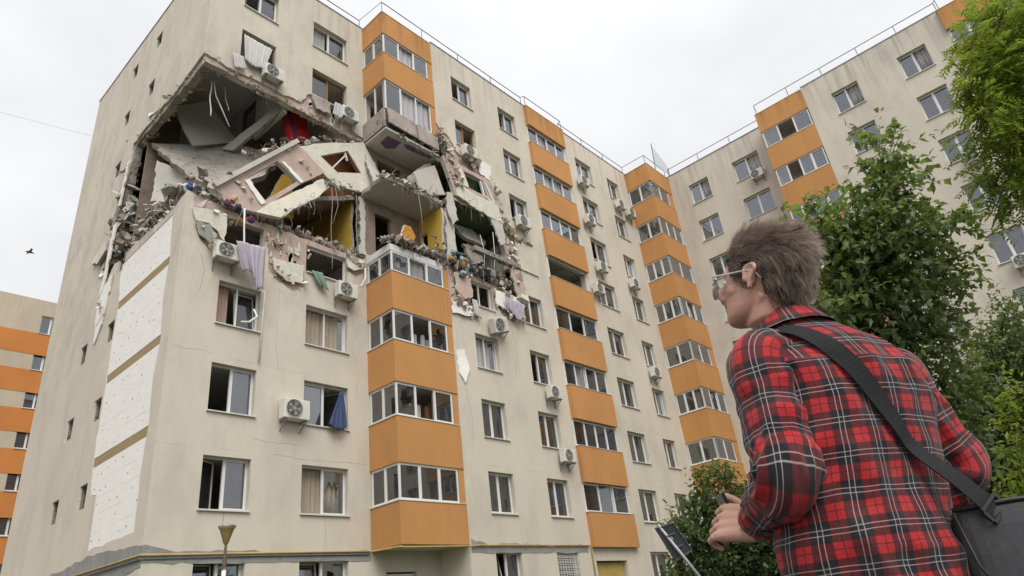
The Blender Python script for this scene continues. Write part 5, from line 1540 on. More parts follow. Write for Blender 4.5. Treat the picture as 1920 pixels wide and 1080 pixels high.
AC = [((2.50, -0.42, 20.44), 0, 0, 1.0, 'air conditioner with dark fan beneath the white net curtain at top left'),
      ((5.98, -0.42, 20.37), 0, 0, 1.0, 'air conditioner with dark fan right of the brown wooden window'),
      ((1.32, -0.44, 12.05), 0, 0, 1.0, 'greenish-white air conditioner left of the lilac curtain'),
      ((5.80, -0.44, 12.01), 0, 0, 1.0, 'air conditioner beneath the torn window with green cloth'),
      ((3.90, -0.42, 7.28), 0, 0, 1.12, 'large boxy air conditioner left of the window with dark blue cloth'),
      ((11.55, -1.92, 20.30), 0, 0, 1.0, 'air conditioner above the cracked pink panel beside a foam board'),
      ((12.20, -1.95, 11.66), 0, -0.32, 1.1, 'knocked-askew air conditioner hanging below the torn foam and lilac cloth'),
      ((14.82, -1.92, 17.75), 0, 0, 1.0, 'air conditioner half over the window right of the hanging pink panel'),
      ((21.0, -1.92, 23.0), 0, 0, 0.95, 'topmost air conditioner of the column right of the middle balcony stack'),
      ((20.9, -1.92, 20.3), 0, 0, 0.95, 'second air conditioner from the roof right of the middle balcony stack'),
      ((21.2, -1.92, 17.4), 0, 0, 0.95, 'third air conditioner from the roof right of the middle balcony stack'),
      ((20.45, -1.92, 15.85), 0, 0, 0.95, 'fourth air conditioner from the roof hugging the middle balcony stack'),
      ((24.75, -1.92, 22.95), 0, 0, 0.95, 'left one of two neighbouring air conditioners by the inner corner balconies'),
      ((25.85, -1.92, 22.8), 0, 0, 0.95, 'right one of two neighbouring air conditioners by the inner corner balconies'),
      ((24.4, -1.92, 17.35), 0, 0, 0.95, 'lone air conditioner under a narrow window left of the inner corner balconies'),
      ((15.30, -1.92, 9.30), 0, 0, 0.95, 'air conditioner below the window with pink curtain left of the middle balconies'),
      ((15.60, -1.92, 6.62), 0, 0, 0.95, 'lowest air conditioner left of the middle balcony stack'),
      ((24.55, -1.92, 12.0), 0, 0, 0.95, 'lowest air conditioner left of the inner corner balconies'),
      ((28.94, -8.85, 23.2), -pi / 2, 0, 0.95, 'air conditioner at the top floor of the intact wing left of its balconies'),
      ((27.50, -18.75, 17.75), -pi / 2, 0, 1.0, 'air conditioner on the intact wing between the two right-hand trees'),
      ((27.50, -18.6, 12.2), -pi / 2, 0, 1.0, 'lower air conditioner on the intact wing at the right picture edge')]
proto = make_ac()
for i, (loc, rz, ry, s, lab) in enumerate(AC):
    a = proto if i == 0 else copy_tree(proto)
    a.location = loc
    a.rotation_euler = (0.12 if ry else 0, ry, rz)
    a.scale = (s, s, s)
    tag(a, lab, 'air conditioner', 'air conditioners on the facades')

# ------------------------------------------------------------------ lamp post
lp = empty('street_lamp', (-0.38, -5.0, GZ))
tag(lp, 'street lamp with cone-shaped amber glass bowl on a white post', 'street lamp')
MB().lathe([(0.075, 0.0), (0.075, .9), (0.05, .95), (0.042, 2.75), (0.0, 2.76)], 14).build('post', 'pvc', lp, smooth=True)
MB().lathe([(0.043, 2.70), (0.044, 2.9), (0.030, 2.92), (0.026, 3.2), (0.0, 3.2)], 12).build('collar', 'rebar', lp, smooth=True)
t = NT('lamp_glass')
t.col((0.36, 0.28, 0.10)); t.rough(0.25); t.b.inputs['Transmission Weight'].default_value = 0.35
M['lamp_glass'] = t.m
MB().lathe([(0.03, 3.18), (0.055, 3.22), (0.10, 3.36), (0.135, 3.46), (0.165, 3.50), (0.16, 3.505), (0.0, 3.47)], 20).build('bowl', 'lamp_glass', lp, smooth=True)
MB().lathe([(0.168, 3.508), (0.172, 3.525), (0.12, 3.55), (0.0, 3.56)], 20).build('lid', 'metal', lp, smooth=True)

# ------------------------------------------------------------------ leaning sign seen from behind
sg = empty('road_sign', (3.35, -12.9, GZ))
tag(sg, 'grey back of a leaning rectangular sign in front of the shrub', 'sign')
loc = Vector((3.35, -12.9, GZ))
ax = (Vector((3.06, -12.72, 1.50)) - Vector((4.6, -13.30, GZ)))
mb = MB().tube([Vector((4.62, -13.32, GZ)) - loc, Vector((3.0, -12.70, 1.62)) - loc], .028, 10)
mb.build('post', 'metal', sg, smooth=True)
q = [Vector(p) for p in ((2.94, -12.69, 1.55), (3.12, -12.92, 1.60), (3.44, -12.98, 1.17), (3.28, -12.74, 1.05))]
c_, u_, v_, n_ = basis(q)
if n_.dot(CAM - c_) < 0: n_ = -n_
mb = MB()
mb.add([p - loc - n_ * .05 for p in q] + [p - loc - n_ * .075 for p in q], [(0, 1, 2, 3), (7, 6, 5, 4), (0, 4, 5, 1), (1, 5, 6, 2), (2, 6, 7, 3), (3, 7, 4, 0)])
M['sign_back'] = m_plain('sign_back', (0.10, 0.105, 0.11), .5, .15, 5, .4)
mb.build('plate', 'sign_back', sg)
mb = MB()
for a, b in ((0, 1), (1, 2), (2, 3), (3, 0)):
    mb.bar(q[a] - loc - n_ * .045, q[b] - loc - n_ * .045, .02, .02)
mb.build('rim', 'sign_back', sg)
for f in (.3, .7):
    mb = MB()
    pa, pb = q[0].lerp(q[3], f), q[1].lerp(q[2], f)
    mb.bar(pa.lerp(pb, .25) - loc - n_ * .03, pa.lerp(pb, .75) - loc - n_ * .03, .03, .02)
    mb.build('clamp', 'sign_back', sg)
mb = MB()
pc = q[0].lerp(q[2], .45)
mb.obox(pc - loc - n_ * .046, (q[1] - q[0]) * .06, (q[3] - q[0]) * .05, n_ * .002)
mb.build('sticker', 'pvc', sg)

# ------------------------------------------------------------------ roof mesh screen, wire, bird
rs = empty('roof_screen', (27.6, -3.2, 26.24))
tag(rs, 'thin pale mesh screen on a slanted pole above the inner corner roof', 'screen')
MB().tube([(0.25, 0, 0.1), (0.55, 0, 2.35)], .03, 6).build('pole', 'rail', rs)
MB().tube([(2.2, 0, 0.1), (2.25, 0, 1.1)], .03, 6).build('pole', 'rail', rs)
t = NT('mesh_screen')
t.t.nodes.remove(t.b)
mx = t.n('MixShader', n_0=0.35, n_1=t.n('BsdfTransparent').outputs[0], n_2=t.n('BsdfDiffuse', i_Color=(.5, .5, .55, 1)).outputs[0])
t.t.links.new(mx.outputs[0], t.out.inputs[0])
M['mesh_screen'] = t.m
plate([(0.5, 2.2), (2.25, 1.3), (2.25, 0.5), (0.4, 0.35)], [], 0, .006, lambda u, v, d: (u, d, v)).build('mesh', ['mesh_screen', 'mesh_screen'], rs)
wire('overhead_wire', [(-80, 58, 45.5), (1.7, 60, 59.4), (40, 61, 66.5)], .022, 'cable_white', 'thin wire crossing the sky left of the damaged block', 'wire')
br = empty('flying_bird', (8.78, 66.27, 46.43))
tag(br, 'small dark bird flying in the sky at far left', 'bird')
mb = MB()
mb.tube([(-.42, 0, -.04), (-.2, 0, .02), (.1, 0, .05), (.35, 0, .02), (.55, 0, 0)], [.02, .12, .14, .08, .01], 8)
mb.build('body', 'rebar', br, smooth=True)
for s in (-1, 1):
    mb = MB()
    mb.add([(.15, 0, .06), (-.15, 0, .06), (.02, s * .45, .28), (.2, s * .42, .28), (-.12, s * .85, .12), (-.02, s * .8, .14)], [(0, 1, 2, 3), (3, 2, 4, 5)])
    o = mb.build('wing', 'rebar', br)
    o.modifiers.new('t', 'SOLIDIFY').thickness = .03

# ------------------------------------------------------------------ apartment block far behind on the left
C = empty('apartment_building')
tag(C, 'distant beige apartment block with orange bands at the left picture edge', 'building')
FY = 35.0
PFAR = lambda u, v, d: (u, FY + d, v)
fx = []
for i in range(-8, 5):
    fx.append(4.55 + i * 4.4)
zf = [24.70 - 1.36 - 2.77 * k for k in range(9)]
fh = [rect(x, x + 1.3, z, z + 1.36) for x in fx for z in zf]
plate([(-33, GZ), (30, GZ), (30, 25.9), (-33, 25.9)], fh, 0, .3, PFAR).build('wall_panel', ['stucco_far', 'stucco_far'], C)
for z in zf:
    if z < 1.5:
        continue
    plate([(-33, z - 1.68), (30, z - 1.68), (30, z - 0.06), (-33, z - 0.06)], [], -.02, -.003, PFAR).build('orange_band', ['orange_far', 'orange_far'], C)
MB().box((-33, FY + .32, 25.4), (30, FY + 11, 25.7)).build('roof_slab', 'concrete', C)
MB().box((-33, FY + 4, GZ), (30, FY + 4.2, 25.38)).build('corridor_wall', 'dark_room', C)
MB().box((29.7, FY + .31, GZ), (30, FY + 10.79, 25.39)).build('end_wall', 'stucco_far', C)
for x in fx:
    if -14 < x < 12:
        for k, z in enumerate(zf):
            window(C, (x, FY, z), 0, 1.3, 1.36, curtain=(None, 'net', 'net_grey', 'curtain_brown')[(k + int(x)) % 4], depth=.15, gm='glass_b')
# ------------------------------------------------------------------ trees and shrubs
def m_leaf(name, c0, c1, c2, trans=0.35):
    t = NT(name)
    t.t.nodes.remove(t.b)
    gi = t.n('NewGeometry')
    colr = t.ramp(gi.outputs['Random Per Island'], (0.0, c0), (0.55, c1), (1.0, c2))
    a = t.n('BsdfPrincipled', i_Roughness=0.45)
    t.set(a.inputs['Base Color'], colr)
    a.inputs['Specular IOR Level'].default_value = 0.4
    b = t.n('BsdfTranslucent')
    t.set(b.inputs[0], t.mix(0.6, colr, (0.35, 0.45, 0.06), 'MIX'))
    mx = t.n('MixShader', n_0=trans, n_1=a.outputs[0], n_2=b.outputs[0])
    t.t.links.new(mx.outputs[0], t.out.inputs[0])
    return t.m
M['leaf_dark'] = m_leaf('linden_leaf', (0.066, 0.118, 0.037), (0.150, 0.225, 0.078), (0.36, 0.43, 0.24), .44)
M['leaf_light'] = m_leaf('locust_leaf', (0.10, 0.17, 0.022), (0.19, 0.28, 0.04), (0.36, 0.42, 0.07), .5)
M['leaf_mid'] = m_leaf('maple_leaf', (0.065, 0.11, 0.045), (0.11, 0.165, 0.068), (0.19, 0.25, 0.12), .38)
M['leaf_shrub'] = m_leaf('shrub_leaf', (0.045, 0.082, 0.030), (0.088, 0.140, 0.052), (0.18, 0.24, 0.115), .36)
M['leaf_bright'] = m_leaf('fresh_leaf', (0.16, 0.24, 0.02), (0.24, 0.33, 0.035), (0.34, 0.42, 0.07), .5)
M['bark'] = m_concrete('bark', (0.085, 0.068, 0.052), .5, 6, 1.5, False, (0.03, 0.025, 0.02), .5)

def leaf(mb, p, d, up, L, W):
    """folded, slightly drooping leaf of four faces"""
    sd = d.cross(up)
    if sd.length < 1e-4:
        sd = d.orthogonal()
    sd.normalize()
    nn = sd.cross(d).normalized()
    m1 = p + d * L * 0.45
    tip = p + d * L - nn * L * 0.12
    o = len(mb.v)
    mb.v += [tuple(p), tuple(p + d * L * .38 + sd * W / 2 + nn * W * .16), tuple(tip), tuple(p + d * L * .38 - sd * W / 2 + nn * W * .16), tuple(m1)]
    mb.f += [(o, o + 4, o + 1), (o + 1, o + 4, o + 2), (o, o + 3, o + 4), (o + 3, o + 2, o + 4)]
    mb.mi += [0] * 4

def rv(r, s=1.0):
    while True:
        v = Vector((r.uniform(-1, 1), r.uniform(-1, 1), r.uniform(-1, 1)))
        if 0.05 < v.length < 1:
            return v.normalized() * s

def tree(name, label, cat, base, trunk, blobs, leafm, L, n_twigs, per_twig, seed, r0=0.12, twig=0.5, shell=0.45, droop=0.25, compound=False, group=None, wide=.8):
    """trunk polyline (world), blobs = [(centre, radii)] of the crown"""
    r = random.Random(seed)
    base = Vector(base)
    e = empty(name, base)
    tag(e, label, cat, group)
    mb = MB()
    tr = [Vector(p) - base for p in trunk]
    mb.tube(tr, [r0 * (1 - 0.75 * i / (len(tr) - 1)) for i in range(len(tr))], 10)
    wts = []
    limbs = []
    for c, rad in blobs:
        c = Vector(c) - base
        rad = Vector(rad) if hasattr(rad, '__len__') else Vector((rad, rad, rad))
        wts.append(rad.x * rad.y + rad.y * rad.z + rad.x * rad.z)
        # limb from a lower point on the trunk
        lower = [p for p in tr if p.z < c.z + .3 * rad.z] or tr[:1]
        a = min(lower, key=lambda p: (p - c).length + 0.6 * max(0, p.z - c.z + rad.z))
        m_ = a.lerp(c, .5) + Vector((r.uniform(-.15, .15), r.uniform(-.15, .15), r.uniform(0, .2))) * rad.x
        mb.tube([a, m_, c], [r0 * .42, r0 * .26, r0 * .1], 7)
        limbs.append((c, rad, m_))
        for _ in range(5):
            t_ = c + Vector([q * s for q, s in zip(rv(r, .8), rad)])
            mb.tube([m_.lerp(c, r.uniform(.2, 1)), (m_ + t_) / 2 + rv(r, .1 * rad.x), t_], [r0 * .14, r0 * .09, r0 * .03], 5)
    mb.build('trunk', 'bark', e, smooth=True)
    lf = MB()
    tw = MB()
    tot = sum(wts)
    for (c, rad, m_), w in zip(limbs, wts):
        for _ in range(int(n_twigs * w / tot)):
            q = rv(r)
            f = (shell + (1 - shell) * r.random()) * (1 + 0.22 * noise.noise(q * 2.2 + c))
            p = c + Vector((q.x * rad.x, q.y * rad.y, q.z * rad.z)) * f
            d = (q + rv(r, .7) + Vector((0, 0, .1 - droop))).normalized()
            tl = twig * r.uniform(.5, 1.2)
            tip = p + d * tl - Vector((0, 0, droop * tl * .5))
            if r.random() < .5:
                tw.tube([p - d * tl * .4, p, tip], [.008, .006, .003], 3, caps=False)
            for i in range(per_twig):
                g = (i + r.random()) / per_twig
                s = p.lerp(tip, g) + rv(r, .04)
                ld = (d * .5 + rv(r, .9) + Vector((0, 0, -droop))).normalized()
                if compound:
                    # pinnate leaf: pairs of leaflets along a stalk
                    st = L * 3.2
                    for k in range(6):
                        sp = s + ld * st * (k + 1) / 6 - Vector((0, 0, .15 * st * (k / 6) ** 2))
                        sd = ld.cross(Vector((0, 0, 1)))
                        if sd.length < .05:
                            sd = ld.orthogonal()
                        sd.normalize()
                        for sg_ in (-1, 1):
                            leaf(lf, sp, (sd * sg_ + ld * .45 + rv(r, .2)).normalized(), Vector((0, 0, 1)) + rv(r, .4), L * r.uniform(.8, 1.2), L * .42)
                else:
                    leaf(lf, s, ld, Vector((0, 0, 1)) + rv(r, .5), L * r.uniform(.45, 1.25), L * wide * r.uniform(.45, 1.05))
    lf.build('crown', leafm, e, fix=False)
    if tw.f:
        tw.build('twigs', 'bark', e, fix=False)
    return e

tree('linden_tree', 'dark green broad-leaved tree rising right behind the man', 'tree', (6.75, -15.7, GZ),
     [(6.75, -15.7, GZ), (6.3, -15.95, 0.6), (5.6, -16.3, 2.05), (4.85, -16.7, 3.7), (4.35, -16.95, 4.8), (3.95, -17.3, 5.8), (3.7, -17.7, 6.5)],
     [((3.68, -17.75, 6.35), (.28, .28, .5)), ((3.85, -17.45, 5.85), (.5, .5, .5)), ((3.5, -16.75, 5.45), (.5, .5, .4)), ((4.05, -17.1, 5.25), (.7, .7, .55)), ((4.65, -17.75, 5.35), (.55, .55, .3)),
      ((3.75, -16.4, 4.85), (.6, .6, .5)), ((4.35, -16.95, 4.6), (.8, .8, .6)), ((4.85, -17.55, 4.65), (.5, .5, .25)), ((4.25, -16.35, 4.1), (.7, .7, .5)), ((4.85, -16.85, 3.85), (.7, .7, .5)), ((4.7, -16.2, 3.2), (.6, .6, .5)),
      ((3.12, -16.35, 5.45), (.45, .45, .3)), ((5.3, -16.9, 3.1), (.6, .6, .5)), ((5.5, -16.6, 2.3), (.7, .7, .5)), ((3.4, -16.2, 4.3), (.4, .4, .4))],
     'leaf_dark', .14, 1500, 9, 11, .10, .5, .15, .3, wide=.85)
tree('locust_tree', 'yellow-green feathery tree at the upper right edge', 'tree', (5.3, -19.2, GZ),
     [(5.3, -19.2, GZ), (5.1, -19.2, 1.2), (4.6, -19.25, 3.0), (4.0, -19.3, 4.6), (3.5, -19.4, 5.8), (3.2, -19.5, 6.9)],
     [((2.75, -19.75, 6.5), (.45, .4, .5)), ((2.52, -19.3, 5.95), (.45, .4, .4)), ((2.9, -19.35, 5.4), (.5, .45, .4)), ((3.1, -19.1, 4.85), (.45, .4, .4)), ((3.3, -20.0, 6.2), (.7, .7, .6)), ((4.0, -19.9, 5.3), (.8, .8, .7)), ((3.0, -19.8, 7.0), (.6, .6, .5)), ((2.42, -18.98, 5.55), (.28, .25, .3)), ((2.95, -18.98, 5.05), (.35, .3, .35)), ((2.45, -19.2, 6.3), (.25, .25, .25)), ((2.6, -19.6, 6.85), (.35, .35, .35))],
     'leaf_light', .080, 900, 3, 12, .10, .30, .25, .35, compound=True)
tree('maple_tree', 'mid-green leafy tree at the right edge below the feathery tree', 'tree', (11.2, -16.0, GZ),
     [(11.2, -16.0, GZ), (10.9, -16.3, 1.0), (10.4, -16.8, 2.6), (9.9, -17.3, 4.0), (9.5, -17.9, 5.0)],
     [((9.3, -17.5, 4.3), (.6, .6, .4)), ((9.5, -18.1, 4.9), (.45, .45, .4)), ((9.5, -17.0, 3.5), (.8, .8, .5)), ((9.95, -17.6, 3.7), (.8, .8, .6)), ((10.0, -16.9, 2.6), (.9, .9, .6)), ((10.6, -17.2, 2.1), (.9, .9, .6)), ((9.6, -16.2, 2.3), (.8, .8, .5)), ((9.6, -15.9, 1.3), (.9, .9, .6)), ((10.5, -16.6, 1.2), (1, 1, .7)), ((10.9, -17.9, 4.4), (1.0, 1.0, .8)), ((11.4, -17.6, 2.8), (1., 1., .8))],
     'leaf_mid', .115, 2900, 9, 13, .11, .45, .2, .3)
tree('round_shrub', 'dark green shrub behind the sign and beside the man\'s hands', 'shrub', (5.2, -12.8, GZ),
     [(5.2, -12.8, GZ), (5.1, -12.85, 0.3), (4.9, -12.95, 1.2), (4.6, -13.1, 2.0)],
     [((4.38, -13.2, 2.12), (.4, .4, .42)), ((4.3, -12.75, 1.65), (.45, .45, .4)), ((4.85, -13.5, 1.75), (.55, .55, .45)), ((4.7, -12.9, 1.2), (.7, .7, .5)), ((5.2, -13.4, 1.1), (.7, .7, .5)), ((4.5, -12.45, 0.85), (.6, .6, .5)), ((5.1, -12.85, 0.5), (.8, .8, .5)), ((5.5, -13.8, 0.8), (.7, .7, .6)), ((5.6, -13.1, 0.1), (.9, .9, .6))],
     'leaf_shrub', .10, 2900, 9, 14, .05, .3, .35, .15)
tree('young_tree', 'bright yellow-green young foliage at the right edge beside the bag', 'tree', (-0.35, -18.1, GZ),
     [(-0.35, -18.1, GZ), (-0.45, -18.15, 0.2), (-0.7, -18.2, 0.9), (-0.85, -18.25, 1.45)],
     [((-1.0, -18.28, 1.42), (.12, .12, .14)), ((-0.95, -18.2, 1.2), (.14, .14, .12)), ((-0.82, -18.1, .92), (.16, .16, .14)), ((-0.7, -18.15, .7), (.2, .2, .15)), ((-0.6, -18.3, 1.1), (.2, .2, .25)), ((-1.0, -18.0, 0.62), (.12, .12, .1))],
     'leaf_bright', .055, 420, 7, 15, .02, .14, .2, .15)
tree('distant_tree', 'small green treetop at the lower left picture edge', 'tree', (0.5, 26.2, GZ),
     [(0.5, 26.2, GZ), (0.6, 26.2, 3), (0.5, 26.3, 6.5), (0.4, 26.3, 8.0)],
     [((0.7, 26.2, 7.4), (1.0, 1.0, .9)), ((-.3, 26.8, 7.0), (1.4, 1.4, 1.2)), ((0.9, 26.4, 6.0), (1.3, 1.3, 1.2)), ((-1.0, 26.3, 5.5), (1.6, 1.6, 1.3)), ((0.4, 26.0, 4.5), (1.5, 1.5, 1.0))],
     'leaf_mid', .16, 1500, 8, 16, .16, .6, .4, .2)
# ------------------------------------------------------------------ the man in the plaid shirt
AXIS = Vector((-5.59, -18.215, GZ))
YAW = radians(39.4 + 25)
FWD = Vector((cos(YAW), sin(YAW), 0))
RGT = Vector((sin(YAW), -cos(YAW), 0))
MAN = Matrix(((RGT.x, FWD.x, 0, AXIS.x), (RGT.y, FWD.y, 0, AXIS.y), (0, 0, 1, AXIS.z), (0, 0, 0, 1)))
man = empty('person')
man.matrix_world = MAN
tag(man, 'man in red plaid shirt and clear glasses seen from behind, looking up', 'person')

def ell(mb, c, rad, rot=None, sub=3):
    bm = bmesh.new()
    bmesh.ops.create_icosphere(bm, subdivisions=sub, radius=1)
    vs = []
    for v in bm.verts:
        p = Vector((v.co.x * rad[0], v.co.y * rad[1], v.co.z * rad[2]))
        if rot is not None:
            p = rot @ p
        vs.append(Vector(c) + p)
    fs = [tuple(v.index for v in f.verts) for f in bm.faces]
    bm.free()
    mb.add(vs, fs)

def spline(pts, k=6):
    """Catmull-Rom through tuples of any length"""
    out = []
    n = len(pts)
    for i in range(n - 1):
        p0, p1, p2, p3 = pts[max(0, i - 1)], pts[i], pts[i + 1], pts[min(n - 1, i + 2)]
        for j in range(k):
            t_ = j / k
            out.append(tuple(0.5 * (2 * b + (c - a) * t_ + (2 * a - 5 * b + 4 * c - d) * t_ ** 2 + (3 * b - a - 3 * c + d) * t_ ** 3) for a, b, c, d in zip(p0, p1, p2, p3)))
    out.append(tuple(pts[-1]))
    return out

# joints, in the man's own frame (x to his right, y forward, z up from the ground)
SH_L, EL_L, WR_L = Vector((-0.150, -0.02, 1.418)), Vector((-0.205, -0.055, 1.155)), Vector((-0.140, 0.150, 1.095))
SH_R, EL_R, WR_R = Vector((0.232, -0.035, 1.385)), Vector((0.312, -0.04, 1.165)), Vector((0.105, 0.165, 1.075))
HEAD_C = Vector((-0.040, 0.010, 1.650))
# the head turns a further 35 degrees to the left and tips back
HROT = Matrix.Rotation(radians(28), 3, 'Z') @ Matrix.Rotation(radians(15), 3, 'X')
def hd(x, y, z): return HEAD_C + HROT @ Vector((x, y, z))

body = MB()
# head
HR = spline([(-.108, .060, .016, .014), (-.103, .056, .030, .028), (-.090, .042, .045, .048), (-.070, .026, .0555, .063), (-.045, .013, .0625, .079), (-.020, .004, .0670, .091), (.005, .000, .0710, .096),
             (.032, -.006, .0750, .099), (.060, -.011, .0750, .099), (.085, -.013, .0690, .091), (.105, -.015, .0550, .073), (.117, -.016, .0320, .044), (.121, -.016, .006, .010)], 4)
vs, fs = [], []
NH = 48
for (z, cy, a_, b_) in HR:
    for k in range(NH):
        th = 2 * pi * k / NH
        c_, s_ = math.copysign(abs(cos(th)) ** .92, cos(th)), math.copysign(abs(sin(th)) ** .92, sin(th))
        fr_ = 1.0 - (.06 if s_ > 0 and -.06 < z < .02 else 0) * max(0, s_) * abs(c_)      # eye and cheek hollow
        vs.append(hd(a_ * c_ * fr_, cy + b_ * s_, z))
for i in range(len(HR) - 1):
    for k in range(NH):
        k2 = (k + 1) % NH
        fs.append((i * NH + k, i * NH + k2, (i + 1) * NH + k2, (i + 1) * NH + k))
fs += [tuple(range(NH - 1, -1, -1)), tuple((len(HR) - 1) * NH + k for k in range(NH))]
body.add(vs, fs)
for s in (-1, 1):
    ell(body, hd(s * .036, .052, -.024), (.024, .026, .022), HROT)
    ell(body, hd(s * .012, .096, -.036), (.009, .012, .008), HROT)
    # ear: rim, fold, lobe and hollow
    rim = [(a * .86, b * .84) for a, b in ((-.002, -.026), (-.004, -.012), (-.014, .006), (-.022, .022), (-.016, .034), (-.002, .039), (.012, .033), (.017, .018), (.014, .004))]
    out_ = lambda a, b, q=0.0: hd(s * (.0775 + .020 * max(0, -a / .02) * 0.75 + q), .004 + a, -.006 + b)
    body.tube([out_(a, b) for a, b in spline(rim, 4)], .0054, 8)
    body.tube([out_(a * .55, b * .62 + .003, -.003) for a, b in rim[1:6]], .0042, 6)
    ell(body, out_(0.000, -.022), (.006, .008, .008), HROT, 2)
    ell(body, hd(s * .076, .002, -.002), (.0070, .0145, .0255), HROT, 3)
    ell(body, hd(s * .078, .017, -.008), (.006, .006, .010), HROT, 2)
ell(body, hd(0, .080, .024), (.050, .015, .012), HROT)
body.tube([hd(0, .086, .012), hd(0, .100, -.012), hd(0, .110, -.032)], [.010, .011, .0120], 10)
ell(body, hd(0, .084, -.060), (.023, .011, .006), HROT)
ell(body, hd(0, .082, -.070), (.021, .011, .007), HROT)
# neck
body.tube([hd(0, -.015, -.03), hd(0, -.012, -.085), Vector((-.012, .004, 1.545)), Vector((0.0, .0, 1.47))], [.060, .057, .058, .072], 20)
for s in (-1, 1):
    body.tube([hd(s * .055, -.02, -.045), hd(s * .03, .01, -.10), Vector((s * .02 - .012, .050, 1.50))], [.013, .014, .014], 8)
# trunk under the shirt
tr = [(0.0, 0.0, .80), (.005, 0, .95), (.02, -.008, 1.1), (.04, -.015, 1.28), (.042, -.018, 1.38), (.03, -.012, 1.45), (.012, 0, 1.50)]
rr = [(.155, .11), (.155, .11), (.155, .105), (.168, .105), (.165, .10), (.115, .07), (.06, .05)]
for (x, y, z), (a, b) in zip(spline(tr, 3), spline(rr, 3)):
    ell(body, (x, y, z), (a, b, .07), None, 2)
def limb(pts, rs, n=14, k=5):
    sp = spline([tuple(p) + (r_,) for p, r_ in zip(pts, rs)], k)
    body.tube([q[:3] for q in sp], [q[3] for q in sp], n)
limb([(-.09, -.02, 1.43), SH_L, SH_L.lerp(EL_L, .5), EL_L, EL_L.lerp(WR_L, .4), WR_L], [.05, .050, .045, .038, .037, .026])
limb([(.16, -.02, 1.43), SH_R, SH_R.lerp(EL_R, .5), EL_R, EL_R.lerp(WR_R, .4), WR_R], [.05, .050, .045, .038, .037, .026])
for s in (-1, 1):
    limb([(s * .08, 0, .92), (s * .095, .01, .72), (s * .10, .02, .50), (s * .105, .01, .32), (s * .11, -.01, .09)], [.095, .080, .055, .055, .038])
    limb([(s * .11, -.04, .055), (s * .115, .05, .045), (s * .12, .15, .03)], [.04, .04, .028])

def hand(wr, d, back, side, curl, thumb_dir):
    """palm with four unequal jointed fingers and a thumb; d along the hand, back = back of the hand"""
    d, back = Vector(d).normalized(), Vector(back)
    back = (back - d * back.dot(d)).normalized()
    sd = d.cross(back) * side          # towards the thumb side
    wr = Vector(wr)
    for f in (-.55, -.18, .18, .55):
        a = wr + sd * f * .045
        b = wr + d * .085 + sd * f * .074
        body.tube([a - d * .01, a.lerp(b, .5) + back * .002, b], [.016, .0165, .012], 10)
    body.tube([wr - d * .04, wr + d * .015], [.025, .024], 12)
    lens = {.55: .072, .18: .080, -.18: .074, -.55: .060}
    for f, L in lens.items():
        p = wr + d * .085 + sd * f * .074
        dd, nb = d.copy(), back.copy()
        for seg, (fr_, r_) in enumerate(((.46, .0095), (.30, .0085), (.24, .0075))):
            c = curl[seg] * (1 + .10 * (.3 - f))
            ca, sa = cos(c), sin(c)
            dd, nb = dd * ca - nb * sa, nb * ca + dd * sa
            q = p + dd * L * fr_
            body.tube([p, p.lerp(q, .5), q], [r_ * 1.06, r_ * .94, r_], 9)
            ell(body, q, (r_, r_, r_), None, 2)
            p = q
    p = wr + d * .022 + sd * .030 - back * .006
    td = Vector(thumb_dir)
    q = p + (sd * .7 + d * .55 - back * .25).normalized() * .042
    body.tube([p, q], [.017, .0125], 10)
    ell(body, q, (.0125,) * 3, None, 2)
    q2 = q + td.normalized() * .033
    body.tube([q, q2], [.0115, .0105], 10)
    q3 = q2 + (td.normalized() + d * .15).normalized() * .027
    body.tube([q2, q3], [.0105, .0085], 10)
    ell(body, q3, (.0085,) * 3, None, 2)

hand(WR_L, (-0.42, 0.82, 0.26), (-0.62, -0.55, 0.55), 1, (.80, 1.0, .6), (-.05, .75, .55))
hand(WR_R, (-0.85, 0.48, 0.05), (0.35, 0.6, -0.75), 1, (.55, .8, .5), (-.6, .2, .7))

t = NT('skin')
_o = t.obj()
n1 = t.noise(_o, 18, 5, .6)
sk = t.mix(n1, (0.50, 0.275, 0.20), (0.62, 0.375, 0.285))
sk = t.mix(t.math('MULTIPLY', t.step(t.noise(_o, 7, 4), .45, .7), .35), sk, (0.56, 0.24, 0.17))
sk = t.mix(t.math('MULTIPLY', t.step(t.noise(_o, 520, 2), .55, .75), .30), sk, (0.22, 0.13, 0.10))
t.col(sk)
t.rough(0.48)
t.b.inputs['Subsurface Weight'].default_value = 0.15
t.b.inputs['Subsurface Radius'].default_value = (0.012, 0.005, 0.003)
t.b.inputs['Subsurface Scale'].default_value = 0.6
t.bump(t.math('ADD', t.noise(_o, 420, 3), t.math('MULTIPLY', t.noise(_o, 60, 4), 1.5)), 0.30, 0.003)
M['skin'] = t.m
tmp = body.build('tmp', 'skin')
md = tmp.modifiers.new('r', 'REMESH')
md.mode = 'VOXEL'
md.voxel_size = 0.0030
md = tmp.modifiers.new('s', 'SMOOTH')
md.factor = 0.5
md.iterations = 7
dg = bpy.context.evaluated_depsgraph_get()
me = bpy.data.meshes.new_from_object(tmp.evaluated_get(dg))
bpy.data.objects.remove(tmp)
me.polygons.foreach_set('use_smooth', [True] * len(me.polygons))
if not me.materials:
    me.materials.append(M['skin'])
skin = link('body', me, man)

M['eye_white'] = m_plain('eye_white', (.75, .72, .68), .2, .03)
M['iris'] = m_plain('iris', (.05, .035, .02), .2, .1)
for s in (-1, 1):
    mb = MB()
    ell(mb, hd(s * .030, .0815, .002), (.0115, .0095, .0095), HROT)
    e = mb.build('eye', 'eye_white', man, smooth=True)
    mb = MB()
    ell(mb, hd(s * .030, .089, .003), (.0055, .0030, .0055), HROT)
    mb.build('iris', 'iris', e, smooth=True)

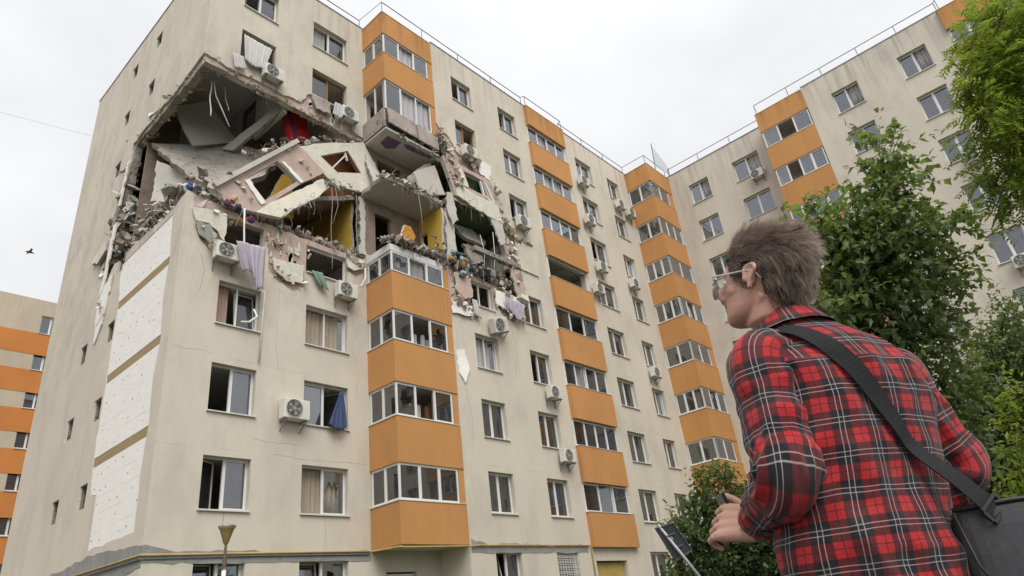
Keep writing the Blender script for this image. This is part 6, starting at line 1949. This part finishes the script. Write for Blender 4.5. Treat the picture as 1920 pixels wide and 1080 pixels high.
# ---------------------------------------------------------------- plaid
t = NT('plaid_flannel')
uv = t.n('UVMap').outputs[0]
wob = t.n('TexNoise', i_Vector=uv, i_Scale=9.0, i_Detail=2.0)
uvw = t.n('VectorMath', operation='ADD', n_0=uv, n_1=t.n('VectorMath', operation='SCALE', n_0=t.n('VectorMath', operation='SUBTRACT', n_0=wob.outputs['Color'], n_1=(.5, .5, .5)).outputs[0], i_Scale=0.010).outputs[0]).outputs[0]
sp = t.n('SeparateXYZ', n_0=uvw)
PER = 0.0700
def band(x, c, w, soft=.012):
    d = t.math('ABSOLUTE', t.math('SUBTRACT', x, c))
    return t.step(d, w + soft, w - soft)
masks = []
for ch in (0, 1):
    f = t.math('FRACT', t.math('DIVIDE', sp.outputs[ch], PER))
    blk = band(f, .5, .280, .010)
    wl = t.math('MAXIMUM', band(f, .430, .0095, .009), band(f, .570, .0095, .009))
    tl = t.math('MAXIMUM', band(f, .02, .016, .008), t.math('MAXIMUM', band(f, 1.02, .016, .008), 0))
    masks.append((blk, wl, tl))
RED, MAROON, BLACK = (0.42, 0.017, 0.021), (0.100, 0.009, 0.012), (0.008, 0.009, 0.014)
sm = t.math('MULTIPLY', t.math('ADD', masks[0][0], masks[1][0]), .5)
pc = t.ramp(sm, (0.0, RED), (0.5, MAROON), (1.0, BLACK))
for m_ in masks:
    pc = t.mix(t.math('MULTIPLY', m_[2], .72), pc, (0.02, 0.008, 0.010))
for m_ in masks:
    pc = t.mix(t.math('MULTIPLY', m_[1], .58), pc, (0.60, 0.55, 0.54))
# twill weave and a little fading
tw = t.n('TexWave', wave_type='BANDS', bands_direction='DIAGONAL', i_Vector=t.scaled(uv, (1, 1, 1)), i_Scale=260.0)
fade = t.noise(uv, 14, 5, .6)
pc = t.mix(t.math('MULTIPLY', t.step(fade, .4, .8), .10), pc, (0.45, 0.30, 0.28))
t.col(pc)
t.rough(0.88)
t.b.inputs['Specular IOR Level'].default_value = 0.25
t.b.inputs['Sheen Weight'].default_value = 0.12
rdg = t.math('ABSOLUTE', t.math('SUBTRACT', t.noise(t.scaled(uv, (1.0, .55, 1)), 20, 4, .55, .6), .5))
t.bump(t.math('ADD', t.math('ADD', t.math('MULTIPLY', tw.outputs[0], .25), t.math('MULTIPLY', rdg, -7.0)), t.math('ADD', t.noise(uv, 55, 4), t.math('MULTIPLY', t.noise(t.scaled(uv, (1.4, .7, 1)), 14, 3), 2.2))), 0.35, 0.006)
M['plaid'] = t.m

def loft(name, rings, uvs, mat, parent, close=True, thick=0.0, subd=0):
    """rings: list of point loops of equal length, uvs alike; seam handled by a doubled column"""
    n = len(rings[0])
    me = bpy.data.meshes.new(name)
    vs = [tuple(p) for ring in rings for p in ring]
    fs, us = [], []
    for i in range(len(rings) - 1):
        for k in range(n if close else n - 1):
            k2 = (k + 1) % n
            fs.append((i * n + k, i * n + k2, (i + 1) * n + k2, (i + 1) * n + k))
            ku = k + 1
            us += [uvs[i][k], uvs[i][ku], uvs[i + 1][ku], uvs[i + 1][k]]
    me.from_pydata(vs, [], fs)
    ul = me.uv_layers.new(name='UVMap')
    for lp, q in zip(ul.data, us):
        lp.uv = q
    me.materials.append(M[mat])
    me.polygons.foreach_set('use_smooth', [True] * len(fs))
    bm = bmesh.new()
    bm.from_mesh(me)
    bmesh.ops.recalc_face_normals(bm, faces=bm.faces)
    bm.to_mesh(me)
    bm.free()
    o = link(name, me, parent)
    if subd:
        sdm = o.modifiers.new('sub', 'SUBSURF')
        sdm.levels = sdm.render_levels = subd
    if thick:
        so = o.modifiers.new('thick', 'SOLIDIFY')
        so.thickness = thick
        so.offset = -1
    return o

TOR = [(.80, 0, 0, .182, .134), (.90, .004, 0, .182, .133), (1.00, .008, -.005, .186, .132), (1.10, .018, -.010, .190, .130), (1.20, .032, -.015, .202, .131), (1.30, .042, -.020, .208, .131),
       (1.370, .043, -.024, .205, .127), (1.415, .038, -.024, .186, .117), (1.462, .028, -.018, .150, .100), (1.497, .012, -.008, .106, .083), (1.524, .0, .000, .080, .074)]
TS = spline(TOR, 12)
def sup(a, n=2.5):
    c, s = cos(a), sin(a)
    return math.copysign(abs(c) ** (2 / n), c), math.copysign(abs(s) ** (2 / n), s)
def ridge(v): return 1 - 2.3 * abs(noise.noise(v))
def wrinkle(x, z, a):
    """loose-cloth relief on the shirt: drape folds, pulls from the strap and blousing near the belt"""
    dl = abs((x + .098) * .378 + (z - 1.478) * .196) / .4258          # distance from the strap's line
    k = max(0.0, min(1.0, (dl - .022) / .05))
    w = 0.010 * noise.noise(Vector((x * 3, z * 3.5, 9))) * k
    w += k * 0.0105 * max(-.3, ridge(Vector((x * 5.0 + z * 2.4, z * 2.0 - x * 2.0, a)) * 1.25))
    w += k * 0.0060 * max(-.2, ridge(Vector((x * 9 - z * 7.5, z * 5 + x * 3, 3.1))))
    pull = max(0, 1 - dl / .14) * k
    w += pull * 0.008 * ridge(Vector((x * 14 + z * 9, z * 4, 1.7)))
    lo = max(0, min(1, (1.16 - z) / .2))
    w += lo * k * 0.012 * max(-.3, ridge(Vector((x * 11 + z * 3, z * 3.4 + .5 * x, 5))))
    w += lo * k * 0.008 * max(-.3, ridge(Vector((x * 3.2, z * 13 + 2.0 * x, 7))))
    up_ = max(0, min(1, (z - 1.28) / .1)) * max(0, min(1, (abs(x - .04) - .08) / .06))
    w += up_ * k * .008 * ridge(Vector((x * 16, z * 9 + x * 6, 11)))
    w += .0030 * math.exp(-((z - 1.392) / .005) ** 2)
    return w
NT_ = 180
rings, uvs = [], []
vlen = 0.0
prev = None
for (z, cx, cy, hw_, hdp) in TS:
    ring, uvr = [], []
    arc = 0.0
    pts = []
    for k in range(NT_ + 1):
        a = -pi / 2 + 2 * pi * k / NT_ + pi      # start at the front, so the seam is in front
        sx, sy = sup(a, 2.45)
        pts.append(Vector((cx + sx * hw_, cy + sy * hdp, z)))
    # arc length measured from the middle of the back (k = NT_/2)
    al = [0.0]
    for a_, b_ in zip(pts[:-1], pts[1:]):
        al.append(al[-1] + (b_ - a_).length)
    mid = al[NT_ // 2]
    back = pts[NT_ // 2]
    if prev is not None:
        vlen += (back - prev).length
    prev = back
    fade_ = max(0, min(1, (1.52 - z) / .06))
    for k in range(NT_ + 1):
        p = pts[k]
        nrm = Vector((p.x - cx, (p.y - cy) * 1.4, 0)).normalized()
        p = p + nrm * wrinkle(p.x, p.z, 0) * fade_
        if k < NT_:
            ring.append(p)
        yk = .036 if z > 1.392 else 0.0
        uvr.append((al[k] - mid + .03 + yk, vlen + yk * .6))
    rings.append(ring)
    uvs.append(uvr)
shirt = loft('shirt', rings, uvs, 'plaid', man)

def torso_at(x, z, back=True):
    """point on the shirt's back at side offset x and height z"""
    for q0, q1 in zip(TS[:-1], TS[1:]):
        if q0[0] <= z <= q1[0]:
            f = (z - q0[0]) / (q1[0] - q0[0])
            _, cx, cy, a, b = [u * (1 - f) + v * f for u, v in zip(q0, q1)]
            break
    else:
        _, cx, cy, a, b = TS[-1] if z > 1 else TS[0]
    xx = max(-.995, min(.995, (x - cx) / a))
    yy = (1 - abs(xx) ** 2.45) ** (1 / 2.45)
    return Vector((x, cy - b * yy, z))

def sleeve(S, E, W, inner, side, seed):
    path = [inner, S, S.lerp(E, .35), S.lerp(E, .7), E, E.lerp(W, .26), E.lerp(W, .52), E.lerp(W, .76)]
    rad = [.064, .070, .065, .061, .060, .056, .049, .043]
    sp_ = spline([tuple(p) + (r_,) for p, r_ in zip(path, rad)], 14)
    rings, uvs = [], []
    N = 84
    up = None
    v = 0.0
    pp = None
    r = random.Random(seed)
    for i, q in enumerate(sp_):
        p = Vector(q[:3])
        a = Vector(sp_[max(0, i - 1)][:3])
        b = Vector(sp_[min(len(sp_) - 1, i + 1)][:3])
        d = (b - a).normalized()
        if up is None:
            up = Vector((0, -1, 0))
        up = (up - d * up.dot(d)).normalized()
        sd_ = d.cross(up)
        if pp is not None:
            v += (p - pp).length
        pp = p
        ring, uvr = [], []
        ne = max(0, 1 - abs(i - 57) / 24)           # near the elbow
        cu = max(0, (i - 72) / 26)
        for k in range(N + 1):
            th = 2 * pi * k / N
            dirv = up * cos(th) + sd_ * sin(th)
            ct, st_ = cos(th), sin(th)
            w = 0.007 * noise.noise(Vector((ct * 1.4, st_ * 1.4 + seed, v * 7)))
            w += 0.0075 * max(-.4, ridge(Vector((ct * 1.1 + v * 5, st_ * 1.1 + seed, v * 9))))
            w += ne * 0.012 * max(-.5, ridge(Vector((ct * .8, st_ * .8 + seed, v * 17 + 1.5 * ct))))
            w += (0.4 + ne) * 0.004 * ridge(Vector((ct * 2.2 + v * 8, st_ * 2.2 + seed, v * 26)))
            w += cu * 0.006 * max(-.4, ridge(Vector((ct * 1.2, st_ * 1.2 + seed, v * 38 + 2 * st_))))
            rr_ = q[3] + w
            if k < N:
                ring.append(p + dirv * rr_)
            uvr.append((th * .062 + .04, -v + .02))
        rings.append(ring)
        uvs.append(uvr)
    o = loft('sleeve', rings, uvs, 'plaid', shirt)
    # cuff
    ring2, uv2 = [], []
    d = (W - E).normalized()
    e0 = E.lerp(W, .68)
    up = Vector((0, -1, 0))
    up = (up - d * up.dot(d)).normalized()
    sd_ = d.cross(up)
    for j, (s_, r_) in enumerate(((0, .044), (.01, .0465), (.045, .044), (.055, .0425), (.056, .039), (.03, .037))):
        ring2.append([e0 + d * s_ + (up * cos(2 * pi * k / N) + sd_ * sin(2 * pi * k / N)) * (r_ + .002 * sin(3 * 2 * pi * k / N)) for k in range(N)])
        uv2.append([(2 * pi * k / N * .045 + .1, s_ + .02) for k in range(N + 1)])
    loft('cuff', ring2, uv2, 'plaid', shirt)
sleeve(SH_L, EL_L, WR_L, Vector((-.075, -.02, 1.408)), -1, 1.3)
sleeve(SH_R, EL_R, WR_R, Vector((.155, -.03, 1.372)), 1, 4.7)
# collar: stand and turned-down leaf
rings, uvs = [], []
for (z, r1, r2, cy) in ((1.502, .086, .080, .002), (1.53, .074, .071, .008), (1.552, .070, .068, .014), (1.560, .071, .069, .015), (1.556, .076, .074, .013), (1.535, .086, .083, .006), (1.512, .098, .093, -.002), (1.511, .0985, .0935, -.002)):
    ring, uvr = [], []
    for k in range(65):
        a = pi / 2 + 2 * pi * k / 64
        fr_ = max(0, sin(a))                       # dips at the throat
        p = Vector((-.006 + r1 * cos(a), cy - .004 + r2 * sin(a), z - .045 * fr_ + .004 * noise.noise(Vector((cos(a) * 2, sin(a) * 2, z * 9)))))
        if k < 64:
            ring.append(p)
        uvr.append((a * .08, z * 1.0 + (.07 if len(rings) > 3 else 0)))
    rings.append(ring)
    uvs.append(uvr)
loft('collar', rings, uvs, 'plaid', shirt)

# trousers and shoes (below the picture)
M['denim'] = m_plain('dark_denim', (0.03, 0.036, 0.055), .9, .25, 20)
M['leather'] = m_plain('dark_leather', (0.03, 0.022, 0.018), .5, .2, 10)
def tube_obj(name, pts, rs, mat, parent, n=20):
    sp_ = spline([tuple(p) + (r_,) for p, r_ in zip(pts, rs)], 5)
    mb = MB().tube([q[:3] for q in sp_], [q[3] for q in sp_], n)
    return mb.build(name, mat, parent, smooth=True)
tq = empty('trousers', parent=man)
for s in (-1, 1):
    tube_obj('trouser_leg', [(s * .07, 0, .95), (s * .085, .005, .84), (s * .098, .01, .70), (s * .105, .02, .48), (s * .11, .01, .28), (s * .115, -.005, .07)], [.098, .105, .093, .075, .068, .065], 'denim', tq)
    mb = MB()
    sp_ = spline([(s * .115, -.075, .045, .035), (s * .115, -.03, .055, .046), (s * .118, .05, .048, .047), (s * .122, .13, .036, .040), (s * .124, .185, .03, .02)], 4)
    mb.tube([q[:3] for q in sp_], [q[3] for q in sp_], 14)
    o = mb.build('shoe', 'leather', man, smooth=True)
    for v in o.data.vertices:
        v.co.z = max(v.co.z, .004)

# ---------------------------------------------------------------- glasses and watch
M['clear_plastic'] = m_plain('clear_grey_plastic', (0.80, 0.77, 0.78), .15, .05)
M['clear_plastic'].node_tree.nodes['Principled BSDF'].inputs['Transmission Weight'].default_value = .45
M['lens'] = m_glass('spectacle_lens', (.96, .95, .90), 0.9)
gl = empty('glasses', parent=man)
def lens_pts(s, q=1.0, y=.116):
    pts = []
    for k in range(24):
        a = 2 * pi * k / 24
        sx, sz = sup(a, 2.3)
        pts.append(hd(s * (.033 + .028 * q * sx), y - .010 * ((.033 + .028 * q * sx) / .06) ** 2, -.010 + .026 * q * sz))
    return pts
for s in (-1, 1):
    lp_ = lens_pts(s)
    MB().tube(lp_ + lp_[:1], .0020, 7).build('rim', 'clear_plastic', gl, smooth=True)
    mb = MB()
    a_, b_ = lens_pts(s, .97), lens_pts(s, .97, .1145)
    n_ = len(a_)
    mb.add(a_ + b_, [tuple(range(n_)), tuple(range(2 * n_ - 1, n_ - 1, -1))] + [(i, (i + 1) % n_, (i + 1) % n_ + n_, i + n_) for i in range(n_)])
    mb.build('lens', 'lens', gl)
    MB().tube([hd(s * .060, .106, .010), hd(s * .071, .098, .011), hd(s * .0765, .060, .010), hd(s * .081, .012, .012), hd(s * .083, -.010, .006), hd(s * .082, -.026, -.014)], [.0024, .0027, .0025, .0023, .0020, .0018], 7).build('temple_arm', 'clear_plastic', gl, smooth=True)
MB().tube([hd(-.008, .117, .004), hd(0, .119, .007), hd(.008, .117, .004)], .0025, 7).build('bridge', 'clear_plastic', gl, smooth=True)
# thin earring on the ear's rim
wa = empty('wristwatch', parent=man)
d_ = (WR_L - EL_L).normalized()
wc = WR_L + d_ * .004
u1 = Vector((0, 0, 1)); u1 = (u1 - d_ * u1.dot(d_)).normalized(); u2 = d_.cross(u1)
M['steel'] = m_plain('polished_steel', (.62, .62, .62), .22, .05, 10, 1.0)
M['dial'] = m_plain('white_dial', (.7, .7, .7), .3, .05)
mb = MB()
for k in range(22):
    a = 2 * pi * k / 22
    rd = u1 * cos(a) + u2 * sin(a)
    tg = -u1 * sin(a) + u2 * cos(a)
    mb.obox(wc + rd * .0285, d_ * .0085, tg * .0038, rd * .0015)
mb.build('bracelet', 'steel', wa)
wd_ = (u1 * .35 - u2 * .94).normalized() if (u2.x > 0) else (u1 * .35 + u2 * .94).normalized()
rot = wd_.to_track_quat('Z', 'Y').to_matrix().to_4x4()
MB().lathe([(0.0, 0), (.019, 0), (.0205, .003), (.0205, .007), (.018, .009), (.0175, .0092)], 28, Matrix.Translation(wc + wd_ * .026) @ rot).build('case', 'steel', wa, smooth=True)
MB().lathe([(0.0175, .0090), (0.0, .0090)], 24, Matrix.Translation(wc + wd_ * .026) @ rot).build('dial', 'dial', wa)

# ---------------------------------------------------------------- hair
t = NT('brown_hair')
hi = t.n('HairInfo')
t.t.nodes.remove(t.b)
hb = t.n('BsdfHairPrincipled')
hb.parametrization = 'COLOR'
t.set(hb.inputs['Color'], t.ramp(hi.outputs['Random'], (0.0, (0.017, 0.010, 0.0065)), (0.65, (0.042, 0.026, 0.017)), (1.0, (0.15, 0.105, 0.075))))
hb.inputs['Roughness'].default_value = 0.38
hb.inputs['Radial Roughness'].default_value = 0.5
t.t.links.new(hb.outputs[0], t.out.inputs[0])
M['hair'] = t.m
M['hair_base'] = m_plain('hair_undercoat', (0.055, 0.036, 0.026), .8, .35, 60, bump=1.0, bscale=160)
rh = random.Random(21)
def scalp_ok(x, y, z):
    ax_ = abs(x)
    if z > .075:
        return y < .086
    if z > .035:
        return y < .078 - .2 * ax_
    if z > .0:
        if ax_ > .05 and -.022 < y < .018 and z < .032:
            return False
        return y < .056
    if ax_ > .048 and .014 < y < .036:
        return z > -.036                      # sideburn
    if z > -.085:
        return y < -.022 - .10 * max(0, -z - .03)
    return False
cr, rad = Vector((0, -.012, .027)), Vector((.0785, .1020, .0970))
def scalp_pt(q):
    p = cr + Vector((q.x * rad.x, q.y * rad.y, q.z * rad.z))
    if p.z < -.01:
        f = (-.01 - p.z)
        k = 1 - f * 1.3
        p = Vector((p.x * k, p.y, p.z))
    return p
def strand(p, q, r, fuzz=0.0):
    z_, y_ = p.z, p.y
    top = max(0, min(1, (z_ - .03) / .07))
    frontness = max(0, min(1, (y_ + .01) / .08))
    backness = max(0, min(1, (-y_ - .02) / .06))
    sidez = 1 - top
    if z_ < .005 and abs(p.x) > .045 and y_ > .0:
        L = .018
    else:
        L = (.039 + .022 * top + .002 * backness) * r.uniform(.6, 1.2)
    cl = noise.noise(Vector((p.x * 38, p.y * 38, p.z * 38)))
    cl2 = noise.noise(Vector((p.x * 38 + 7, p.y * 38, p.z * 38 + 3)))
    flow = Vector((0, -.85 + .5 * backness * sidez, .50 * top + .35 * frontness * top - .75 * sidez - .75 * backness * sidez))
    flow += Vector((cl2 * .75, cl * .75, (cl + cl2) * .5))
    flow.normalize()
    nrm = Vector((q.x / rad.x, q.y / rad.y, q.z / rad.z)).normalized()
    d = (Vector((0, .55 * frontness * top, .1 * frontness)) + nrm * (.40 + .75 * top + .25 * frontness - .15 * backness * sidez) + flow * .6 + rv(r, .16 + fuzz)).normalized()
    pts = [p - nrm * .004]
    S = 6
    cur = p.copy()
    for i in range(S):
        f = i / S
        d = (d + flow * (.30 + .12 * sidez) + Vector((0, 0, -.10 - .10 * f)) + rv(r, .20 + fuzz * .6)).normalized()
        cur = cur + d * L / S
        # stay off the head
        e_ = Vector(((cur.x - cr.x) / (rad.x + .004), (cur.y - cr.y) / (rad.y + .004), (cur.z - cr.z) / (rad.z + .004)))
        if e_.length < 1.0 and cur.z > -.05:
            e_.normalize()
            cur = cr + Vector((e_.x * (rad.x + .004), e_.y * (rad.y + .004), e_.z * (rad.z + .004)))
        pts.append(cur.copy())
    return pts
guides = []
while len(guides) < 1100:
    q = rv(rh)
    p = scalp_pt(q)
    if scalp_ok(*p):
        guides.append((p, strand(p, q, rh, .10)))
from mathutils import kdtree
kd = kdtree.KDTree(len(guides))
for i, (p, _s) in enumerate(guides):
    kd.insert(p, i)
kd.balance()
def clump(st, amt):
    g = guides[kd.find(st[1])[1]]
    off = st[0] - g[1][0]
    out = []
    for i, p in enumerate(st):
        f = amt * (i / (len(st) - 1)) ** 1.2
        out.append(p.lerp(g[1][i] + off * .25, f))
    return out
strands = []
while len(strands) < 17000:
    q = rv(rh)
    p = scalp_pt(q)
    if scalp_ok(*p):
        strands.append(clump(strand(p, q, rh), rh.uniform(.15, .8)))
for _ in range(900):
    q = rv(rh)
    p = scalp_pt(q)
    if scalp_ok(*p) and p.z > .0:
        strands.append(strand(p, q, rh, .35))
hc = bpy.data.hair_curves.new('hair')
hc.add_curves([len(s_) for s_ in strands])
flat, rads = [], []
for s_ in strands:
    for i, p in enumerate(s_):
        w = hd(*p)
        flat += [w.x, w.y, w.z]
        rads.append(.00034 * (1 - .75 * i / (len(s_) - 1)))
hc.points.foreach_set('position', flat)
ra = hc.attributes.get('radius') or hc.attributes.new('radius', 'FLOAT', 'POINT')
ra.data.foreach_set('value', rads)
hc.materials.append(M['hair'])
hair = link('hair', hc, man)
# dense undercoat so that no scalp shows
bm = bmesh.new()
bmesh.ops.create_icosphere(bm, subdivisions=6, radius=1)
dele = []
for v in bm.verts:
    q = v.co.normalized()
    p = scalp_pt(q)
    ok = scalp_ok(*p)
    g = .006 + (.009 if p.z > .05 else .003) * (.5 + noise.noise(p * 60))
    v.co = hd(*(p + q * g))
    if not ok or (p.z < .004 and p.y > -.015):
        dele.append(v)
bmesh.ops.delete(bm, geom=dele, context='VERTS')
me = bpy.data.meshes.new('hair_undercoat')
bm.to_mesh(me)
bm.free()
me.polygons.foreach_set('use_smooth', [True] * len(me.polygons))
me.materials.append(M['hair_base'])
link('hair_undercoat', me, hair)

# ---------------------------------------------------------------- phone
ph = empty('smartphone')
ph.matrix_world = MAN
tag(ph, 'dark smartphone held in the man\'s hands', 'phone')
pc_ = Vector((-.132, .238, 1.135))
d1 = Vector((-.25, .10, .96)).normalized()
d2 = Vector((.42, .90, 0)); d2 = (d2 - d1 * d2.dot(d1)).normalized()
d3 = d1.cross(d2)
M['phone_black'] = m_plain('phone_back', (.02, .022, .028), .25, .1)
o = MB().obox(pc_, d1 * .050, d2 * .034, d3 * .0042).build('case', 'phone_black', ph)
bv = o.modifiers.new('b', 'BEVEL'); bv.width = .003; bv.segments = 3
MB().obox(pc_ + d3 * -.0045, d1 * .047, d2 * .031, d3 * .0004).build('screen', 'ac_dark', ph)

# ---------------------------------------------------------------- shoulder bag
t = NT('bag_fabric')
_o = t.obj()
wv = t.n('TexWave', wave_type='BANDS', bands_direction='X', i_Vector=_o, i_Scale=420.0)
t.col(t.mix(t.noise(_o, 90, 4, .7), (0.024, 0.025, 0.028), (0.058, 0.060, 0.064)))
t.rough(.85)
t.bump(t.math('ADD', t.noise(_o, 500, 3), t.noise(_o, 7, 3)), .35, .004)
M['bag'] = t.m
M['strap'] = m_plain('black_webbing', (0.017, 0.017, 0.019), .8, .2, 60, bump=.3, bscale=500, spec=.3)
bag = empty('shoulder_bag')
bag.matrix_world = MAN
tag(bag, 'dark grey shoulder bag on a wide black strap across the man\'s back', 'bag')
# strap lies over the back from the left of the neck to the right hip, then over the chest
SP = [(-.100, 1.478), (-.075, 1.437), (-.038, 1.366), (.000, 1.29), (.030, 1.232), (.056, 1.184)]
pts = [Vector((-.112, .085, 1.40)), Vector((-.112, .05, 1.455)), Vector((-.108, .0, 1.490))]
for x, z in SP:
    p = torso_at(x, z)
    pts.append(p + Vector((-.004, -.013, .006 if z > 1.46 else 0)))
BT = Vector((.132, -.212, 1.048))
pts += [pts[-1].lerp(BT, .55) + Vector((0, -.006, 0)), BT]
sp_ = spline([tuple(p) for p in pts], 8)
mb = MB()
prevw = None
ring = []
for i, q in enumerate(sp_):
    p = Vector(q)
    a = Vector(sp_[max(0, i - 1)]); b = Vector(sp_[min(len(sp_) - 1, i + 1)])
    d = (b - a).normalized()
    nrm = Vector((p.x - .03, p.y + .02, 0)).normalized().lerp(Vector((-.12, -1, 0)), max(0, min(1, (1.22 - p.z) / .12)))
    nrm = (nrm + Vector((0, 0, .12 + max(0, min(1, (p.z - 1.40) / .08)) * 1.6))).normalized()
    w = d.cross(nrm).normalized()
    nrm = w.cross(d)
    ring.append([p + w * .0215 + nrm * .0015, p - w * .0215 + nrm * .0015, p - w * .0215 - nrm * .0015, p + w * .0215 - nrm * .0015])
vs = [v for r_ in ring for v in r_]
fs = []
for i in range(len(ring) - 1):
    for k in range(4):
        k2 = (k + 1) % 4
        fs.append((i * 4 + k, i * 4 + k2, (i + 1) * 4 + k2, (i + 1) * 4 + k))
fs += [(3, 2, 1, 0), tuple((len(ring) - 1) * 4 + k for k in range(4))]
mb.add(vs, fs)
mb.build('strap', 'strap', bag, smooth=False)
ST_D, ST_W, ST_N = d, w, nrm
# bag body: a boxy trapezoid hanging at the right hip, flap over it
bx = Vector((.80, -.60, -.03)).normalized()       # along the bag
bz = Vector((0.10, .06, 1)); bz = (bz - bx * bz.dot(bx)).normalized()
by = bz.cross(bx)
bc = BT + bx * .110 + bz * .022 + by * .050
def bp(a, b, c): return bc + bx * a + by * b + bz * c
mb = MB()
W_, D_ = .18, .06
prof = [(-.30, .92, 1.0), (-.24, 1.0, 1.12), (-.10, 1.0, 1.10), (-.05, .985, 1.04), (-.022, .95, .90), (-.006, .88, .66), (0.0, .72, .35)]
ring = []
for (zz, fw_, fd) in prof:
    r_ = []
    for k in range(32):
        a = 2 * pi * k / 32
        sx, sy = sup(a, 3.4)
        r_.append(bp(sx * W_ * fw_, sy * D_ * fd, zz + .006 * noise.noise(Vector((sx * 2, sy * 2, zz * 9)))))
    ring.append(r_)
vs = [v for r_ in ring for v in r_]
fs = []
for i in range(len(ring) - 1):
    for k in range(32):
        k2 = (k + 1) % 32
        fs.append((i * 32 + k, i * 32 + k2, (i + 1) * 32 + k2, (i + 1) * 32 + k))
fs += [tuple(range(31, -1, -1)), tuple((len(ring) - 1) * 32 + k for k in range(32))]
mb.add(vs, fs)
o = mb.build('pouch', 'bag', bag)
bv = o.modifiers.new('b', 'BEVEL'); bv.width = .006; bv.segments = 2; bv.limit_method = 'ANGLE'
M['zip'] = m_plain('zip_band', (.012, .012, .014), .5, .2, 40)
mb = MB()
for s in (-1, 1):
    mb.tube([bp(-W_ * .98, s * D_ * .55, -.012), bp(-W_ * .4, s * D_ * .78, -.006), bp(W_ * .4, s * D_ * .78, -.006), bp(W_ * .98, s * D_ * .55, -.012)], .005, 8)
mb.tube([bp(-W_ * 1.005, -D_ * .8, -.02), bp(-W_ * .98, -D_ * 1.08, -.12), bp(-W_ * .55, -D_ * 1.16, -.29)], .003, 6)
mb.tube([bp(-W_ * .3, -D_ * 1.05, -.03), bp(W_ * .25, -D_ * 1.16, -.2), bp(W_ * .5, -D_ * 1.16, -.29)], .003, 6)
mb.build('zip', 'zip', bag, smooth=True)
def sq(a, b, c=0.0): return BT + ST_W * a + ST_D * b + ST_N * c
mb = MB()
for b_ in (-.016, .012):
    mb.bar(sq(-.029, b_, .004), sq(.029, b_, .004), .007, .006, up=ST_N)
for a_ in (-.029, .029):
    mb.bar(sq(a_, -.0125, .004), sq(a_, .0085, .004), .007, .006, up=ST_N)
mb.build('buckle', 'zip', bag)
mb = MB()
mb.obox(sq(0, .040, -.002), ST_W * .0215, ST_D * .045, ST_N * .0015)
mb.build('strap_tab', 'strap', bag)
